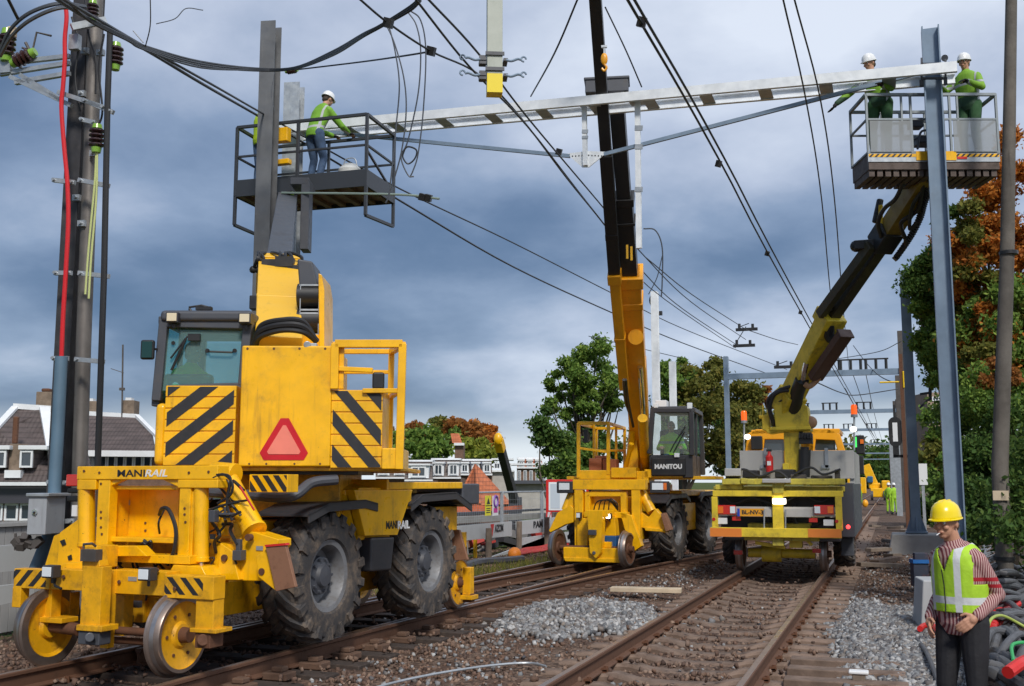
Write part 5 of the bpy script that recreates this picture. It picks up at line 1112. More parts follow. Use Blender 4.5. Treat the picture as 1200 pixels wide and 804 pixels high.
tpole('catenary_pole', L1, 'grey H-section pole standing in front of the dark raised platform', -.2, 9.26, .25, .30, mat('dull grey pole steel', (.15, .155, .165), .5, .4, dirt=.4, dirtc=(.25, .25, .25), dscale=3, var=.15, streak=.3), group='portal poles')
L2 = Fr((-10.2, 16.8, 0), R(12))
tpole('catenary_pole', L2, 'pale galvanised pole behind the worker on the dark platform, shorter than the one beside it', -.2, 9.15, .30, .30, galv, group='portal poles')
# left twin pole
PA = Fr((-8.93, 9.97, 0), R(8))
o = tpole('catenary_pole', PA, 'broad dark brown H-section pole at the far left with a red cable clipped to it', -.2, 9.6, .20, .34, mat('dark pole steel', (.05, .048, .052), .55, .3, dirt=.5, dirtc=(.13, .11, .10), dscale=4, var=.3, streak=.4), group='portal poles')
o_pa = o
def strip(F, x0, y0, x1, y1, v, h=.05, d=.04, m=galv, name='cable_clamp', par=None):
    mb = MB(); a = F.l(x0, y0, v); b = F.l(x1, y1, v); mb.bar(a, b, d, h, up=(0, 0, 1))
    for p in (a+(b-a)*.1, a+(b-a)*.9): mb.cyl(p-Vector((0, .05, 0)), p, .018, n=8)
    return mb.build(name, m, par, F)
for q in ((68, 108, 128, 128), (62, 211, 88, 214), (92, 211, 128, 218), (64, 320, 84, 320), (92, 320, 128, 324), (62, 420, 80, 420), (88, 421, 122, 424), (97, 117, 133, 132), (95, 140, 112, 144), (56, 612, 88, 610), (56, 565, 80, 566)):
    strip(PA, *q, -.42, par=o)
red_p = [(76, 0), (78, 20), (76, 45), (76, 70), (74, 100), (72, 125), (75, 170), (79, 215), (80, 260), (77, 320), (74, 370), (72, 420)]
mb = MB(); mb.tube(spline([PA.l(x, y, -.50) for x, y in red_p], 4), .025, 10); tag(mb.build('red_cable', cred, None, PA), 'thick red cable running down the far left pole', 'cable')
mb = MB(); mb.tube(spline([PA.l(x, y, -.52) for x, y in [(72, 418), (68, 500), (64, 570), (62, 610), (52, 640), (40, 670)]], 5), .068, 12); tag(mb.build('grey_conduit', cgry, None, PA), 'blue grey plastic conduit continuing below the red cable', 'conduit')
mb = MB(); mb.tube([PA.l(x, y, -.45) for x, y in [(129, 36), (126, 120), (122, 320), (114, 560)]], .035, 10); tag(mb.build('black_conduit', rub, None, PA), 'thin black conduit down the right side of the far left pole', 'conduit')
mb = MB(); mb.tube([PA.l(x, y, -.12) for x, y in [(113, -8), (107, 160), (98, 400), (93, 560), (91, 640)]], .085, 16); tag(mb.build('steel_pipe', mat('brown grey pipe', (.17, .155, .145), .5, .4, dirt=.5, dirtc=(.07,.06,.055), var=.2, streak=.5), None, PA), 'brown grey steel pipe standing against the far left pole', 'pipe')
for pts in ([(113, 175), (111, 215), (104, 290), (100, 345)], [(114, 175), (113, 230), (107, 300), (104, 350)]):
    mb = MB(); mb.tube(spline([PA.l(x, y, -.45) for x, y in pts], 4), .012, 6); tag(mb.build('earth_wire', mat('yellow green wire', (.55, .6, .25), .4), None, PA), 'thin pale yellow earth wire hanging from the insulator on the far left pole', 'wire', 'earth wires on the left pole')
def insul(F, p, ax, label=None, s=1, par=None, n=4, group='green and brown insulators'):
    p = Vector(p); ax = Vector(ax).normalized(); mb = MB(); l = .055*n*s
    prof = [(-.05*s, 0), (-.05*s, .05*s), (0, .06*s)]
    mb.mat(0).rev(prof+[(0, 0)], p, ax, n=16)
    mb.mat(1)
    for i in range(n): mb.rev([(l*i/n, .045*s), (l*(i+.35)/n, .088*s), (l*(i+.6)/n, .088*s), (l*(i+1)/n, .045*s)], p, ax, n=16)
    mb.mat(0).rev([(l, .06*s), (l+.06*s, .05*s), (l+.06*s, 0)], p, ax, n=16)
    o = mb.build('insulator', [ceg, ceb], par, F)
    if label: tag(o, label, 'insulator', group)
    return o
insul(PA, PA.l(114, 151, -.45), (0, 0, -1), 'green and brown insulator on the front of the far left pole, above the earth wires')
insul(PA, PA.l(136, 55, -.35), (0, 0, -1), 'green and brown insulator right of the black conduit near the top of the left pole')
insul(PA, PA.l(7, 66, -.4), (0, 0, 1), 'green and brown insulator at the left picture edge on the end of the bracket arm', 1.2)
insul(PA, PA.l(18, 73, -.4), (.8, 0, .35), 'tilted green and brown insulator lying beside the upright one on the bracket arm')
insul(PA, PA.l(108, 22, -.6), (0, 0, 1), 'dark insulator on the crossbar at the head of the left pole', .8)
mb = MB(); mb.bar(PA.l(84, 32, -.55), PA.l(124, 24, -.3), .06, .08)
for a, b in (((0, 87), (82, 74)), ((0, 75), (82, 66)), ((18, 97), (82, 86)), ((12, 90), (84, 124)), ((24, 88), (70, 116))): mb.bar(PA.l(*a, -.35), PA.l(*b, -.35), .05, .05)
mb.box(PA.l(9, 78, -.35), (.14, .1, .18)); mb.box(PA.l(88, 50, -.4), (.12, .08, .18))
tag(mb.build('bracket_arm', galv, None, PA), 'galvanised bracket arm reaching left out of the picture from the far left pole', 'bracket')
mb = MB(); mb.box(PA.l(14, 38, -.4), (.10, .08, .14)); tag(mb.build('beige_block', woodl, None, PA, bevel=.02), 'small beige block above the insulator at the left picture edge', 'cap')
mb = MB(); mb.tube([PA.l(26, 56, -.4), PA.l(38, 60, -.4), PA.l(43, 38, -.4), PA.l(60, 42, -.4)], .013); mb.tube([PA.l(30, 50, -.4), PA.l(38, 66, -.4)], .018); tag(mb.build('earthing_rod', brg, None, PA), 'thin bent rod on top of the bracket arm left of the pole', 'rod')
for i, (x, y) in enumerate(((100, 60), (118, 62), (96, 110), (110, 180), (90, 232), (96, 262))):
    mb = MB(); p = PA.l(x, y, -.22); mb.box(p, (.09, .05, .07)); mb.cyl(p-Vector((0, .06, 0)), p, .02, n=8); mb.build('bolted_plate', galv, o_pa, PA)
for pts in ([(84, 20), (92, 50), (88, 90), (94, 130)], [(100, 0), (104, 40), (112, 70), (112, 110)], [(122, 40), (116, 80), (120, 130), (114, 150)]):
    mb = MB(); mb.tube(spline([PA.l(x, y, -.34) for x, y in pts]), .012, 6); mb.build('small_cable', rub, o_pa, PA)
# grey cabinet
mb = MB(); CBX = Fr(PA.M.to_translation(), R(14)); mb.px(CBX, 32, 581, 54, 627, -.9, -.5); cbx = mb.build('cable_cabinet', mat('grey cabinet paint', (.33, .35, .38), .45, dirt=.3, streak=.3), None, CBX, bevel=.012); tag(cbx, 'small grey metal cabinet with a round lock left of the conduit', 'cabinet')
mb = MB(); mb.px(CBX, 30, 578, 57, 582, -.93, -.45); mb.build('cabinet_lid', galv, cbx, CBX, bevel=.008); mb = MB(); p = CBX.l(40, 600, -.92); mb.cyl(p, p+Vector((0, .04, 0)), .03, n=12); mb.cyl(p+Vector((0, -.01, .0)), p+Vector((0, .04, -.06)), .012, n=8); mb.build('cabinet_lock', chr_, cbx, CBX)
mb = MB(); 
for i in range(9): mb.tube(spline([CBX.l(17+rnd.uniform(0, 30), 632+rnd.uniform(0, 10), -.8) for _ in range(4)]), .012, 6)
for i in range(6): mb.box(CBX.l(20+i*5, 634+rnd.uniform(-4, 6), -.8), (.08, .08, .08), (rnd.random(), rnd.random(), 0))
mb.bar(CBX.l(18, 625, -.8), CBX.l(18, 645, -.8), .02, .02); tag(mb.build('cable_fittings', brg, None, CBX, bevel=.01), 'tangle of brown metal cable fittings below the grey cabinet', 'fittings')
# portal beam: two channels and battens
YB = 16.5
zL, zR = 8.22, 7.88
xL, xR = -10.5, 1.17
def zbeam(x): return zL+(zR-zL)*(x-xL)/(xR-xL)
bm_ = empty('portal_beam', Fr((-4, 16.7, 8)), 'long white galvanised double beam spanning both tracks between the two work platforms', 'beam')
def chan(y, sgn, h=.155):
    mb = MB(); pr = [(-.035*sgn, -h/2), (.035*sgn, -h/2), (.035*sgn, -h/2+.012), (-.023*sgn, -h/2+.012), (-.023*sgn, h/2-.012), (.035*sgn, h/2-.012), (.035*sgn, h/2), (-.035*sgn, h/2)]
    mb.ext([Vector((xL, y+p, zL+q)) for p, q in pr], (xR-xL, 0, zR-zL)); return mb.build('channel', galvw, bm_)
chan(YB, 1); chan(YB+.50, -1)
for i in range(13):
    x = -9.9+i*.92
    if x > .7: break
    mb = MB(); mb.box((x, YB+.25, zbeam(x)-.06), (.20, .48, .012)); mb.build('batten', galv, bm_)
# trusses below the beam
TB = Fr((0, YB+.25, 0)); a_ = TB.l(1116, 78, 0); g_ = TB.l(688, 184, 0); l_ = TB.l(400, 157, 0)
for nm, p_, q_ in (('tie', TB.l(1098, 80, 0), TB.l(708, 181, 0)), ('tie', TB.l(668, 183, 0), TB.l(385, 155, 0))):
    mb = MB(); mb.bar(p_, q_, .05, .06); o = mb.build('tie_rod', blg, None, TB); tag(o, 'long blue grey tie rod sloping from the right pole down to the white gusset' if nm == 'tie' and p_.x > 0 else 'long blue grey tie rod sloping from the white gusset up to the left platform', 'tie rod', 'tie rods under the portal beam')
mb = MB(); 
mb.ext([TB.l(x, y, -.02) for x, y in ((664, 180), (688, 177), (712, 178), (690, 196), (682, 196))], (0, .02, 0)); gs = mb.build('gusset_plate', galvw, None, TB); tag(gs, 'white triangular gusset plate full of bolt holes under the middle of the beam', 'gusset')
mb = MB()
for i in range(12): p = TB.l(667+i*3.8, 182-(abs(i-6)*-.2), -.024); mb.cyl(p, p+Vector((0, .003, 0)), .012, n=8)
for i in range(3): p = TB.l(686, 184+i*3.5, -.024); mb.cyl(p, p+Vector((0, .003, 0)), .012, n=8)
mb.build('bolt_hole', blk, gs, TB)
mb = MB(); mb.bar(TB.l(684.5, 120, -.05), TB.l(686, 194, -.05), .075, .06, up=(0, 1, 0)); s_ = mb.build('hanger_post', galvw, None, TB); tag(s_, 'short white hanger post between the beam and the gusset plate', 'hanger', 'hangers under the portal beam')
mb = MB(); mb.bar(TB.l(678, 122, -.05), TB.l(690, 120, -.05), .3, .03); mb.bar(TB.l(682, 154, -.08), TB.l(689, 154, -.08), .02, .06); mb.bar(TB.l(682, 161, -.08), TB.l(689, 161, -.08), .02, .05); mb.build('clamp', galv, s_, TB)
mb = MB(); mb.bar(TB.l(747, 117, -.05), TB.l(749, 291, -.05), .085, .07, up=(0, 1, 0)); s_ = mb.build('hanger_post', galvw, None, TB); tag(s_, 'long white hanger post right of the crane boom, reaching far below the beam', 'hanger', 'hangers under the portal beam')
mb = MB(); mb.bar(TB.l(738, 120, -.05), TB.l(757, 118, -.05), .3, .04)
for y in (150, 172, 222): mb.bar(TB.l(744, y, -.08), TB.l(753, y, -.08), .03, .08)
mb.build('clamp', galv, s_, TB)
# clamps on right pole
mb = MB()
for y in (75, 92): mb.bar(P1.l(1080, y, -.14), P1.l(1108, y, -.14), .03, .03)
for x in (1080, 1108): mb.bar(P1.l(x, 68, -.14), P1.l(x, 100, -.14), .03, .03)
mb.box(P1.l(1080, 98, -.1), (.06, .05, .10)); mb.box(P1.l(1108, 95, -.1), (.05, .05, .10)); mb.cyl(P1.l(1107, 68, -.16), P1.l(1107, 68, -.1), .05, n=14); tag(mb.build('beam_clamp', pla, None, P1), 'dark bolted clamp fixing the white beam to the right pole', 'clamp')
# wires ------------------------------------------------------------
def wire_(pts, r, label, group=None, m=wire, k=6, name='overhead_wire', cat='wire', clips_=()):
    P_ = [P3(*p) for p in pts]; P_ = spline(P_, k) if len(P_) > 2 else P_
    mb = MB(); mb.tube(P_, r, 6); o = mb.build(name, m, None); tag(o, label, cat, group)
    if clips_:
        for c in clips_:
            mb = MB(); p = P3(*c); mb.box(p, (.09, .09, .10), (.3, .3, .2)); mb.build('wire_clamp', blk, o)
    return o
tg = 'twin contact wires over the right track'
wire_([(731, -8, 10.2), (841, 184, 16), (951, 388, 32), (1030, 525, 110)], .016, 'twin wire running from the top edge over the beam towards the lime truck boom', tg, clips_=((842, 192, 15.9), (899, 297, 22), (938, 366, 29)))
wire_([(739, -8, 10.2), (848, 184, 16), (955, 386, 32), (1032, 525, 110)], .016, 'twin wire running from the top edge over the beam towards the lime truck boom', tg, clips_=((752, 26, 11),))
tg = 'steep wires left of the raised basket'
wire_([(916, -8, 11), (945, 120, 14), (963, 235, 18), (975, 360, 26), (985, 434, 52)], .011, 'steep thin wire crossing the sky left of the raised basket', tg)
wire_([(929, -8, 11), (962, 120, 14), (978, 235, 18), (988, 360, 26), (995, 434, 52)], .011, 'steep thin wire crossing the sky left of the raised basket', tg)
wire_([(57, -8, 8.5), (100, 20, 9.5), (170, 58, 11.5), (240, 100, 14), (330, 152, 18.6), (470, 236, 21), (600, 312, 26), (716, 366, 33), (800, 402, 42), (905, 440, 54)], .020, 'lower, thicker wire running from the left pole under the dark platform to the far portal')
wire_([(62, -8, 8.5), (110, 20, 9.5), (175, 58, 11.5), (250, 100, 14), (338, 150, 18.6), (470, 222, 21), (600, 284, 26), (716, 343, 33), (800, 385, 42), (922, 433, 54)], .016, 'upper, thinner wire running from the left pole under the dark platform to the far portal')
wire_([(497, -6, 10.8), (560, 62, 12.5), (620, 140, 15), (700, 235, 20), (755, 300, 25), (810, 354, 32), (874, 398, 44)], .013, 'topmost of the three wires running from the yellow tipped post to the far insulator')
wire_([(483, -6, 10.8), (550, 78, 12.5), (618, 148, 15), (690, 240, 20), (755, 320, 25), (800, 362, 32), (866, 406, 44)], .013, 'middle of the three wires running from the yellow tipped post to the far insulator', clips_=((655, 178, 17),))
wire_([(418, -4, 10.8), (455, 27, 11.2), (505, 60, 12), (562, 88, 13.2), (612, 140, 15), (665, 210, 18), (713, 270, 22), (760, 336, 27), (862, 408, 44)], .012, 'lowest of the three wires running from the yellow tipped post to the far insulator', clips_=((455, 27, 11.2), (505, 60, 12)))
wire_([(679, -6, 12), (650, 62, 13), (622, 113, 16.8)], .011, 'slack rope tied to the portal beam right of the yellow tipped post', m=wire)
wire_([(709, 8, 16.2), (733, 58, 16.4), (752, 102, 16.8)], .012, 'thin rope from the crane jib down to the portal beam')
# bundles at the left
for i, (o1, o2) in enumerate(((0, 0), (3, 2), (6, 5), (9, 3))):
    wire_([(62+o1, -8, 8.8), (105, 22+o1*.3, 9.5), (150, 44+o1*.4, 10.4), (170, 54+o1*.5, 11), (235, 72+o1*.8, 13.2), (300, 80+o2*.6, 15.6), (345, 79+o2*.4, 15.4), (390, 60+o2, 13.6), (425, 40+o2*.7, 12), (445, 30+o2*.5, 11.6), (480, 8+o2, 11.2), (493, -4+o2, 11)], .013, 'wire of the slack bundle sagging between the left pole and the top edge', 'slack wire bundle')
wire_([(0, 60, 9.4), (12, 35, 9.3), (35, 15, 9.2), (70, 4, 9.2), (100, 8, 9.5)], .018, 'thick arched cable at the top left corner', 'arched cables at the top left', m=wirel); wire_([(0, 66, 9.4), (14, 42, 9.3), (38, 22, 9.2), (72, 9, 9.2), (100, 14, 9.5)], .018, 'thick arched cable at the top left corner', 'arched cables at the top left', m=wirel)
wire_([(8, -4, 9), (21, 22, 9.2)], .014, 'short dark rod meeting the arched cables at the top left corner')
wire_([(345, 82, 16.0), (420, 73, 14.5), (470, 66, 12.6), (507, 60, 12)], .011, 'straight thin wire from the green insulator on the grey pole to the top wires')
wire_([(170, 56, 11), (176, 30, 10.6), (176, -6, 10.2)], .006, 'hair thin wire rising from the slack bundle to the top edge', m=wirel)
wire_([(168, 50, 11), (156, 36, 11)], .006, 'short loose wire end on the slack bundle', m=wirel)
wire_([(183, 28, 11), (205, 22, 11), (218, 10, 11), (238, 12, 11)], .005, 'loose curled wire floating against the sky right of the left pole', m=wirel)
insul(WORLD, P3(347, 82, 16.0), (-1, .05, 0), 'small dark insulator with green ends at the right of the grey pole, near its top', .55, n=5)
insul(WORLD, P3(342, 227, 16.4), (-1, .2, 0), 'small dark insulator with green ends under the dark platform', .55)
wire_([(330, 226, 16.4), (465, 228, 15.6), (515, 233, 15.4)], .017, 'grey green stay rod under the dark platform, ending in a pair of clips', m=mat('grey green rod', (.25, .32, .28), .5), name='stay_rod', cat='rod', clips_=((495, 231, 15.45), (502, 232, 15.45)))
# hanging loops
lp = 'hanging wire ends'
for i, pts in enumerate(([(455, 27), (463, 60), (468, 100), (464, 150), (458, 210), (455, 232)], [(452, 28), (462, 50), (473, 90), (476, 130), (470, 180), (456, 228), (452, 238)], [(478, 14), (488, 30), (493, 60), (490, 110), (478, 165), (470, 184), (478, 205), (485, 207)], [(480, 12), (493, 24), (499, 60), (496, 130), (490, 180), (484, 200), (480, 208)])):
    wire_([(x, y, 11.9) for x, y in pts], .0085, 'thin wire end dangling in front of the beam right of the dark platform', lp, m=wirel)
wire_([(472, 178, 11.9), (478, 172, 11.9), (488, 176, 11.9), (486, 186, 11.9), (478, 192, 11.9), (472, 184, 11.9), (474, 176, 11.9)], .010, 'small coil at the lower end of the dangling wires')
wire_([(322, 130, 17), (318, 110, 17), (322, 84, 17)], .004, 'hair thin wire beside the grey pole above the left worker', m=wirel)
wire_([(754, 268, 16), (768, 270, 16), (776, 290, 16), (776, 330, 16), (775, 348, 16)], .010, 'thin wire loop curling down right of the long hanger post', m=wirel)
wire_([(776, 300, 16), (770, 325, 16), (760, 345, 16)], .008, 'short slack wire crossing the loop right of the crane boom', m=wirel)
wire_([(874, 386, 44), (910, 398, 50), (935, 404, 54)], .018, 'far wire between the insulator and the lime boom')
wire_([(757, 302, 25), (812, 346, 32), (874, 386, 44)], .014, 'far thin wire right of the orange boom, the upper one')
wire_([(690, 394, 34), (800, 420, 40)], .014, 'far thin wire passing behind the orange boom towards the tree')
for (x, y) in ((872, 405), (920, 430), (875, 386)):
    G = Fr(P3(x, y, 45)); mb = MB(); mb.box((0, 0, 0), (.9, .12, .12)); mb.cyl((-.3, 0, 0), (-.3, 0, .25), .06); mb.cyl((.25, 0, 0), (.25, 0, .22), .06); mb.bar((-.35, 0, .1), (.1, 0, .8) if y == 405 else (.1, 0, .25), .03, .03); o = mb.build('line_clamp', blk, None, G)
    tag(o, {405: 'dark clamp cluster where the far wires meet, above the trees', 430: 'dark clamp on the far wire just left of the lime boom', 386: 'dark clamp on the thin far wire, the upper one'}[y], 'clamp')
# hanging white post with yellow end
HP = Fr(P3(580, 60, 12.2), R(24))
mb = MB(); x0 = HP.l(571, 60, 0).x; x1 = HP.l(589, 60, 0).x; z1 = HP.l(580, -200, 0).z; zm = HP.l(580, 86, 0).z; z0 = HP.l(580, 108, 0).z; w_ = (x1-x0)
mb.bx(x0, x1, 0, w_, zm, z1); hp = mb.build('hanging_post', mat('pale grey green post', (.42, .45, .40), .5, dirt=.2, streak=.2), None, HP, bevel=.004); tag(hp, 'pale square post hanging down from the top edge with a yellow end and four hooks', 'post')
mb = MB(); mb.bx(x0-.001, x1+.001, -.001, w_+.001, z0, zm); mb.build('yellow_end', mat('bright yellow paint', (.85, .66, .01), .4), hp, HP)
for y in (64, 82):
    z = HP.l(580, y, 0).z; mb = MB(); mb.bx(x0-.02, x1+.02, -.02, 0, z-.01, z+.03); mb.bx(x0-.09, x0-.01, -.01, w_, z-.07, z-.04); mb.bx(x1+.01, x1+.06, -.01, w_, z-.07, z-.04); mb.box((x0-.05, .05, z-.06), (.08, .1, .10)); mb.build('post_bracket', pla, hp, HP)
    for s in (-1, 1):
        xx_ = x0-.08 if s < 0 else x1+.04; mb = MB(); mb.tube(spline([(xx_, 0, z-.06), (xx_+s*.06, 0, z-.07), (xx_+s*.13, 0, z-.045), (xx_+s*.17, 0, z-.05)]), .016, 8)
        c = Vector((xx_+s*.20, 0, z-.045)); mb.tube([c+Vector((math.cos(t), 0, math.sin(t)))*.028 for t in [math.pi*.0+i*.55 for i in range(10)]], .011, 6); mb.build('post_hook', blg, hp, HP)
# old gantry above the frame that carries the hanging post
tp = HP.M @ Vector(((x0+x1)/2, w_/2, z1)); G = Fr((0, tp.y, 0)); mb = MB(); mb.bar((-14.2, 0, tp.z+.11), (6.2, 0, tp.z+.11), .22, .22); og = mb.build('old_gantry', brg, None, G); tag(og, 'old steel gantry above the picture that carries the pale hanging post', 'gantry')
for x in (-14, 6): mb = MB(); mb.bx(x-.12, x+.12, -.12, .12, -3.6, tp.z); mb.build('gantry_leg', brg, og, G)
# distant portals
def portal(y, px_l, px_r, pyb, pyt_r, label, lp=None, ins=True, r=.24):
    a = ony(px_r, pyb, y); xl = ony(px_l, pyb, y).x; G = Fr((0, y, 0)); z = a.z
    root = empty('far_portal', G, label, 'portal', 'distant catenary portals')
    ztop = ony(px_r, pyt_r, y).z
    mb = MB(); mb.bar((xl, 0, z), (a.x, 0, z), r*.8, r); mb.build('crossbeam', blg, root, G)
    mb = MB(); mb.bx(a.x-r*.5, a.x+r*.5, -.15, .15, -.2, ztop); mb.build('mast', brg, root, G)
    if lp is not None:
        mb = MB(); zz2 = ony(px_l, lp, y).z; mb.bx(xl-r*.4, xl+r*.4, -.15, .15, -.6, zz2); mb.build('mast', blg, root, G)
    if ins:
        for f_ in (.60, .72, .86):
            x = xl+(a.x-xl)*f_; mb = MB(); mb.bar((x-.5, 0, z+.55), (x+.5, 0, z+.55), .06, .06)
            for k_ in (-.4, 0, .4): mb.cyl((x+k_, 0, z+.1), (x+k_, 0, z+.55), .06, n=8)
            mb.build('insulator_rack', blk, root, G)
    return root
portal(47, 851, 1057, 435, 388, 'nearest of the distant portals, its blue grey beam ending at a dark mast right', 418)
portal(70, 780, 1053, 481, 440, 'second distant portal beam, seen right of the lime boom', None)
portal(105, 860, 1049, 503, 470, 'third distant portal beam above the truck beacon', None)
portal(150, 900, 1046, 520, 498, 'fourth distant portal, small and thin', None); portal(200, 930, 1044, 531, 512, 'fifth distant portal, almost at the end of the line', None, False); portal(260, 950, 1043, 538, 525, 'sixth and farthest distant portal', None, False)
for i, (x, yt, y, w_, lb, m_) in enumerate(((1062, 385, 42, .22, 'dark brown mast just left of the blue grey pole on its block', brg), (1055, 415, 40, .12, 'slim reddish mast left of the dark mast', rust), (1050, 498, 62, .3, 'grey green mast left of the dark masts, half way to the yellow crane', galv), (1046, 520, 72, .4, 'farther grey green mast beside the hi-vis workers', galv))):
    p = ony(x, yt, y); G = Fr((p.x, y, 0)); tpole('mast', G, lb, -.2, p.z, w_, w_, m_, group='masts right of the track', cat='mast')
for yy2, i in ((443, 0), (457, 1)):
    pass
# signal with oval mirror shape
G = Fr(ony(1049, 506, 40)); mb = MB(); pr = [(math.cos(t)*.22, .0, .30*(1 if math.sin(t) > 0 else -1)+math.sin(t)*.22) for t in [2*math.pi*i/28 for i in range(28)]]; mb.ext(pr, (0, .10, 0)); s = mb.build('signal_board', blk, None, G); tag(s, 'black rounded signal board with a white centre hanging left of the masts', 'signal')
mb = MB(); mb.bx(-.08, .08, -.012, -.002, -.34, .32); mb.build('white_field', wht, s, G); mb = MB(); mb.bx(-.04, .04, .02, .08, .5, .95); mb.bx(-.1, .5, .12, .2, -.9, -.8) ; mb.bx(-.1, .1, .02, .1, -.8, -.5); mb.build('signal_hanger', blk, s, G)
G = Fr(ony(1062, 445, 40)); mb = MB(); mb.bx(-.12, .12, -.1, .1, -.3, .3); mb.bx(-.9, -.1, -.03, .03, -.1, -.04); o = mb.build('yellow_box', mat('bright yellow box', (.85, .55, .01), .4), None, G, bevel=.03); tag(o, 'small bright yellow box high on the dark mast', 'box')
wire_([(1060, 445, 40), (1048, 448, 40), (1030, 440, 42), (1015, 425, 48), (1000, 405, 52)], .02, 'slack far wire sagging to the yellow box on the mast'); wire_([(1056, 400, 42), (1030, 412, 46), (985, 420, 52), (960, 424, 60)], .016, 'far wire running left from the head of the dark mast')
wire_([(948, 444, 30), (985, 460, 40), (1005, 463, 44), (1052, 456, 44)], .02, 'far stay wire crossing between the boom and the masts'); wire_([(990, 455, 40), (1010, 490, 70), (1030, 520, 130)], .02, 'far wire going down the line behind the portals', 'far wires down the line'); wire_([(1000, 440, 52), (1018, 490, 90), (1032, 525, 160)], .02, 'far wire going down the line behind the portals', 'far wires down the line'); wire_([(1015, 440, 52), (1026, 490, 90), (1036, 525, 160)], .02, 'far wire going down the line behind the portals', 'far wires down the line')
G = Fr(P2.M.to_translation()); mb = MB(); mb.bar(G.l(1078, 462, 0), G.l(1092, 460, 0), .06, .06); mb.bar(G.l(1090, 445, 0), G.l(1090, 470, 0), .08, .08, up=(0, 1, 0)); mb.bar(G.l(1078, 478, 0), G.l(1090, 466, 0), .05, .05, up=(0, 1, 0)); mb.bar(G.l(1082, 452, 0), G.l(1092, 450, 0), .04, .04); tag(mb.build('side_bracket', pla, None, G), 'dark bracket on the right side of the blue grey pole with the flared base', 'bracket')
mb = MB(); mb.bar(P1.l(1112, 188, .1), P1.l(1093, 226, .1), .02, .02)
# two pale poles behind the orange boom
for x, yt, w_, y, lb in ((767, 342, 8, 31, 'pale galvanised pole rising just right of the orange boom'), (788, 424, 7, 34, 'short pale pole behind the black cab roof')):
    p = ony(x, yt, y); G = Fr((p.x, y, 0)); tpole('catenary_pole', G, lb, -.5, p.z, .20, .20, galvw, group='pale poles behind the middle telehandler')
G = Fr(P3(766, 352, 32)); mb = MB(); mb.ball((0, 0, 0), (.14, .12, .2)); mb.bar((0, 0, -.2), (0, 0, -.9), .05, .05); mb.box((.15, 0, -.4), (.2, .1, .12)); tag(mb.build('pole_lamp', blk, None, G), 'dark rounded fitting at the top of the pale pole by the orange boom', 'fitting')
# wooden pole on the right
p = onz(1180, 722, 0); G = Fr((p.x, p.y, 0)); t_ = G.l(1187, 0, 0)
mb = MB(); n = 20; mb.tube([(0, 0, -.3), (.02, 0, 2), (t_.x*.5, 0, 5), (t_.x+.02, 0, 9.3)], .12, n, radii=[.115, .11, .095, .075]); wp = mb.build('wooden_pole', mat('weathered pole wood', (.13, .115, .10), .85, dirt=.5, dirtc=(.06, .05, .045), dscale=3, bump=.5, var=.25, streak=.8), None, G); tag(wp, 'tall weathered round wooden pole near the right edge with black bands', 'pole')
for y in (655, 297): 
    q_ = G.l(1182, y, 0); mb = MB(); mb.cyl((q_.x if y < 600 else 0.01, 0, q_.z-.02), (q_.x if y < 600 else .01, 0, q_.z+.03), .14 if y > 600 else .125, n=20); mb.build('steel_band', blk, wp, G)
q_ = G.l(1181, 581, 0); mb = MB(); mb.bx(-.10, .10, -.14, -.12, q_.z-.06, q_.z+.07); mb.build('paper_tag', woodl, wp, G)
# ------------------------------------------------------------------ the isolated concrete block behind the man
G = Fr((.66, 14.2, 0), R(8)); mb = MB(); mb.ext([(-.42, 0, -.1), (.42, 0, -.1), (.36, 0, .62), (-.36, 0, .62)], (0, .6, 0)); tag(mb.build('concrete_block', mat('pale smooth concrete', (.40, .41, .42), .8, dirt=.2, var=.05), None, G, bevel=.02), 'pale grey concrete block standing behind the waist of the man in the yellow helmet', 'block')
# ------------------------------------------------------------------ trees
def bark(name, c): return mat(name, c, .9, dirt=.5, dirtc=tuple(x*.5 for x in c), dscale=6, bump=.5, var=.2)
bk1 = bark('grey brown bark', (.12, .10, .08))
LM = {}
def leaf(key):
    pal = {'green': [(0.081, 0.154, 0.029), (0.181, 0.299, 0.054), (0.117, 0.217, 0.044), (0.290, 0.399, 0.073), (0.054, 0.109, 0.021)],
           'dark': [(0.044, 0.094, 0.025), (0.100, 0.190, 0.040), (0.065, 0.130, 0.033), (0.164, 0.245, 0.051), (0.029, 0.065, 0.018)],
           'orange': [(0.471, 0.136, 0.021), (0.653, 0.236, 0.036), (0.307, 0.100, 0.021), (0.761, 0.307, 0.054), (0.217, 0.128, 0.036)],
           'olive': [(0.136, 0.154, 0.033), (0.236, 0.226, 0.045), (0.090, 0.117, 0.025), (0.307, 0.254, 0.054)],
           'russet': [(0.271, 0.100, 0.027), (0.399, 0.154, 0.036), (0.181, 0.081, 0.025), (0.471, 0.217, 0.054)],
           'yellowgreen': [(0.181, 0.236, 0.033), (0.307, 0.344, 0.045), (0.128, 0.181, 0.029), (0.362, 0.362, 0.054)]}[key]
    if key not in LM: LM[key] = island_mat('leaves '+key, pal, .7, translucent=.4)
    return LM[key]
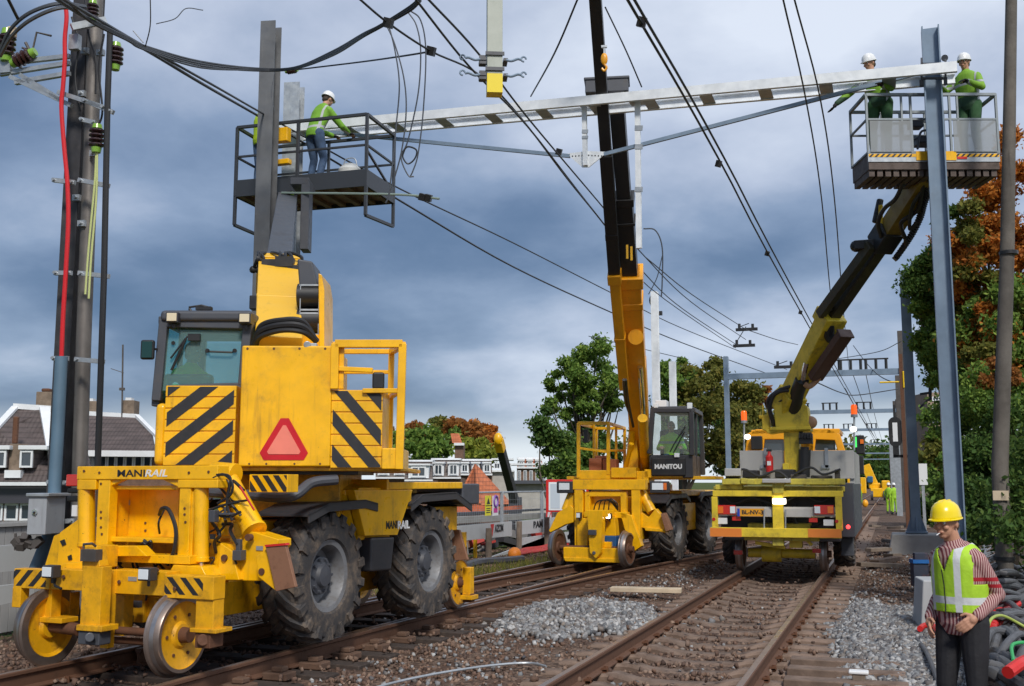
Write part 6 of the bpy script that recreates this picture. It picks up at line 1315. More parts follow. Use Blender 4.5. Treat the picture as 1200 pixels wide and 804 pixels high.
def crown(name, lobes, n, size, seed, clumps=26, dens=.30, flat=.75):
    """lobes: (centre, radii, palette). leaves sit in clumps spread through each lobe"""
    r = np.random.default_rng(seed); keys = sorted({l[2] for l in lobes}); V = []; I = []; ends = []
    tot = sum(l[1][0]*l[1][2] for l in lobes)
    for (c, ra, key) in lobes:
        ra = np.array(ra, float); m = max(4, int(clumps*ra[0]*ra[2]/tot)); k = max(20, int(n*ra[0]*ra[2]/tot/m))
        u = r.normal(size=(m, 3)); u /= np.linalg.norm(u, axis=1)[:, None]; q = r.uniform(.25, 1.0, m)**.6
        cc = np.array(c)+u*q[:, None]*ra
        for j in range(m):
            s = dens*float(ra.mean())*r.uniform(.55, 1.25); p = r.normal(size=(k, 3))*s*.62; p[:, 2] *= flat
            p += cc[j]; V.append(p); I.append(np.full(k, keys.index(key))); ends.append(cc[j])
    P_ = np.concatenate(V); idx = np.concatenate(I); n = len(P_)
    a = r.normal(size=(n, 3)); a /= np.linalg.norm(a, axis=1)[:, None]; b = np.cross(a, r.normal(size=(n, 3))); b /= np.linalg.norm(b, axis=1)[:, None]
    s = (size*r.uniform(.6, 1.3, n))[:, None]
    Q = np.stack([P_-a*s, P_-b*s*.55, P_+a*s, P_+b*s*.55], 1).reshape(-1, 3)
    Fq = np.arange(4*n).reshape(-1, 4)
    me = np_mesh(name, Q, Fq, [leaf(k) for k in keys]); me.polygons.foreach_set('material_index', idx.astype(np.int32)); return me, ends
def tree(name, base, lobes, n, size, label, seed, group, h_trunk, r_trunk, m=bk1, clumps=26, dens=.30, twigs=14):
    base = Vector(base); G = Fr(base); root = empty(name, G, label, 'tree', group)
    lob = [((Vector(c)-base), ra, k) for c, ra, k in lobes]
    me, ends = crown('crown', [(tuple(c), ra, k) for c, ra, k in lob], n, size, seed, clumps, dens); put('crown', me, root, G)
    rr = random.Random(seed); mb = MB(); top = Vector((rr.uniform(-.2, .2), 0, h_trunk)); mb.tube(spline([(0, 0, -.4), (rr.uniform(-.1, .1), 0, h_trunk*.5), top], 4), 0, 9, radii=[r_trunk*(1.25-.55*i/8) for i in range(9)])
    rr.shuffle(ends)
    for e_ in ends[:twigs]:
        e_ = Vector(e_); mid = top.lerp(e_, .5)+Vector((rr.uniform(-.3, .3), rr.uniform(-.3, .3), -.2)); s = top if rr.random() < .6 else Vector((0, 0, h_trunk*rr.uniform(.6, .95)))
        mb.tube(spline([s, mid, e_], 3), 0, 5, radii=[r_trunk*(.5-.42*i/6) for i in range(7)])
    mb.build('trunk', m, root, G); return root
tg = 'trees right of the tracks'
def D3c(px, py, d): return tuple(P3(px, py, d))
def lob(px, py, d, rx, rz, k, ry=None): return (D3c(px, py, d), (rx*d/FPX, (ry or rx)*d/FPX, rz*d/FPX), k)
def base_at(px, d, z=0):
    p = P3(px, 565, d); return (p.x, p.y, z)
tree('autumn_tree', base_at(1215, 25), [lob(1155, 215, 25.5, 34, 34, 'orange'), lob(1135, 345, 25, 36, 40, 'olive'), lob(1200, 180, 25.5, 34, 30, 'orange'), lob(1120, 330, 25.5, 30, 36, 'russet'), lob(1190, 235, 25, 55, 62, 'orange'), lob(1150, 300, 25, 52, 48, 'orange'), lob(1220, 320, 25, 70, 60, 'orange'), lob(1128, 285, 24.5, 34, 45, 'olive'), lob(1160, 400, 24, 52, 50, 'orange'), lob(1180, 380, 24, 62, 60, 'green'), lob(1225, 400, 24, 65, 60, 'olive'), lob(1190, 345, 24.5, 45, 34, 'russet'), lob(1105, 260, 25, 22, 30, 'dark')], 92000, .060, 'tall tree with an orange top and dark green base at the right edge', 21, tg, 5.2, .24, clumps=120, dens=.24, twigs=26)
tree('green_tree', base_at(1120, 27), [lob(1086, 330, 27.5, 18, 40, 'green'), lob(1092, 440, 27.5, 20, 30, 'dark'), lob(1120, 380, 27, 40, 46, 'dark'), lob(1105, 330, 27, 34, 55, 'dark'), lob(1098, 400, 27, 30, 46, 'green'), lob(1090, 300, 27.5, 20, 26, 'green'), lob(1140, 430, 26, 46, 50, 'green'), lob(1150, 500, 25, 52, 55, 'dark'), lob(1088, 365, 27, 18, 30, 'green')], 70000, .060, 'dark green tree standing just right of the blue grey poles', 22, tg, 4.2, .18, clumps=90, dens=.26, twigs=22)
tree('green_tree', base_at(1190, 20), [lob(1165, 470, 20, 50, 45, 'green'), lob(1175, 440, 19.5, 26, 22, 'russet'), lob(1200, 520, 19, 50, 60, 'dark'), lob(1150, 560, 19.5, 42, 48, 'dark'), lob(1185, 600, 18, 60, 42, 'dark'), lob(1140, 620, 20, 32, 30, 'green'), lob(1150, 415, 21, 26, 26, 'olive')], 52000, .046, 'dense dark green low tree behind the wooden pole', 23, tg, 2.6, .14, clumps=110, dens=.28, twigs=14)
tree('green_tree', base_at(1108, 44, -.2), [lob(1105, 500, 44, 22, 26, 'green'), lob(1100, 540, 44, 30, 30, 'olive'), lob(1125, 560, 42, 35, 36, 'green'), lob(1088, 585, 46, 14, 24, 'green')], 14000, .13, 'smaller green tree farther back, between the two blue grey poles', 24, tg, 2.4, .16, clumps=50, dens=.34)
tree('hedge_tree', base_at(1205, 14.5), [lob(1215, 620, 14.5, 60, 50, 'dark'), lob(1225, 560, 15, 50, 60, 'dark')], 9000, .045, 'dark leafy bush at the right picture edge behind the cable heap', 25, tg, 1.2, .06, clumps=40, dens=.35, twigs=8)
tg = 'trees behind the middle telehandler'
zb_ = -1.5
tree('slender_tree', base_at(693, 42, zb_), [lob(690, 425, 42, 34, 30, 'green'), lob(665, 470, 42, 26, 26, 'green'), lob(718, 455, 42, 26, 34, 'green'), lob(690, 480, 42, 30, 26, 'green'), lob(655, 445, 42, 16, 18, 'green')], 19000, .085, 'slender open-crowned green tree left of the crane boom', 31, tg, 4.5, .13, clumps=60, dens=.24, twigs=40)
tree('green_bush', base_at(655, 40, zb_), [lob(648, 520, 40, 26, 40, 'dark'), lob(672, 540, 40, 28, 34, 'green'), lob(640, 490, 40, 10, 16, 'dark'), lob(700, 530, 41, 26, 30, 'dark')], 20000, .085, 'dark green bushy tree left of the yellow basket of the middle telehandler', 32, tg, 1.8, .12, clumps=60, dens=.28)
tree('broad_tree', base_at(800, 50, zb_), [lob(780, 450, 50, 30, 30, 'green'), lob(820, 460, 50, 34, 34, 'olive'), lob(790, 510, 50, 44, 44, 'dark'), lob(838, 500, 49, 36, 44, 'olive'), lob(800, 430, 51, 18, 14, 'green')], 34000, .11, 'broad dark green tree behind the black cab of the middle telehandler', 33, tg, 3.6, .2, clumps=90, dens=.26, twigs=24)
tree('broad_tree', base_at(872, 56, zb_), [lob(868, 470, 56, 34, 26, 'olive'), lob(892, 465, 56, 20, 18, 'russet'), lob(880, 505, 55, 34, 40, 'olive'), lob(850, 520, 54, 26, 34, 'dark'), lob(835, 440, 56, 22, 18, 'olive')], 26000, .12, 'dark tree with brownish top left of the lime truck', 34, tg, 3.4, .2, clumps=80, dens=.28, twigs=24)
tg = 'far trees on the rise'
for i, (px, py, rx, ry, k, lb) in enumerate(((507, 515, 30, 20, 'green', 'far green tree above the white dormer houses, left part of the group'), (545, 503, 20, 16, 'russet', 'far russet tree behind the small red roofed house'), (568, 510, 16, 20, 'orange', 'far orange tree right of the small red roofed house'), (560, 526, 24, 13, 'yellowgreen', 'far yellow green tree below the orange one'), (520, 498, 14, 9, 'olive', 'far olive tree top behind the big green tree'), (487, 503, 10, 12, 'russet', 'far brown tree just right of the yellow rail frame'), (470, 520, 22, 18, 'green', 'far green tree mostly hidden by the yellow rail frame'), (450, 508, 16, 16, 'russet', 'far brown tree seen through the yellow rail frame'))):
    d = 135+i*4 if k != 'yellowgreen' else 128; tree('far_tree', base_at(px, d, -3), [lob(px-rx*.3, py, d, rx*.8, ry, k), lob(px+rx*.4, py+3, d, rx*.7, ry*.9, k), (D3c(px, py+ry*.8, d), (rx*d/FPX, 3, ry*.7*d/FPX), k)], 5000, .34, lb, 40+i, tg, 4, .3, clumps=40, dens=.34, twigs=5)
# ------------------------------------------------------------------ houses
def tilem(name, c, ax='Z', sc=5.0):
    m = mat(name, c, .7, dirt=.4, dirtc=tuple(x*.5 for x in c), dscale=2, var=.2); t = m.node_tree; b = t.nodes['Principled BSDF']
    tcn = t.nodes.new('ShaderNodeTexCoord'); br = t.nodes.new('ShaderNodeTexWave'); br.bands_direction = ax; br.inputs['Scale'].default_value = sc*.32; br.inputs['Distortion'].default_value = .3; br.wave_profile = 'SAW'
    w2 = t.nodes.new('ShaderNodeTexWave'); w2.bands_direction = 'X'; w2.inputs['Scale'].default_value = sc*.4
    t.links.new(tcn.outputs['Object'], br.inputs[0]); t.links.new(tcn.outputs['Object'], w2.inputs[0]); ad = t.nodes.new('ShaderNodeMath'); ad.operation = 'MULTIPLY_ADD'; ad.inputs[1].default_value = .3
    t.links.new(w2.outputs['Fac'], ad.inputs[0]); t.links.new(br.outputs['Fac'], ad.inputs[2]); bp = t.nodes.new('ShaderNodeBump'); bp.inputs['Strength'].default_value = .9; bp.inputs['Distance'].default_value = .06
    t.links.new(ad.outputs[0], bp.inputs['Height']); t.links.new(bp.outputs[0], b.inputs['Normal'])
    mx_ = t.nodes.new('ShaderNodeMix'); mx_.data_type = 'RGBA'; mx_.blend_type = 'MULTIPLY'; src = b.inputs['Base Color'].links[0].from_socket; mr = t.nodes.new('ShaderNodeMapRange'); t.links.new(br.outputs['Fac'], mr.inputs[0]); mr.inputs[3].default_value = .55; mr.inputs[4].default_value = 1.1; mr.inputs[2].default_value = .35
    cb_ = t.nodes.new('ShaderNodeCombineColor'); [t.links.new(mr.outputs[0], cb_.inputs[i]) for i in range(3)]; mx_.inputs[0].default_value = 1; t.links.new(src, mx_.inputs[6]); t.links.new(cb_.outputs[0], mx_.inputs[7]); t.links.new(mx_.outputs[2], b.inputs['Base Color']); return m
roof_d = tilem('dark brown roof tiles', (.085, .065, .062)); roof_r = tilem('orange red roof tiles', (.42, .12, .045), sc=4); roof_g = tilem('brown grey roof tiles', (.14, .115, .105))
brk = mat('brown brick wall', (.17, .10, .07), .85, dirt=.3, dscale=5, var=.2, bump=.3); brp = mat('pale render', (.42, .40, .37), .8, dirt=.2, var=.1); wfr = mat('white window frame', (.72, .74, .76), .5, var=.05)
def win(parent, F, x0, y0, x1, y1, v, mull=1, fw=1.5):
    mb = MB(); a, b, c, d = F.rect(x0, y0, x1, y1, v); t = (b-a)*.08+.03; mb.bx(a, b, v-.08, v, c, c+t); mb.bx(a, b, v-.08, v, d-t, d); mb.bx(a, a+t, v-.08, v, c+t, d-t); mb.bx(b-t, b, v-.08, v, c+t, d-t)
    for i in range(1, mull): x = a+(b-a)*i/mull; mb.bx(x-t*.4, x+t*.4, v-.075, v, c+t, d-t)
    w = mb.build('window', wfr, parent, F); mb = MB(); mb.bx(a+t, b-t, v-.03, v-.02, c+t, d-t); mb.build('pane', pane, w, F); return w
H1 = Fr(P3(40, 565, 37), TH+R(3))
h = empty('brick_house', H1, 'dark tiled house at the far left with white dormer windows and a broad chimney', 'house', 'houses left of the tracks')
def slab(F, outline, v0s, m, name, par, th=.15):
    """a sloping roof face; outline = (px, py, v)"""
    mb = MB(); P_ = [F.l(x, y, v) for x, y, v in outline]; mb.ext(P_, (0, th, -.02)); return mb.build(name, m, par, F)
slab(H1, [(-60, 566, 0), (68, 566, 0), (57, 479, 3.2), (18, 477, 3.2), (-4, 503, 1.6), (-60, 506, 1.6)], 0, roof_d, 'roof', h)
slab(H1, [(68, 566, 0), (110, 566, 1.5), (90, 482, 4.5), (57, 479, 3.2)], 0, roof_d, 'roof', h)
mb = MB(); mb.bar(H1.l(52, 478, 3.1), H1.l(68, 566, -.1), .35, .12); mb.bar(H1.l(-8, 505, 1.4), H1.l(18, 477, 3.1), .25, .1); mb.bar(H1.l(16, 476, 3.1), H1.l(92, 481, 3.4), .2, .2); mb.bar(H1.l(-60, 567, -.15), H1.l(70, 567, -.15), .15, .12); mb.build('white_trim', wfr, h, H1)
mb = MB(); a, b, c, d = H1.rect(-60, 568, 70, 640, .3); mb.bx(a, b, .3, 7, -3.4, d); mb.build('wall', brk, h, H1)
mb = MB(); mb.px(H1, 42, 459, 62, 478, 3.2, 4.1); mb.px(H1, 10, 520, 24, 556, .3, 1.0); mb.build('chimney', mat('weathered brick chimney', (.20, .15, .11), .85, dirt=.4, dscale=6, var=.2), h, H1, bevel=.02)
mb = MB(); mb.px(H1, 48, 455, 58, 459, 3.4, 3.9); mb.px(H1, 14, 488, 20, 520, .5, .7); mb.build('chimney_pot', rust, h, H1, bevel=.05)
for x0, x1 in ((22, 42), (-12, 11)):
    mb = MB(); mb.px(H1, x0+2, 527, x1-2, 548, .15, 2.0); dm = mb.build('dormer', roof_d, h, H1); mb = MB(); mb.px(H1, x0-1, 522, x1+13 if x0 > 0 else x1, 527, .0, 2.0); mb.build('dormer_roof', wfr, h, H1, bevel=.02); win(h, H1, x0+2, 528, x1-3, 548, .14)
mb = MB(); mb.px(H1, 5, 551, 24, 560, .0, .3); mb.build('flashing', wfr, h, H1)
for i in range(5): win(h, H1, -30+i*18, 590, -14+i*18, 610, .28)
mb = MB(); mb.px(H1, -60, 586, 62, 590, .0, .3); mb.px(H1, -60, 570, 62, 586, .15, .28); mb.build('balcony_front', mat('dark balcony front', (.05, .05, .06), .4), h, H1)
H2 = Fr(P3(130, 565, 45), TH+R(2))
h = empty('brick_house', H2, 'dark tiled house left of the yellow cab with a long row of windows', 'house', 'houses left of the tracks')
slab(H2, [(70, 529, 0), (182, 530, 0), (178, 510, 1.2), (160, 488, 3.0), (74, 484, 3.0)], 0, roof_d, 'roof', h)
mb = MB(); mb.bar(H2.l(74, 483, 3), H2.l(161, 488, 3), .25, .2); mb.bar(H2.l(160, 487, 3), H2.l(184, 511, 1.0), .2, .12); mb.bar(H2.l(70, 531, -.15), H2.l(190, 532, -.15), .3, .25); mb.build('white_trim', wfr, h, H2)
mb = MB(); a, b, c, d = H2.rect(60, 532, 200, 640, .3); mb.bx(a, b, .3, 8, -3.4, d); mb.build('wall', brk, h, H2)
mb = MB(); mb.px(H2, 143, 469, 157, 489, 3, 3.8); mb.px(H2, 104, 470, 113, 486, 3, 3.8); mb.build('chimney', MT['weathered brick chimney'], h, H2, bevel=.02)
mb = MB(); mb.px(H2, 147, 466, 154, 469, 3.2, 3.6); mb.px(H2, 105, 467, 109, 470, 3.2, 3.6); mb.build('chimney_pot', wfr, h, H2)
for i in range(9): win(h, H2, 84+i*10.5, 534, 94+i*10.5, 548, .28)
mb = MB(); mb.bar(H2.l(143, 489, 2.9), H2.l(144, 404, 2.9), .06, .06, up=(0, 1, 0)); mb.bar(H2.l(130, 432, 2.9), H2.l(145, 437, 2.9), .03, .03); mb.bar(H2.l(140, 456, 2.9), H2.l(146, 456, 2.9), .12, .12); tag(mb.build('antenna_mast', brg, None, H2), 'thin aerial mast standing on the roof ridge left of the yellow cab', 'aerial')
# red pyramid roof
H3 = Fr(P3(565, 575, 62), TH)
h = empty('red_roofed_house', H3, 'house with a large orange red hipped roof behind the site fence', 'house', 'houses beyond the fence')
ap = H3.l(557, 546, 5); z_ = H3.l(560, 592, 0).z
c = [H3.l(534, 592, 3), H3.l(562, 592, 0), H3.l(600, 590, 3.5)]; c = [Vector((p.x, p.y, z_)) for p in c]; back = Vector((ap.x+.5, 9, z_))
rp_ = H3.l(560, 546, 5.3); mb = MB(); mb.add([c[0], c[1], c[2], back, ap, rp_], [(0, 1, 4), (1, 2, 5, 4), (2, 3, 5), (3, 0, 4, 5)]); mb.build('roof', roof_r, h, H3, smooth=False)
mb = MB(); mb.tube([c[1], ap], .12, 6); mb.tube([c[0], ap], .1, 6); mb.build('ridge_tiles', roof_r, h, H3)
mb = MB(); mb.ext([(c[0].x+.2, c[0].y, z_), (c[1].x, c[1].y+.3, z_), (c[2].x-.2, c[2].y, z_), (c[1].x, 8.5, z_)], (0, 0, -3-z_)) ; mb.build('wall', brk, h, H3)
# row with white dormers
def rowhouse(px0, px1, ye, yr, d, label, nd_, roofm=roof_g, seed=0, yaw=0, flat=False):
    G = Fr(P3((px0+px1)/2, 565, d), TH+yaw); h = empty('row_house', G, label, 'house', 'houses beyond the fence'); rr = random.Random(seed)
    a, b, c, dd = G.rect(px0, ye, px1, 590, 0); mb = MB(); mb.bx(a, b, 0, 7, -3.5, dd); mb.build('wall', brp if flat else brk, h, G)
    if not flat: slab(G, [(px0, ye, -.2), (px1, ye, -.2), (px1-1, yr, 2.2), (px0+1, yr, 2.2)], 0, roofm, 'roof', h)
    mb = MB(); mb.px(G, px0, yr-2, px1, yr, 2.0 if not flat else -.1, 5); mb.px(G, px0, ye-1, px1, ye+1, -.4, 0); mb.build('white_trim', wfr, h, G)
    for i in range(nd_):
        x = px0+(px1-px0)*(i+.5)/nd_; w_ = (px1-px0)/nd_*.36; mb = MB(); y0 = yr+(ye-yr)*.2; y1 = ye-(ye-yr)*.12
        if not flat: mb.px(G, x-w_, y0, x+w_, y1, -.1, 2.2); mb.px(G, x-w_*1.15, y0-2, x+w_*1.15, y0, -.3, 2.2); mb.build('dormer', wfr, h, G)
        win(h, G, x-w_*.75, y0+1, x+w_*.75, y1-1, -.12, 2)
    return h
rowhouse(474, 507, 563, 541, 80, 'low house with white framed dormer beside the yellow deck of the foreground telehandler', 1, seed=1)
rowhouse(505, 540, 560, 539, 86, 'house with large white dormers between the yellow machine and the red roof', 2, seed=2)
rowhouse(538, 577, 556, 540, 95, 'house with white dormers directly behind the red roof', 3, seed=3, yaw=.15)
rowhouse(576, 602, 552, 539, 100, 'pale low block right of the red roof, behind the black crane arm', 2, seed=4, flat=True)
rowhouse(598, 640, 572, 545, 110, 'long pale building between the black crane arm and the trees', 6, seed=5, flat=True)
rowhouse(606, 636, 548, 538, 128, 'far houses with small red roofs at the foot of the sky', 3, roofm=roof_r, seed=6)
rowhouse(440, 478, 560, 536, 88, 'house glimpsed behind the yellow rail frame of the foreground machine', 2, seed=7)
G = Fr(P3(539, 520, 118), TH); h = empty('hill_house', G, 'small house with a red roof among the far autumn trees', 'house', 'houses beyond the fence')
mb = MB(); mb.px(G, 533, 520, 543, 560, 0, 4); mb.build('wall', brk, h, G); slab(G, [(530, 519, -.3), (542, 521, -.3), (538, 508, 1.5), (528, 508, 1.5)], 0, roof_r, 'roof', h); mb = MB(); mb.px(G, 532, 519, 544, 522, -.5, 0); mb.build('white_trim', wfr, h, G)
# low clutter of roofs and sheds between
G = Fr(P3(640, 560, 75), TH); h = empty('flat_shed', G, 'low dark roofed shed just left of the big bush', 'shed'); mb = MB(); mb.px(G, 600, 566, 645, 595, 0, 6); mb.build('wall', brp, h, G); mb = MB(); mb.px(G, 597, 563, 648, 567, -.6, 6.5); mb.build('roof', pla, h, G)
# buildings right of the masts and the far hill
G = Fr(P3(1097, 480, 95), TH); h = empty('tower_block', G, 'tan tower block peeping between the blue grey pole and the tree', 'building'); mb = MB(); mb.px(G, 1089, 460, 1103, 570, 0, 8); mb.px(G, 1082, 505, 1092, 570, 2, 8); mb.build('wall', mat('tan facade', (.30, .22, .17), .8, var=.1), h, G)
for i in range(6): win(h, G, 1092, 465+i*9, 1100, 470+i*9, -.02, 2)
G = Fr((0, 330, 0)); mb = MB(); xs = [ony(x, 560, 330).x for x in range(960, 1075, 5)]; pts = [Vector((x, 0, CZ+330/math.cos(0)*.0+ (4.5+3.2*math.sin(i*.9)*.4+ (3.5 if 8 < i < 19 else 0)))) for i, x in enumerate(xs)]
me, _ = crown('far_wood', [((p.x, 330+rnd.uniform(-6, 6), p.z*.55), (5, 5, p.z*.6), 'dark' if i % 3 else 'olive') for i, p in enumerate(pts)], 9000, .8, 77, 90, .6); o = put('far_wood', me); tag(o, 'far dark wood closing the view at the end of the line', 'wood', kind='stuff')
# ------------------------------------------------------------------ fences and barriers on the left
XB = -9.2
def plank(pts, label, group='white barrier boards', m=wht, name='barrier_board', x=XB, th=.04):
    mb = MB(); P_ = [onx(a, b, x) for a, b in pts]; mb.ext(P_, (-th, 0, 0)); o = mb.build(name, m, None); return tag(o, label, 'board', group)
pw = mat('dirty white board', (.52, .54, .55), .6, dirt=.45, dirtc=(.28, .27, .25), dscale=1.2, streak=.3)
b1 = plank([(470, 622), (600, 611), (600, 628), (470, 641)], 'upper white barrier board behind the rear tyre of the foreground machine', m=pw)
b2 = plank([(606, 611), (690, 602), (690, 618), (606, 627)], 'upper white barrier board left of the middle telehandler', m=pw)
plank([(535, 668), (642, 628), (642, 641), (535, 688)], 'lower slanting white board running down to the left', m=pw)
plank([(608, 631), (690, 620), (690, 634), (608, 645)], 'lower white barrier board beside the left rail wheel of the middle telehandler', m=pw)
for (x0, x1, y, s, par) in ((580, 590, 620, 'AZOM', b1), (625, 636, 615.5, 'BAM', b2)):
    p = onx(x0, y, XB+.006); q = onx(x1, y-.5, XB+.006); text('lettering', s, WORLD, (XB+.006, p.y, p.z), .24, blk2, par, rot=(math.pi/2, 0, math.pi/2), width=(q.y-p.y), bold=.04, depth=.003)
p = onx(577, 621, XB+.006); mb = MB(); mb.ext([(XB+.004, p.y-.12, p.z+.14), (XB+.004, p.y+.12, p.z+.14), (XB+.004, p.y, p.z-.16)], (.004, 0, 0)); mb.build('red_emblem', red, b1)
for i, (x, y0, y1) in enumerate(((572.5, 619, 660), (608, 611, 652), (640.5, 606, 642))):
    a = onx(x, y0, XB+.12); b = onx(x, y1, XB+.12); G = Fr((XB+.12, a.y, 0)); mb = MB(); mb.tube([(0, 0, b.z-.2), (0.01, 0, a.z)], .075, 9); tag(mb.build('fence_post', wood, None, G), 'brown wooden post in front of the white barrier boards', 'post', 'wooden posts of the barrier')
# left foreground boards
plank([(-12, 641), (62, 634), (62, 664), (-12, 672)], 'broad white board at the left edge above the striped buffer beam', m=pw, x=-9.3)
plank([(-12, 688), (40, 682), (40, 700), (-12, 712)], 'lower white board at the left edge, behind the left rail wheel', m=pw, x=-9.3)
mb = MB(); p = onx(-12, 612, -9.9); q = onx(80, 606, -9.9); zt_ = onx(30, 610, -9.9).z; zb2 = onx(30, 648, -9.9).z
y = p.y-.5
while y < q.y+.6: mb.bx(-9.93, -9.9, y, y+.115, zb2-.9, zt_); y += .125
mb.bx(-9.9, -9.86, p.y-.5, q.y+.6, zt_-.06, zt_-.02); tag(mb.build('board_fence', mat('grey painted fence boards', (.36, .36, .36), .8, dirt=.3, streak=.3), None), 'grey vertical board fence behind the cabinet at the left edge', 'fence')
# mesh fence on the far side
XF = -10.6
def heras(x0, x1, yt, yb, label):
    a = onx(x0, yt, XF); b = onx(x1, yt-1, XF); z0 = a.z-1.9; G = Fr((XF, a.y, 0)); L_ = b.y-a.y; root = empty('site_fence', G, label, 'fence', 'steel mesh fence panels')
    mb = MB(); mb.tube([(0, 0, z0), (0, 0, a.z), (0, L_, a.z), (0, L_, z0), (0, 0, z0)], .03, 6); mb.build('tube_frame', galv, root, G)
    mb = MB(); n = int(L_/.16)
    for i in range(1, n): mb.bar((0, i*L_/n, z0), (0, i*L_/n, a.z), .004, .004, up=(0, 1, 0))
    for k in range(1, 8): mb.bar((0, 0, z0+k*.24), (0, L_, z0+k*.24), .005, .005)
    mb.build('wire_mesh', galv, root, G)
heras(532, 587, 578, 640, 'steel mesh fence panel behind the barrier, next to the foreground machine'); heras(589, 634, 577, 630, 'steel mesh fence panel carrying on from the two warning signs'); heras(636, 676, 576, 625, 'steel mesh fence panel just left of the red framed board'); heras(470, 530, 579, 650, 'steel mesh fence panel mostly hidden by the rear tyre')
for i, (x, c_, lb) in enumerate(((568.5, yel, 'small yellow warning sign on the mesh fence'), (577, wht, 'small white notice sign with a purple ring on the mesh fence'))):
    a = onx(x, 581, XF+.05); b = onx(x+6.5, 604, XF+.05); G = Fr((XF+.05, a.y, 0)); mb = MB(); mb.bx(0, .012, 0, b.y-a.y, b.z, a.z); s = mb.build('warning_sign', c_ if i else mat('sign yellow', (.75, .68, .03), .5), None, G); tag(s, lb, 'sign', 'warning signs on the mesh fence')
    L_ = b.y-a.y; H_ = a.z-b.z; mb = MB()
    if i == 0: mb.ext([(.013, L_*.2, a.z-H_*.42), (.013, L_*.8, a.z-H_*.42), (.013, L_*.5, a.z-H_*.1)], (.004, 0, 0)); mb.bx(.013, .016, 0, L_, a.z-H_*.52, a.z-H_*.48); [mb.bx(.013, .016, L_*.15, L_*.85, a.z-H_*k, a.z-H_*(k-.04)) for k in (.66, .76, .86)]; mb.build('pictogram', blk2, s, G)
    else:
        mb.tube([(.016, L_*.5+math.cos(t)*L_*.33, a.z-H_*.28+math.sin(t)*L_*.33) for t in [i_*.42 for i_ in range(16)]], .035, 6); mb.build('ring', mat('purple print', (.20, .08, .35), .5), s, G); mb = MB(); mb.bx(.013, .016, L_*.15, L_*.85, a.z-H_*.85, a.z-H_*.62); mb.build('magenta_field', mat('magenta print', (.6, .05, .3), .5), s, G)
# red framed board
G = Fr(P3(655, 582, 29), TH+R(5)); mb = MB(); mb.px(G, 640, 562, 690, 600, 0, .1); s = mb.build('site_board', red, None, G, bevel=.01); tag(s, 'red framed white board behind the mesh fence, left of the middle telehandler', 'board')
mb = MB(); mb.px(G, 643, 565, 687, 598, -.01, .0); mb.build('white_field', mat('white sheet', (.75, .78, .8), .5), s, G)
mb = MB(); mb.px(G, 645, 567, 656, 596, -.016, -.011); mb.build('blue_strip', mat('pale blue print', (.50, .58, .66), .5), s, G)
G = Fr(onx(643, 606, -9.9)); mb = MB(); mb.cyl((0, 0, 0), (.02, 0, 0), .28, n=20); s = mb.build('round_sign', red, None, G); tag(s, 'small red round sign between barrier and red framed board', 'sign'); mb = MB(); mb.cyl((.021, 0, 0), (.025, 0, 0), .19, n=18); f_ = mb.build('white_disc', wht, s, G); mb = MB(); mb.bar((.027, -.15, -.15), (.027, .15, .15), .004, .05); mb.build('red_bar', red, f_, G)
# orange netting, rails beyond, red hoses
mb = MB(); a = onx(505, 597, -14); L0 = a.y
pts = [onx(x, y, -14) for x, y in ((505, 593), (530, 594), (560, 592), (590, 594), (612, 592), (612, 599), (590, 601), (560, 600), (530, 602), (505, 601))]; mb.ext(pts, (-.02, 0, 0)); tag(mb.build('orange_netting', mat('orange netting', (.85, .20, .08), .7, var=.2, bump=.5), None), 'strip of orange safety netting beyond the mesh fence', 'netting')
for i, (y0, y1, c_, lb) in enumerate(((606, 613, conc, 'pale concrete kerb beam beyond the mesh fence'), (615, 622, brg, 'dark steel girder lying beyond the mesh fence'), (601, 604, pla, 'thin dark rail beyond the orange netting'))):
    mb = MB(); P_ = [onx(x, y, -12.6-i*.3) for x, y in ((470, y0+3), (640, y0-5), (640, y1-6), (470, y1+5))]; mb.ext(P_, (-.3, 0, 0)); tag(mb.build('girder', c_, None), lb, 'girder')
mb = MB()
for k in range(5):
    P_ = spline([onz(x+rnd.uniform(-2, 2), y+k*1.3, .08) for x, y in ((600, 647), (615, 643), (632, 641), (650, 637), (665, 637))], 5); mb.tube(P_, .032, 7)
tag(mb.build('red_hoses', mat('red orange hose', (.45, .03, .02), .5, var=.2), None), 'bundle of red hoses lying on the grass by the barrier', 'hoses')
G = Fr(onz(603, 652, .1)); mb = MB(); mb.ball((0, 0, .05), .16); tag(mb.build('orange_float', mat('orange plastic', (.85, .25, .02), .5), None, G), 'round orange ball at the end of the red hoses', 'ball')
mb = MB(); mb.tube(spline([onz(x, y, .06) for x, y in ((535, 668), (560, 660), (590, 658), (612, 656))], 5), .10, 8); tag(mb.build('black_pipe', pls, None), 'black pipe lying at the foot of the slanting white board', 'pipe')
for x, y0, y1, lb in ((557, 630, 655, 'taller yellow marker post behind the white boards'), (545, 640, 660, 'shorter yellow marker post behind the white boards')):
    a = onx(x, y0, XB-.3); b = onx(x, y1, XB-.3); G = Fr((a.x, a.y, 0)); mb = MB(); mb.tube([(0, 0, b.z), (0, 0, a.z)], .05, 8); tag(mb.build('marker_post', yel, None, G), lb, 'post', 'yellow marker posts')
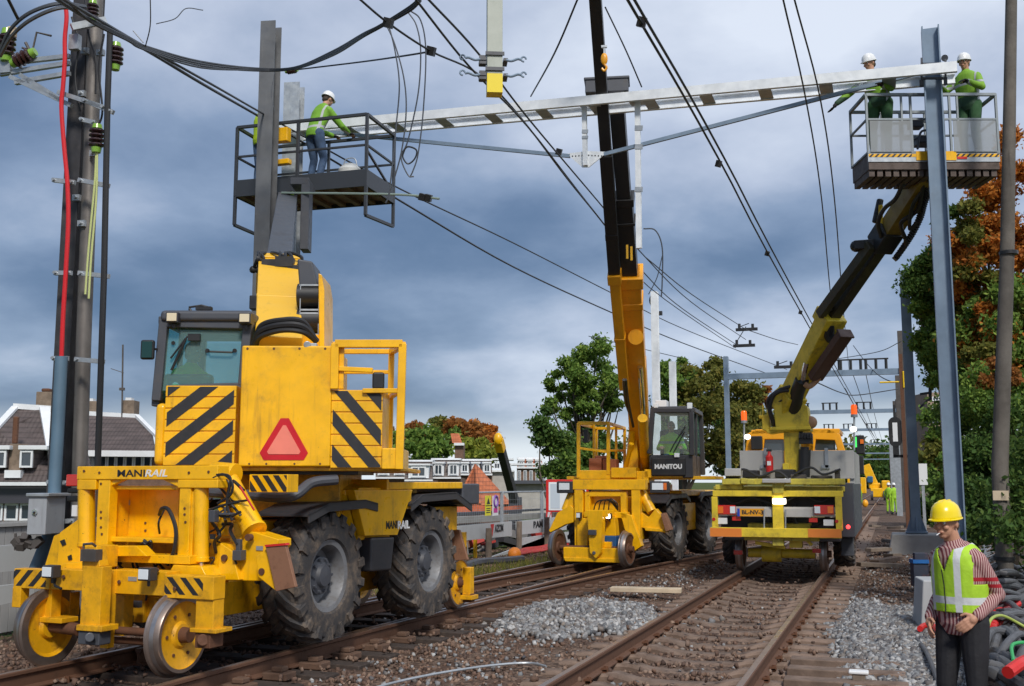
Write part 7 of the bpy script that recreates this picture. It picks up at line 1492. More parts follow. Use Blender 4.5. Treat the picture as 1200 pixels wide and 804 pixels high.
# rubble and small things beyond the boards
cols_ = [mat('rubble grey', (.25, .24, .24), .8), mat('rubble dark', (.04, .04, .045), .7), mat('rubble red', (.45, .05, .04), .6), mat('rubble brown', (.15, .09, .06), .8)]
mb = MB(); rr = random.Random(4)
for i in range(70):
    mb.mi = rr.choice([0, 0, 1, 1, 1, 2, 3, 3]); p = onx(rr.uniform(455, 650), rr.uniform(628, 652), -10.0-rr.random()*1.2); mb.box((p.x, p.y, gh(p.x, p.y)+rr.uniform(0, .5)), (rr.uniform(.1, .5), rr.uniform(.1, .9), rr.uniform(.05, .3)), (rr.uniform(-.3, .3), rr.uniform(-.3, .3), rr.uniform(0, 3)))
o = mb.build('rubble', cols_, None); tag(o, 'jumble of dark and red construction scrap behind the white boards', 'rubble', kind='stuff')
# far crane arm
a = P3(604, 590, 52); b = P3(586, 523, 50); G = Fr(a); mb = MB(); mb.bar((0, 0, 0), b-a, .36, .36, up=(0, 1, 0)); cr = mb.build('distant_crane', blk, None, G, bevel=.03); tag(cr, 'distant black crane arm with a yellow tip in front of the far houses', 'crane arm')
mb = MB(); mb.bar((b-a)*.93, (b-a)*1.1, .40, .40, up=(0, 1, 0)); mb.ball((b-a)*1.12, (.22, .2, .3)); mb.build('yellow_tip', yel, cr, G, bevel=.04); mb = MB(); mb.bar((0, 0, -2.5), (0, 0, .3), .5, .5, up=(0, 1, 0)); mb.build('arm_base', pla, cr, G)
# ------------------------------------------------------------------ track-side things
mb = MB(); c_ = onz(757, 690, .15); G = Fr((c_.x, c_.y, .14), R(6)); mb.bx(-.55, .55, -.12, .12, -.04, .03); tag(mb.build('timber_plank', woodl, None, G, bevel=.01), 'pale timber plank lying at the far end of the gravel heap', 'plank')
P_ = spline([onz(x, y, .06) for x, y in ((440, 806), (470, 798), (520, 788), (575, 780), (618, 777), (640, 781))], 5); mb = MB(); mb.tube(P_, .012, 8); tag(mb.build('grey_pipe', galv, None), 'thin pale grey pipe lying across the ballast in the bottom foreground', 'pipe')
p = onz(1007, 806, 0); G = Fr((p.x, p.y, 0)); mb = MB(); mb.bx(-.055, .055, -.045, .045, -.1, .12); st = mb.build('marker_stake', wood, None, G, bevel=.008); tag(st, 'short stake with a white cap in the bottom foreground, left of the man', 'stake'); mb = MB(); mb.bx(-.085, .085, -.06, .06, .12, .15); mb.build('stake_cap', wht, st, G, bevel=.012)
rr = random.Random(9)
for i in range(16):
    p = onz(rr.uniform(1025, 1082), rr.uniform(612, 672), .12); G = Fr((p.x, p.y, .06+rr.uniform(0, .14)), rr.uniform(-.9, .9)+math.pi/2*(i % 2))
    mb = MB(); l = rr.uniform(.4, 1.1); mb.box((0, 0, 0), (l, .22, .09), (rr.uniform(-.06, .06), rr.uniform(-.12, .12), 0)); tag(mb.build('old_plank', wood if i % 3 else msl, None, G, bevel=.012), 'weathered brown plank in the untidy pile between the track and the poles', 'plank', 'planks piled right of the track')
p = onz(1083, 700, .1)
# cable heap bottom right
hz = random.Random(41)
def hose(pts, r, label, m, group=None, n=10, z0=None, name='cable'):
    P_ = spline([onz(x+hz.uniform(-5, 5), y+hz.uniform(-4, 4), max(.04, z+hz.uniform(-.04, .08))) for x, y, z in pts], 6); mb = MB(); mb.tube(P_, r*hz.uniform(.6, 1.12), n); return tag(mb.build(name, m, None), label, 'cable', group)
ckg = mat('dusty grey cable sheath', (.085, .088, .098), .6, dirt=.5, dirtc=(.13, .12, .11), dscale=5, var=.2)
rr = random.Random(3)
for i in range(9):
    o_ = i*7; hose([(1128+o_*.8, 768+i*4, .12), (1150+o_, 770+i*3, .22), (1175+o_, 785+i*3, .3), (1205+o_, 815+i*2, .3), (1235+o_, 850, .3)], .050, 'thick dusty grey cable sweeping towards the bottom right corner', ckg, 'thick grey cables in the foreground heap')
for i in range(10):
    x = 1160+i*6; hose([(x-14, 806+i, .1), (x-8, 760+i, .42), (x+6, 738+i, .52), (x+20, 752+i*1.5, .45), (x+30, 800+i*2, .1)], .045, 'thick dusty grey cable bent over in an arch beside the red hose', ckg, 'arched grey cables beside the red hose')
for i in range(12):
    y = 690+i*5; hose([(1130+i*2, y+14, .1), (1158, y+4+rr.uniform(-5, 5), .3), (1185, y-12+rr.uniform(-5, 5), .35), (1220, y-24, .4), (1260, y-20, .3)], .038+.01*rr.random(), 'grey black cable lying across behind the red hose, under the wooden pole', ckg if i % 2 else pls, 'cables lying across under the wooden pole')
for i in range(8):
    y = 630+i*7; hose([(1140+i*2, y+24, .1), (1165, y+6, .35), (1190, y+rr.uniform(-4, 4), .45), (1230, y+12, .4)], .030, 'thin pale grey cable behind the wooden pole', mat('pale grey cable', (.17, .18, .20), .5, var=.2), 'pale cables behind the wooden pole')
for i in range(5):
    hose([(1142+i*3, 748-i*3, .25), (1150+i*2, 738-i*4, .38), (1163, 732-i*4, .45), (1176, 730-i*5, .42), (1184+i*2, 722-i*4, .36)], .040, 'glossy red hose coiled on top of the grey cables beside the man', red, 'red hoses of the cable heap')
hose([(1165, 770, .3), (1163, 735, .62), (1172, 722, .68), (1190, 735, .6), (1220, 752, .5)], .016, 'thin yellow green hose looping over the cable heap', mat('yellow green hose', (.35, .42, .08), .5))
hose([(1186, 772, .45), (1190, 752, .6), (1206, 752, .6), (1204, 776, .5), (1192, 780, .45)], .022, 'green hose coil at the right edge of the cable heap', mat('green hose', (.03, .35, .10), .5))
hose([(1142, 765, .2), (1152, 735, .45), (1158, 700, .65), (1160, 690, .7)], .05, 'stiff dark cable end standing up between the man and the wooden pole', ckg)
hose([(1182, 790, .5), (1200, 775, .55), (1215, 770, .5)], .04, 'short red hose at the lower right edge', red)
hose([(1070, 740, .05), (1080, 755, .08), (1092, 775, .06), (1100, 800, .05)], .03, 'grey cable emerging left of the legs of the man', ckg)
mb = MB(); P_ = spline([onz(x, y, .12) for x, y in ((1078, 737), (1084, 733), (1094, 734), (1100, 741))], 5); mb.tube(P_, .035, 8); tag(mb.build('red_hose_end', red, None), 'red hose end lying left of the knee of the man', 'hose')
G = Fr(onz(1078, 680, .2), R(15)); mb = MB(); mb.bx(-.12, .12, -.1, .1, -.1, .32); mb.bx(-.10, .12, -.12, .0, .32, .45); t = mb.build('tool_crate', mat('worn blue black crate', (.04, .05, .08), .6, dirt=.6, dirtc=(.3, .08, .03), dscale=6), None, G, bevel=.01); tag(t, 'small dark crate with blue rim left of the man, behind his elbow', 'crate')
mb = MB(); mb.bx(-.13, .13, -.125, .11, .28, .34); mb.build('blue_rim', mat('bright blue rim', (.02, .15, .45), .5), t, G)
for i in range(9): hose([(1128+i*3, 694-i*3, .1), (1140+i*2, 680-i*5, .3), (1150+i, 668-i*6, .35), (1170, 660-i*5, .3)], .022, 'thin grey cable behind the shoulder of the man', mat('pale grey cable', (.17, .18, .20)), 'thin cables behind the man')
rr = random.Random(12)
for i in range(14):
    y = 742-i*5; hose([(1146+i, y+8, .1), (1160, y-6, .35+.02*i), (1178, y-14, .45+.02*i), (1196, y-10, .42), (1225, y+6, .2)], .040, 'grey cable heaped between the man and the wooden pole', ckg if i % 3 else pls, 'cables heaped beside the man')
for i in range(8):
    y = 775+i*6; hose([(1136+i*2, y-4, .12), (1160, y-18, .4), (1185, y-8, .42), (1215, y+16, .3), (1240, y+40, .2)], .048, 'black cable sweeping over the bottom right corner in front of the heap', pls if i % 2 else ckg, 'black cables at the bottom right corner')
# grass tufts
def tufts(name, pts, n, h, key, label, seed):
    r = np.random.default_rng(seed); c = np.array(pts)[r.integers(0, len(pts), n)]; c = c+np.stack([r.normal(0, .35, n), r.normal(0, .6, n), np.zeros(n)], 1); c[:, 2] = [gh(a_, b_) for a_, b_ in c[:, :2]]
    a = r.uniform(0, 6.28, n); d = np.stack([np.cos(a), np.sin(a), np.zeros(n)], 1)*.008; up = np.stack([r.normal(0, .3, n), r.normal(0, .3, n), np.ones(n)], 1)*(h*r.uniform(.4, 1.2, n))[:, None]
    Q = np.stack([c-d, c+d, c+up+d*.3, c+up-d*.3], 1).reshape(-1, 3); me = np_mesh(name, Q, np.arange(4*n).reshape(-1, 4), [leaf(key)]); tag(put(name, me), label, 'grass', kind='stuff')
tufts('grass', [tuple(onz(x, y, 0)) for x, y in ((5, 730), (-10, 700), (660, 655), (640, 662), (560, 672), (615, 665), (680, 650), (475, 690))], 4200, .13, 'olive', 'rough grass at the foot of the barrier boards', 6)
tufts('undergrowth', [(x_, y_, 0) for x_ in (4.2, 4.8, 5.6) for y_ in (10, 12, 14, 17, 20, 24, 28)], 14000, .35, 'green', 'green undergrowth below the trees on the right', 7)
# ------------------------------------------------------------------ far yellow machine and truck-side clutter
FY = Fr(P3(1027, 575, 85), R(0)); h = empty('rail_crane', FY, 'distant yellow rail crane with a lattice-like boom at the end of the track', 'crane', None)
mb = MB(); mb.px(FY, 1020, 572, 1041, 583, 0, 4); mb.px(FY, 1018, 566, 1032, 573, .5, 3.5); mb.px(FY, 1033, 563, 1043, 573, 0, 3); mb.build('body', yel, h, FY, bevel=.1)
mb = MB(); mb.bar(FY.l(1024, 568, 1), FY.l(1014, 545, 1), .7, .6, up=(0, 1, 0)); mb.build('boom', yel, h, FY, bevel=.05)
mb = MB(); mb.px(FY, 1016, 558, 1023, 566, .3, 2); mb.build('cab', mat('blue cab', (.03, .12, .25), .3), h, FY, bevel=.1); mb = MB()
for x in (1022, 1037): q_ = FY.l(x, 585, 0); mb.cyl((q_.x-.1, .2, q_.z+.3), (q_.x+.1, .2, q_.z+.3), .4)
mb.build('wheels', pla, h, FY)
G = Fr(P3(1006, 545, 34)); h = empty('signal_cluster', G, 'dark signal equipment with green lamp right of the truck, behind the aluminium side', 'signal'); mb = MB(); mb.px(G, 1003, 510, 1013, 532, 0, .5); mb.px(G, 1004, 534, 1012, 556, 0, .5); mb.px(G, 1007, 556, 1009, 600, .2, .3); mb.build('signal_box', blk, h, G, bevel=.03); mb = MB(); mb.px(G, 1001, 512, 1004, 524, -.05, .3); mb.build('green_lamp', mat('green lamp lens', (.03, .55, .08), .3, emit=(.1, 1, .2), es=.5), h, G); mb = MB(); mb.px(G, 1008, 515, 1012, 520, -.05, 0); mb.build('amber_lamp', orgl, h, G)
for x, y, d, m_, lb in ((1004, 570, 60, yel, 'small yellow track machine glimpsed right of the truck'), (1014, 590, 55, org, 'orange road cone-coloured marker beside the far rails')):
    G = Fr(P3(x, y, d)); mb = MB(); mb.bx(-.5, .5, 0, 1, -.4, .5) if d == 60 else mb.ball((0, 0, 0), (.15, .15, .2)); o = mb.build('track_machine' if d == 60 else 'track_marker', m_, None, G, bevel=.05); tag(o, lb, 'machine' if d == 60 else 'marker')
G = Fr(P3(1082, 575, 38)); mb = MB(); mb.bx(-.05, .05, 0, .1, -1.8, .9); o = mb.build('location_sign', galv, None, G); tag(o, 'small pale number board on a thin post by the green bush', 'sign'); mb = MB(); mb.bx(-.16, .16, -.03, 0, .2, .95); mb.build('sign_plate', wht, o, G)
# ------------------------------------------------------------------ people
def fuse(mb, vox, name, mats, it=3, fac=.5):
    me = bpy.data.meshes.new(name); me.from_pydata(mb.v, [], mb.f); me.update()
    o = bpy.data.objects.new('tmp', me); col.objects.link(o)
    r = o.modifiers.new('r', 'REMESH'); r.mode = 'VOXEL'; r.voxel_size = vox; r.use_smooth_shade = True
    if it: s = o.modifiers.new('s', 'SMOOTH'); s.iterations = it; s.factor = fac
    bpy.context.view_layer.update(); m2_ = bpy.data.meshes.new_from_object(o.evaluated_get(bpy.context.evaluated_depsgraph_get()))
    bpy.data.objects.remove(o); m2_.name = name; m2_.materials.clear()
    for m in mats: m2_.materials.append(m)
    return m2_
V3 = Vector
def limbs(mb, pts, rad, n=14):
    pts = [V3(p) for p in pts]
    mb.tube(pts, 0, n, radii=rad)
    for p, r in zip(pts, rad): mb.ball(p, r*.99, n, 8)
def head_geo(mb, H, yaw, pitch, s=1.0):
    M = Matrix.Translation(V3(H)) @ Matrix.Rotation(yaw, 4, 'Z') @ Matrix.Rotation(pitch, 4, 'X')
    def B(c, r):
        t = MB(); t.ball((0, 0, 0), [x*s for x in r], 18, 12); t.v = [tuple(M @ (V3(v)+V3(c)*s)) for v in t.v]; mb.add(t.v, t.f)
    B((0, .01, .02), (.074, .094, .105)); B((0, -.022, -.045), (.055, .062, .065)); B((0, -.055, -.088), (.028, .022, .022))
    B((0, -.098, -.018), (.012, .018, .022)); B((0, -.090, .005), (.009, .012, .03)); B((0, -.084, .022), (.042, .012, .010))
    B((.036, -.070, -.028), (.022, .020, .02)); B((-.036, -.070, -.028), (.022, .020, .02)); B((0, -.083, -.058), (.024, .012, .006)); B((0, -.081, -.068), (.020, .012, .007))
    B((.076, .008, -.012), (.010, .018, .03)); B((-.076, .008, -.012), (.010, .018, .03))
    return M
def hand_geo(mb, w, d, side_n, s=1.0, curl=.7, thumb=1):
    """w wrist, d finger direction, side_n palm normal (fingers curl towards it)"""
    w = V3(w); d = V3(d).normalized(); nrm = V3(side_n); nrm = (nrm-d*nrm.dot(d)).normalized(); lat = d.cross(nrm)*thumb
    limbs(mb, [w, w+d*.035*s], [.026*s, .030*s], 10)
    for k in (-1, -.33, .33, 1):
        a = w+d*.02*s+lat*k*.018*s; b = w+d*.085*s+lat*k*.030*s
        limbs(mb, [a, b], [.014*s, .0125*s], 8)
        L_ = (.072, .082, .076, .060)[int((k+1)/.66+.1)]*s; p = b; q = d.copy()
        for j, f in enumerate((.45, .32, .23)):
            q = (q*math.cos(curl*.6)+nrm*math.sin(curl*.6)).normalized(); nrm2 = nrm; p2 = p+q*L_*f; limbs(mb, [p, p2], [.0105*s-.001*j, .0098*s-.001*j], 8); p = p2
    a = w+d*.025*s-lat*.028*s; b = a+(d*.5-lat*.75+nrm*.3).normalized()*.035*s; c_ = b+(d*.85-lat*.2+nrm*.4).normalized()*.032*s
    limbs(mb, [a, b, c_], [.016*s, .012*s, .010*s], 8)
def eltor(mb, secs, n=20, side=(1, 0, 0)):
    mb.tube([s[0] for s in secs], 0, n, side=side, ell=[(s[1], s[2]) for s in secs])
def person(F, label, J, cl, group=None, vox=.011, cat='person', helmet=helw, hat=True, face=True):
    """J: joints in the local frame (person faces -y). cl: materials for top, trousers, boots, gloves"""
    root = None; s = J.get('s', 1.0)
    pel, wa, ch, nk, hd = [V3(J[k]) for k in ('pel', 'waist', 'chest', 'neck', 'head')]
    sx = V3(J.get('side', (1, 0, 0))).normalized(); fw = V3((0, 0, 1)).cross(sx)
    shw = J.get('shw', .165); hw = .095
    up_ = (nk-ch).normalized(); shL = V3(J['shL']) if 'shL' in J else ch+sx*shw+up_*.055; shR = V3(J['shR']) if 'shR' in J else ch-sx*shw+up_*.055
    def torso(mb, g):
        eltor(mb, [(pel-(wa-pel).normalized()*.08, .135+g, .10+g), (pel, .165+g, .120+g), (wa, .150+g, .108+g), (wa.lerp(ch, .55), .168+g, .120+g), (ch, .185+g, .125+g), (ch.lerp(nk, .55), .155+g, .105+g), (ch.lerp(nk, .85), .085+g, .075+g)], side=sx)
    def arm(mb, sh, k, g, to_wrist=1.0):
        el, wr = V3(J['el'+k]), V3(J['wr'+k]); e2 = el.lerp(wr, to_wrist)
        limbs(mb, [sh, sh.lerp(el, .5), el, el.lerp(e2, .4), e2], [.060+g, .052+g, .043+g, .042+g, .031+g])
    def leg(mb, sg, k, g, boot=False):
        hp = pel+sx*hw*sg; kn, an = V3(J['kn'+k]), V3(J['an'+k]); limbs(mb, [hp, hp.lerp(kn, .5), kn, kn.lerp(an, .35), an], [.092+g, .078+g, .058+g, .056+g, .038+g])
    body = MB(); torso(body, -.012); arm(body, shL, 'L', -.008); arm(body, shR, 'R', -.008); leg(body, 1, 'L', -.012); leg(body, -1, 'R', -.012)
    limbs(body, [ch.lerp(nk, .6), nk, nk.lerp(hd, .5)], [.065, .055, .055])
    M = head_geo(body, hd, J.get('hyaw', 0), J.get('hpitch', 0))
    for k, t in (('L', 1), ('R', -1)):
        if 'hd'+k in J: wr = V3(J['wr'+k]); hand_geo(body, wr, J['hd'+k], J.get('hn'+k, fw), 1.0, J.get('curl', .7), t)
    for k in 'LR':
        an = V3(J['an'+k]); limbs(body, [an, an+V3(J.get('toe', tuple(-fw)))*.0+fw*(-.0)], [.036, .036])
    me = fuse(body, vox*.8, 'person', [skin], 2); root = put('person', me, None, F); tag(root, label, cat, group)
    top = MB(); torso(top, .016); arm(top, shL, 'L', .012, J.get('sleeve', .96)); arm(top, shR, 'R', .012, J.get('sleeve', .96)); limbs(top, [ch.lerp(nk, .7), nk.lerp(ch, .15)], [.085, .068])
    r = np.random.default_rng(3); t = fuse(top, vox, 'jacket', [cl[0]], 2); put('jacket', t, root, F)
    tr_ = MB(); eltor(tr_, [(pel-(wa-pel).normalized()*.09, .13, .10), (pel, .178, .132), (pel.lerp(wa, .55), .165, .122)], side=sx); leg(tr_, 1, 'L', .010); leg(tr_, -1, 'R', .010)
    put('trousers', fuse(tr_, vox, 'trousers', [cl[1]], 2), root, F)
    tf = V3(J.get('toe', (0, -1, 0))).normalized()
    for k in 'LR':
        an = V3(J['an'+k]); bt = MB(); limbs(bt, [an+V3((0, 0, .06)), an-V3((0, 0, .02))], [.052, .05]); bt.tube([an-V3((0, 0, .045))-tf*.06, an-V3((0, 0, .035))+tf*.08, an-V3((0, 0, .05))+tf*.20], 0, 12, side=tf.cross(V3((0, 0, 1))), ell=[(.045, .035), (.05, .045), (.04, .028)])
        put('boot', fuse(bt, vox*.8, 'boot', [cl[2]], 2), root, F)
    if cl[3]:
        for k, t in (('L', 1), ('R', -1)):
            if 'hd'+k in J:
                g = MB(); wr = V3(J['wr'+k]); hand_geo(g, wr, J['hd'+k], J.get('hn'+k, fw), 1.12, J.get('curl', .7), t); put('glove', fuse(g, .006, 'glove', [cl[3]], 1), root, F)
    def tm(mb): mb.v = [tuple(M @ V3(v)) for v in mb.v]; return mb
    if face:
        for sg in (-1, 1):
            e_ = MB(); e_.ball((sg*.030, -.078, .004), .011, 10, 8); eo = tm(e_).build('eye', wht, root, F); e_ = MB(); e_.ball((sg*.030, -.0865, .004), (.005, .003, .005), 8, 6); tm(e_).build('iris', eyem, eo, F)
            e_ = MB(); e_.tube([(sg*.014, -.090, .020), (sg*.030, -.092, .025), (sg*.048, -.082, .020)], .0045, 6); tm(e_).build('eyebrow', hair, root, F)
        e_ = MB(); e_.tube([(-.020, -.092, -.062), (0, -.097, -.061), (.020, -.092, -.062)], .0035, 6); tm(e_).build('mouth', mat('lips', (.33, .12, .09), .5), root, F)
    h_ = MB(); h_.ball((0, .022, .025), (.080, .088, .088), 18, 12); h_.ball((0, .060, -.035), (.062, .045, .05), 14, 10); h_.v = [v for v in h_.v]; tm(h_).build('hair', hair, root, F)
    if hat:
        hh = MB(); n = 26; prof = [(.125, .002), (.122, .045), (.108, .078), (.085, .100), (.055, .115), (.022, .122), (0, .124)]
        b0 = len(hh.v)
        pr = [(-.012, 1.0), (.0, 1.03), (.015, 1.0), (.045, .965), (.078, .85), (.103, .63), (.118, .36), (.123, .0)]
        for z, q in pr:
            for j in range(n):
                a = 2*math.pi*j/n; brim = 1.0
                hh.v.append((math.cos(a)*.098*q, math.sin(a)*.120*q+.008, z+.032))
        hh.f += [(i*n+j, i*n+(j+1) % n, (i+1)*n+(j+1) % n, (i+1)*n+j) for i in range(len(pr)-1) for j in range(n)]; hh.m += [0]*len(hh.f)
        # peak
        pk = [(-.085, -.075), (-.06, -.125), (0, -.152), (.06, -.125), (.085, -.075)]
        hh.ext([(x, y, .020) for x, y in pk]+[(.04, -.09, .030), (-.04, -.09, .030)], (0, 0, .008))
        hh.tube([(math.cos(t)*.101, math.sin(t)*.124+.008, .022) for t in [2*math.pi*i/28 for i in range(29)]], .006, 6)
        for x in (-.018, .018): hh.tube([(x, -.09, .105), (x, -.03, .150), (x, .05, .152), (x, .11, .10)], .005, 6)
        ho = tm(hh).build('helmet', helmet, root, F, ang=50)
        st_ = MB(); [st_.tube([(sg*.078, -.01, .03), (sg*.070, -.03, -.05), (sg*.03, -.06, -.105), (0, -.062, -.112)], .004, 5) for sg in (-1, 1)]; 
    return root, M
def bandmat(name, base, band, zs, axis=2, extra=None):
    """fabric with reflective bands given as (lo, hi) along a local axis"""
    m = mat(name, base, .7, var=.12, dscale=8, bump=.6, bscale=14); t = m.node_tree; b = t.nodes['Principled BSDF']; tcn = t.nodes.new('ShaderNodeTexCoord'); sp = t.nodes.new('ShaderNodeSeparateXYZ'); t.links.new(tcn.outputs['Object'], sp.inputs[0])
    cur = b.inputs['Base Color'].links[0].from_socket
    for (ax, lo, hi, c) in [(axis, z0, z1, band) for z0, z1 in zs]+(extra or []):
        g = t.nodes.new('ShaderNodeMath'); g.operation = 'COMPARE'; nz = sp.outputs[ax]; t.links.new(nz, g.inputs[0]); g.inputs[1].default_value = (lo+hi)/2; g.inputs[2].default_value = (hi-lo)/2
        x = t.nodes.new('ShaderNodeMix'); x.data_type = 'RGBA'; t.links.new(g.outputs[0], x.inputs[0]); t.links.new(cur, x.inputs[6]); x.inputs[7].default_value = (*c, 1); cur = x.outputs[2]
    t.links.new(cur, b.inputs['Base Color']); return m
silver = (.42, .44, .46)
hv1 = bandmat('green jacket with silver bands', (.17, .38, .03), silver, [(1.02, 1.06)], extra=[(0, -.16, -.13, silver), (0, .13, .16, silver)])
hv2 = bandmat('green and dark work jacket', (.20, .40, .03), silver, [(1.22, 1.26)], extra=[(2, .70, 1.05, (.025, .07, .035)), (0, -.19, -.16, silver), (0, .16, .19, silver)])
# worker leaning over the raised dark platform
WA = Fr(FP.M @ Vector((-1.16, .58, .10)), R(162))
z0 = .10
person(WA, 'worker in green jacket and blue jeans leaning over the rail of the dark platform', dict(pel=(0, .10, .93), waist=(0, .07, 1.05), chest=(0, -.04, 1.31), neck=(0, -.12, 1.51), head=(0, -.19, 1.63), hpitch=.35, side=(1, 0, 0),
    elL=(.26, -.26, 1.12), wrL=(.20, -.50, 1.10), elR=(-.26, -.28, 1.12), wrR=(-.18, -.52, 1.08), hdL=(-.1, -1, 0), hdR=(.1, -1, 0), hnL=(0, 0, -1), hnR=(0, 0, -1), knL=(.11, .0, .50), anL=(.12, .08, .10), knR=(-.11, -.02, .50), anR=(-.12, .10, .10), toe=(0, -1, 0)), (hv1, jean, blk, glove), 'workers on the raised platforms', face=True)
WB = Fr(FP.M @ Vector((-2.26, .55, .10)), R(150))
person(WB, 'worker in yellow green mostly hidden behind the grey H-section pole on the dark platform', dict(pel=(0, .0, .93), waist=(0, .0, 1.05), chest=(0, -.02, 1.28), neck=(0, -.04, 1.46), head=(0, -.07, 1.58), elL=(.26, -.05, 1.10), wrL=(.24, -.28, 1.05), elR=(-.26, -.05, 1.10), wrR=(-.2, -.28, 1.05), hdL=(0, -1, 0), hdR=(0, -1, 0), hnL=(0, 0, -1), hnR=(0, 0, -1), knL=(.10, -.02, .50), anL=(.10, .02, .10), knR=(-.10, -.02, .50), anR=(-.10, .02, .10)), (mat('yellow green jacket', (.42, .60, .02), .7, bump=.5, bscale=20), jean, blk, glove), 'workers on the raised platforms')
# two workers in the basket
zf = zt
def inb(px, v, yaw): p = FB.l(px, 150, v); return Fr(FB.M @ Vector((p.x, v, zf)), yaw)
person(inb(1137, .50, FBo and R(-30)), 'worker holding the beam end at the right side of the raised basket', dict(pel=(0, .02, .93), waist=(0, .0, 1.05), chest=(0, -.03, 1.30), neck=(0, -.05, 1.50), head=(0, -.08, 1.62), hyaw=.1, hpitch=.12,
    elL=(.27, -.10, 1.14), wrL=(.16, -.32, 1.20), elR=(-.30, -.14, 1.20), wrR=(-.26, -.40, 1.27), hdL=(-.3, -1, .1), hdR=(-.3, -1, .1), hnL=(0, 0, -1), hnR=(0, 0, -1), knL=(.10, -.04, .50), anL=(.11, .02, .10), knR=(-.10, -.04, .50), anR=(-.11, .02, .10)), (hv2, hvd, blk, glove), 'workers on the raised platforms')
person(inb(1029, .42, R(-12)), 'worker reaching down to the left over the side of the raised basket', dict(pel=(.05, .0, .93), waist=(.04, .0, 1.04), chest=(-.02, -.05, 1.28), neck=(-.05, -.08, 1.46), head=(-.07, -.10, 1.58), hyaw=-.5, hpitch=.3,
    elL=(.24, -.08, 1.12), wrL=(.16, -.34, 1.10), elR=(-.36, -.14, 1.14), wrR=(-.56, -.26, .96), hdL=(-.2, -1, 0), hdR=(-.55, -.3, -.8), hnL=(0, 0, -1), hnR=(-.5, -.2, .3), curl=.3, knL=(.14, -.02, .50), anL=(.14, .02, .10), knR=(-.08, -.02, .50), anR=(-.08, .02, .10)), (hv2, hvd, blk, glove), 'workers on the raised platforms')
# cab operators
def sitter(F, label, jk, helmet=None, hat=False):
    person(F, label, dict(pel=(0, .1, .50), waist=(0, .1, .62), chest=(0, .05, .86), neck=(0, .03, 1.04), head=(0, .0, 1.16), elL=(.27, -.05, .70), wrL=(.20, -.30, .72), elR=(-.27, -.05, .70), wrR=(-.20, -.30, .72), hdL=(0, -1, 0), hdR=(0, -1, 0), hnL=(0, 0, -1), hnR=(0, 0, -1), knL=(.14, -.35, .50), anL=(.14, -.40, .12), knR=(-.14, -.35, .50), anR=(-.14, -.40, .12)), (jk, jean, blk, None), 'crane operators in their cabs', hat=hat)
p = T1.l(228, 440, VB+1.0); sitter(Fr(T1.M @ Vector((p.x, VB+.95, p.z-.92)), TH+R(60)), 'operator in lime hi-vis seen dimly through the tinted cab glass of the foreground machine', bandmat('lime vest operator', (.35, .70, .02), silver, [(.80, .85)]))
p = T2.l(787, 520, vb+.75); sitter(Fr(T2.M @ Vector((p.x, vb+.75, p.z-.80)), R(10)), 'operator in lime hi-vis behind the windscreen of the middle telehandler', bandmat('lime vest operator front', (.45, .85, .02), silver, [(.80, .85)]))
# distant workers
for i, (px, d, lb) in enumerate(((1041, 62, 'left one of two distant workers in bright lime suits beside the far rails'), (1047, 60, 'right one of two distant workers in bright lime suits beside the far rails'), (1006, 48, 'distant worker in lime beside the truck, partly hidden'))):
    q = P3(px, 565, d); person(Fr((q.x, q.y, 0), R(150+i*60)), lb, dict(pel=(0, 0, .95), waist=(0, 0, 1.06), chest=(0, 0, 1.30), neck=(0, 0, 1.50), head=(0, -.02, 1.62), elL=(.28, 0, 1.12), wrL=(.26, -.15, .92), elR=(-.28, 0, 1.12), wrR=(-.26, -.15, .92), hdL=(0, -.3, -1), hdR=(0, -.3, -1), knL=(.11, 0, .52), anL=(.12, .02, .08), knR=(-.11, 0, .52), anR=(-.12, .02, .08)), (hvl, hvl, blk, None), 'distant workers along the track', vox=.02, helmet=helw, face=False)
# the man in the foreground
q = P3(1117, 565, 7.65); MF = Fr((q.x, q.y, -.115), TH+R(-58))
shirt = mat('striped shirt', (.42, .20, .20), .8, var=.05, bump=.5, bscale=12)
t = shirt.node_tree; b = t.nodes['Principled BSDF']; tcn = t.nodes.new('ShaderNodeTexCoord'); w_ = t.nodes.new('ShaderNodeTexWave'); w_.bands_direction = 'X'; w_.inputs['Scale'].default_value = 19; w_.inputs['Distortion'].default_value = .25; w_.inputs['Detail'].default_value = 0
mp = t.nodes.new('ShaderNodeMapping'); mp.inputs['Rotation'].default_value = (.0, .0, -1.01); t.links.new(tcn.outputs['Object'], mp.inputs[0]); t.links.new(mp.outputs[0], w_.inputs[0])
r_ = t.nodes.new('ShaderNodeValToRGB'); r_.color_ramp.elements[0].position = .40; r_.color_ramp.elements[0].color = (.17, .035, .045, 1); r_.color_ramp.elements[1].position = .56; r_.color_ramp.elements[1].color = (.50, .33, .31, 1); t.links.new(w_.outputs[0], r_.inputs[0])
sp = t.nodes.new('ShaderNodeSeparateXYZ'); t.links.new(tcn.outputs['Object'], sp.inputs[0]); cur = r_.outputs[0]
for lo, hi in ((1.235, 1.262), (1.19, 1.215)):
    g = t.nodes.new('ShaderNodeMath'); g.operation = 'COMPARE'; t.links.new(sp.outputs[2], g.inputs[0]); g.inputs[1].default_value = (lo+hi)/2; g.inputs[2].default_value = (hi-lo)/2
    x = t.nodes.new('ShaderNodeMix'); x.data_type = 'RGBA'; t.links.new(g.outputs[0], x.inputs[0]); t.links.new(cur, x.inputs[6]); x.inputs[7].default_value = (.36, .01, .02, 1); cur = x.outputs[2]
t.links.new(cur, b.inputs['Base Color'])
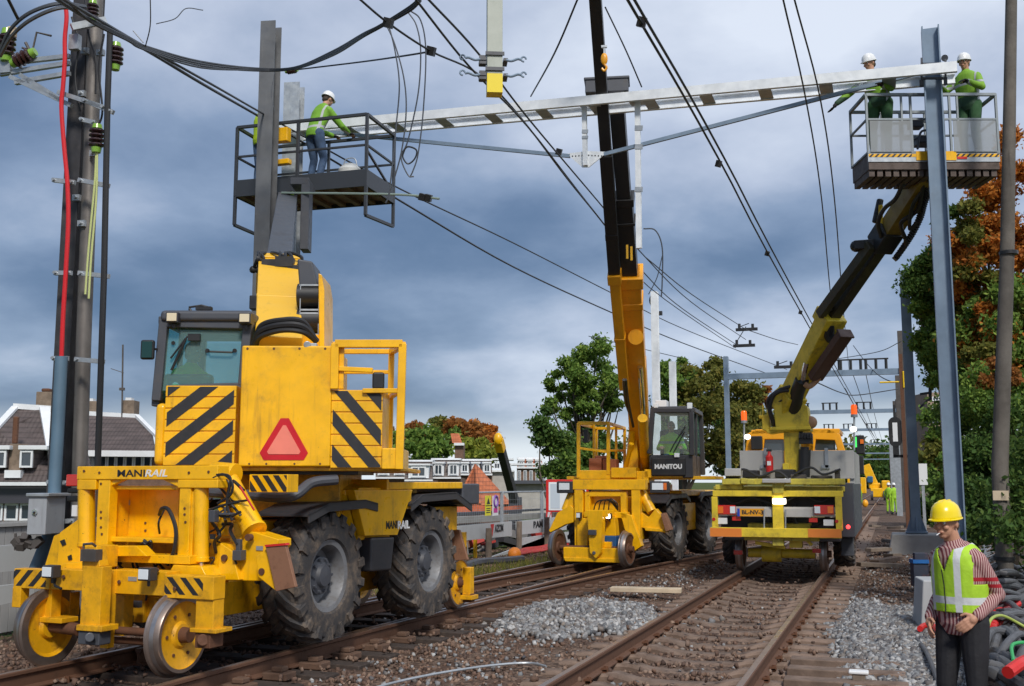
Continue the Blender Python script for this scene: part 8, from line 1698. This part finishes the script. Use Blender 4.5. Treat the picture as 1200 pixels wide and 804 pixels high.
JM = dict(pel=(0, .02, .95), waist=(0, .01, 1.06), chest=(.0, .02, 1.32), neck=(-.01, -.03, 1.51), head=(-.015, -.085, 1.635), hyaw=.12, hpitch=.10, shw=.15,
    elL=(.195, .15, 1.14), wrL=(.17, -.06, 1.00), elR=(-.23, .12, 1.12), wrR=(-.19, -.08, .95), hdL=(-.35, -.55, -.5), hdR=(.3, -.5, -.6), hnL=(-.6, .6, 0), hnR=(.6, .6, 0), curl=.45, sleeve=.93,
    knL=(.11, -.01, .52), anL=(.13, .05, .10), knR=(-.10, -.05, .52), anR=(-.12, -.02, .10))
man, MM = person(MF, 'man in a yellow helmet, lime vest and striped shirt, hand at his hip', JM, (shirt, trs, blk, None), None, vox=.007, helmet=hely)
vm = MB(); pel, wa, ch, nk = [V3(JM[k]) for k in ('pel', 'waist', 'chest', 'neck')]
g = .036
eltor(vm, [(pel+V3((0, 0, .06)), .168+g, .122+g), (wa, .156+g, .114+g), (wa.lerp(ch, .55), .168+g, .122+g), (ch, .172+g, .128+g), (ch.lerp(nk, .50), .135+g, .112+g), (ch.lerp(nk, .80), .085+g, .088+g)])
vme = fuse(vm, .007, 'vest', [None or hvl], 3)
vv = bandmat('lime vest cloth', (.40, .66, .03), (.60, .62, .64), [(1.075, 1.125)], extra=[(0, .062, .105, (.60, .62, .64)), (0, -.150, -.108, (.60, .62, .64))])
t = vv.node_tree; vme.materials.clear(); vme.materials.append(vv)
import bmesh
bm = bmesh.new(); bm.from_mesh(vme)
# open a V neck and the arm holes
dl = [v for v in bm.verts if (v.co.z > 1.30 and v.co.y < 0 and abs(v.co.x+.01) < (v.co.z-1.30)*.42) or (v.co.z > 1.475 and abs(v.co.x) < .09) or v.co.z < 1.015 or (abs(v.co.x) > .172 and v.co.z > 1.22)]
bmesh.ops.delete(bm, geom=dl, context='VERTS'); bm.to_mesh(vme); bm.free()
vo_ = put('vest', vme, man, MF); sm = vo_.modifiers.new('thick', 'SOLIDIFY'); sm.thickness = .005
mb = MB(); mb.cyl((0, -.094, -.064), (-.004, -.135, -.075), .0035, n=8); mb.v = [tuple(MM @ V3(v)) for v in mb.v]; mb.build('cigarette', wht, man, MF)
mb = MB(); mb.tube([(.0, -.180, 1.31), (.0, -.160, 1.2), (0, -.155, 1.08), (0, -.158, 1.01)], .004, 6); mb.build('vest_zip', blk, man, MF)
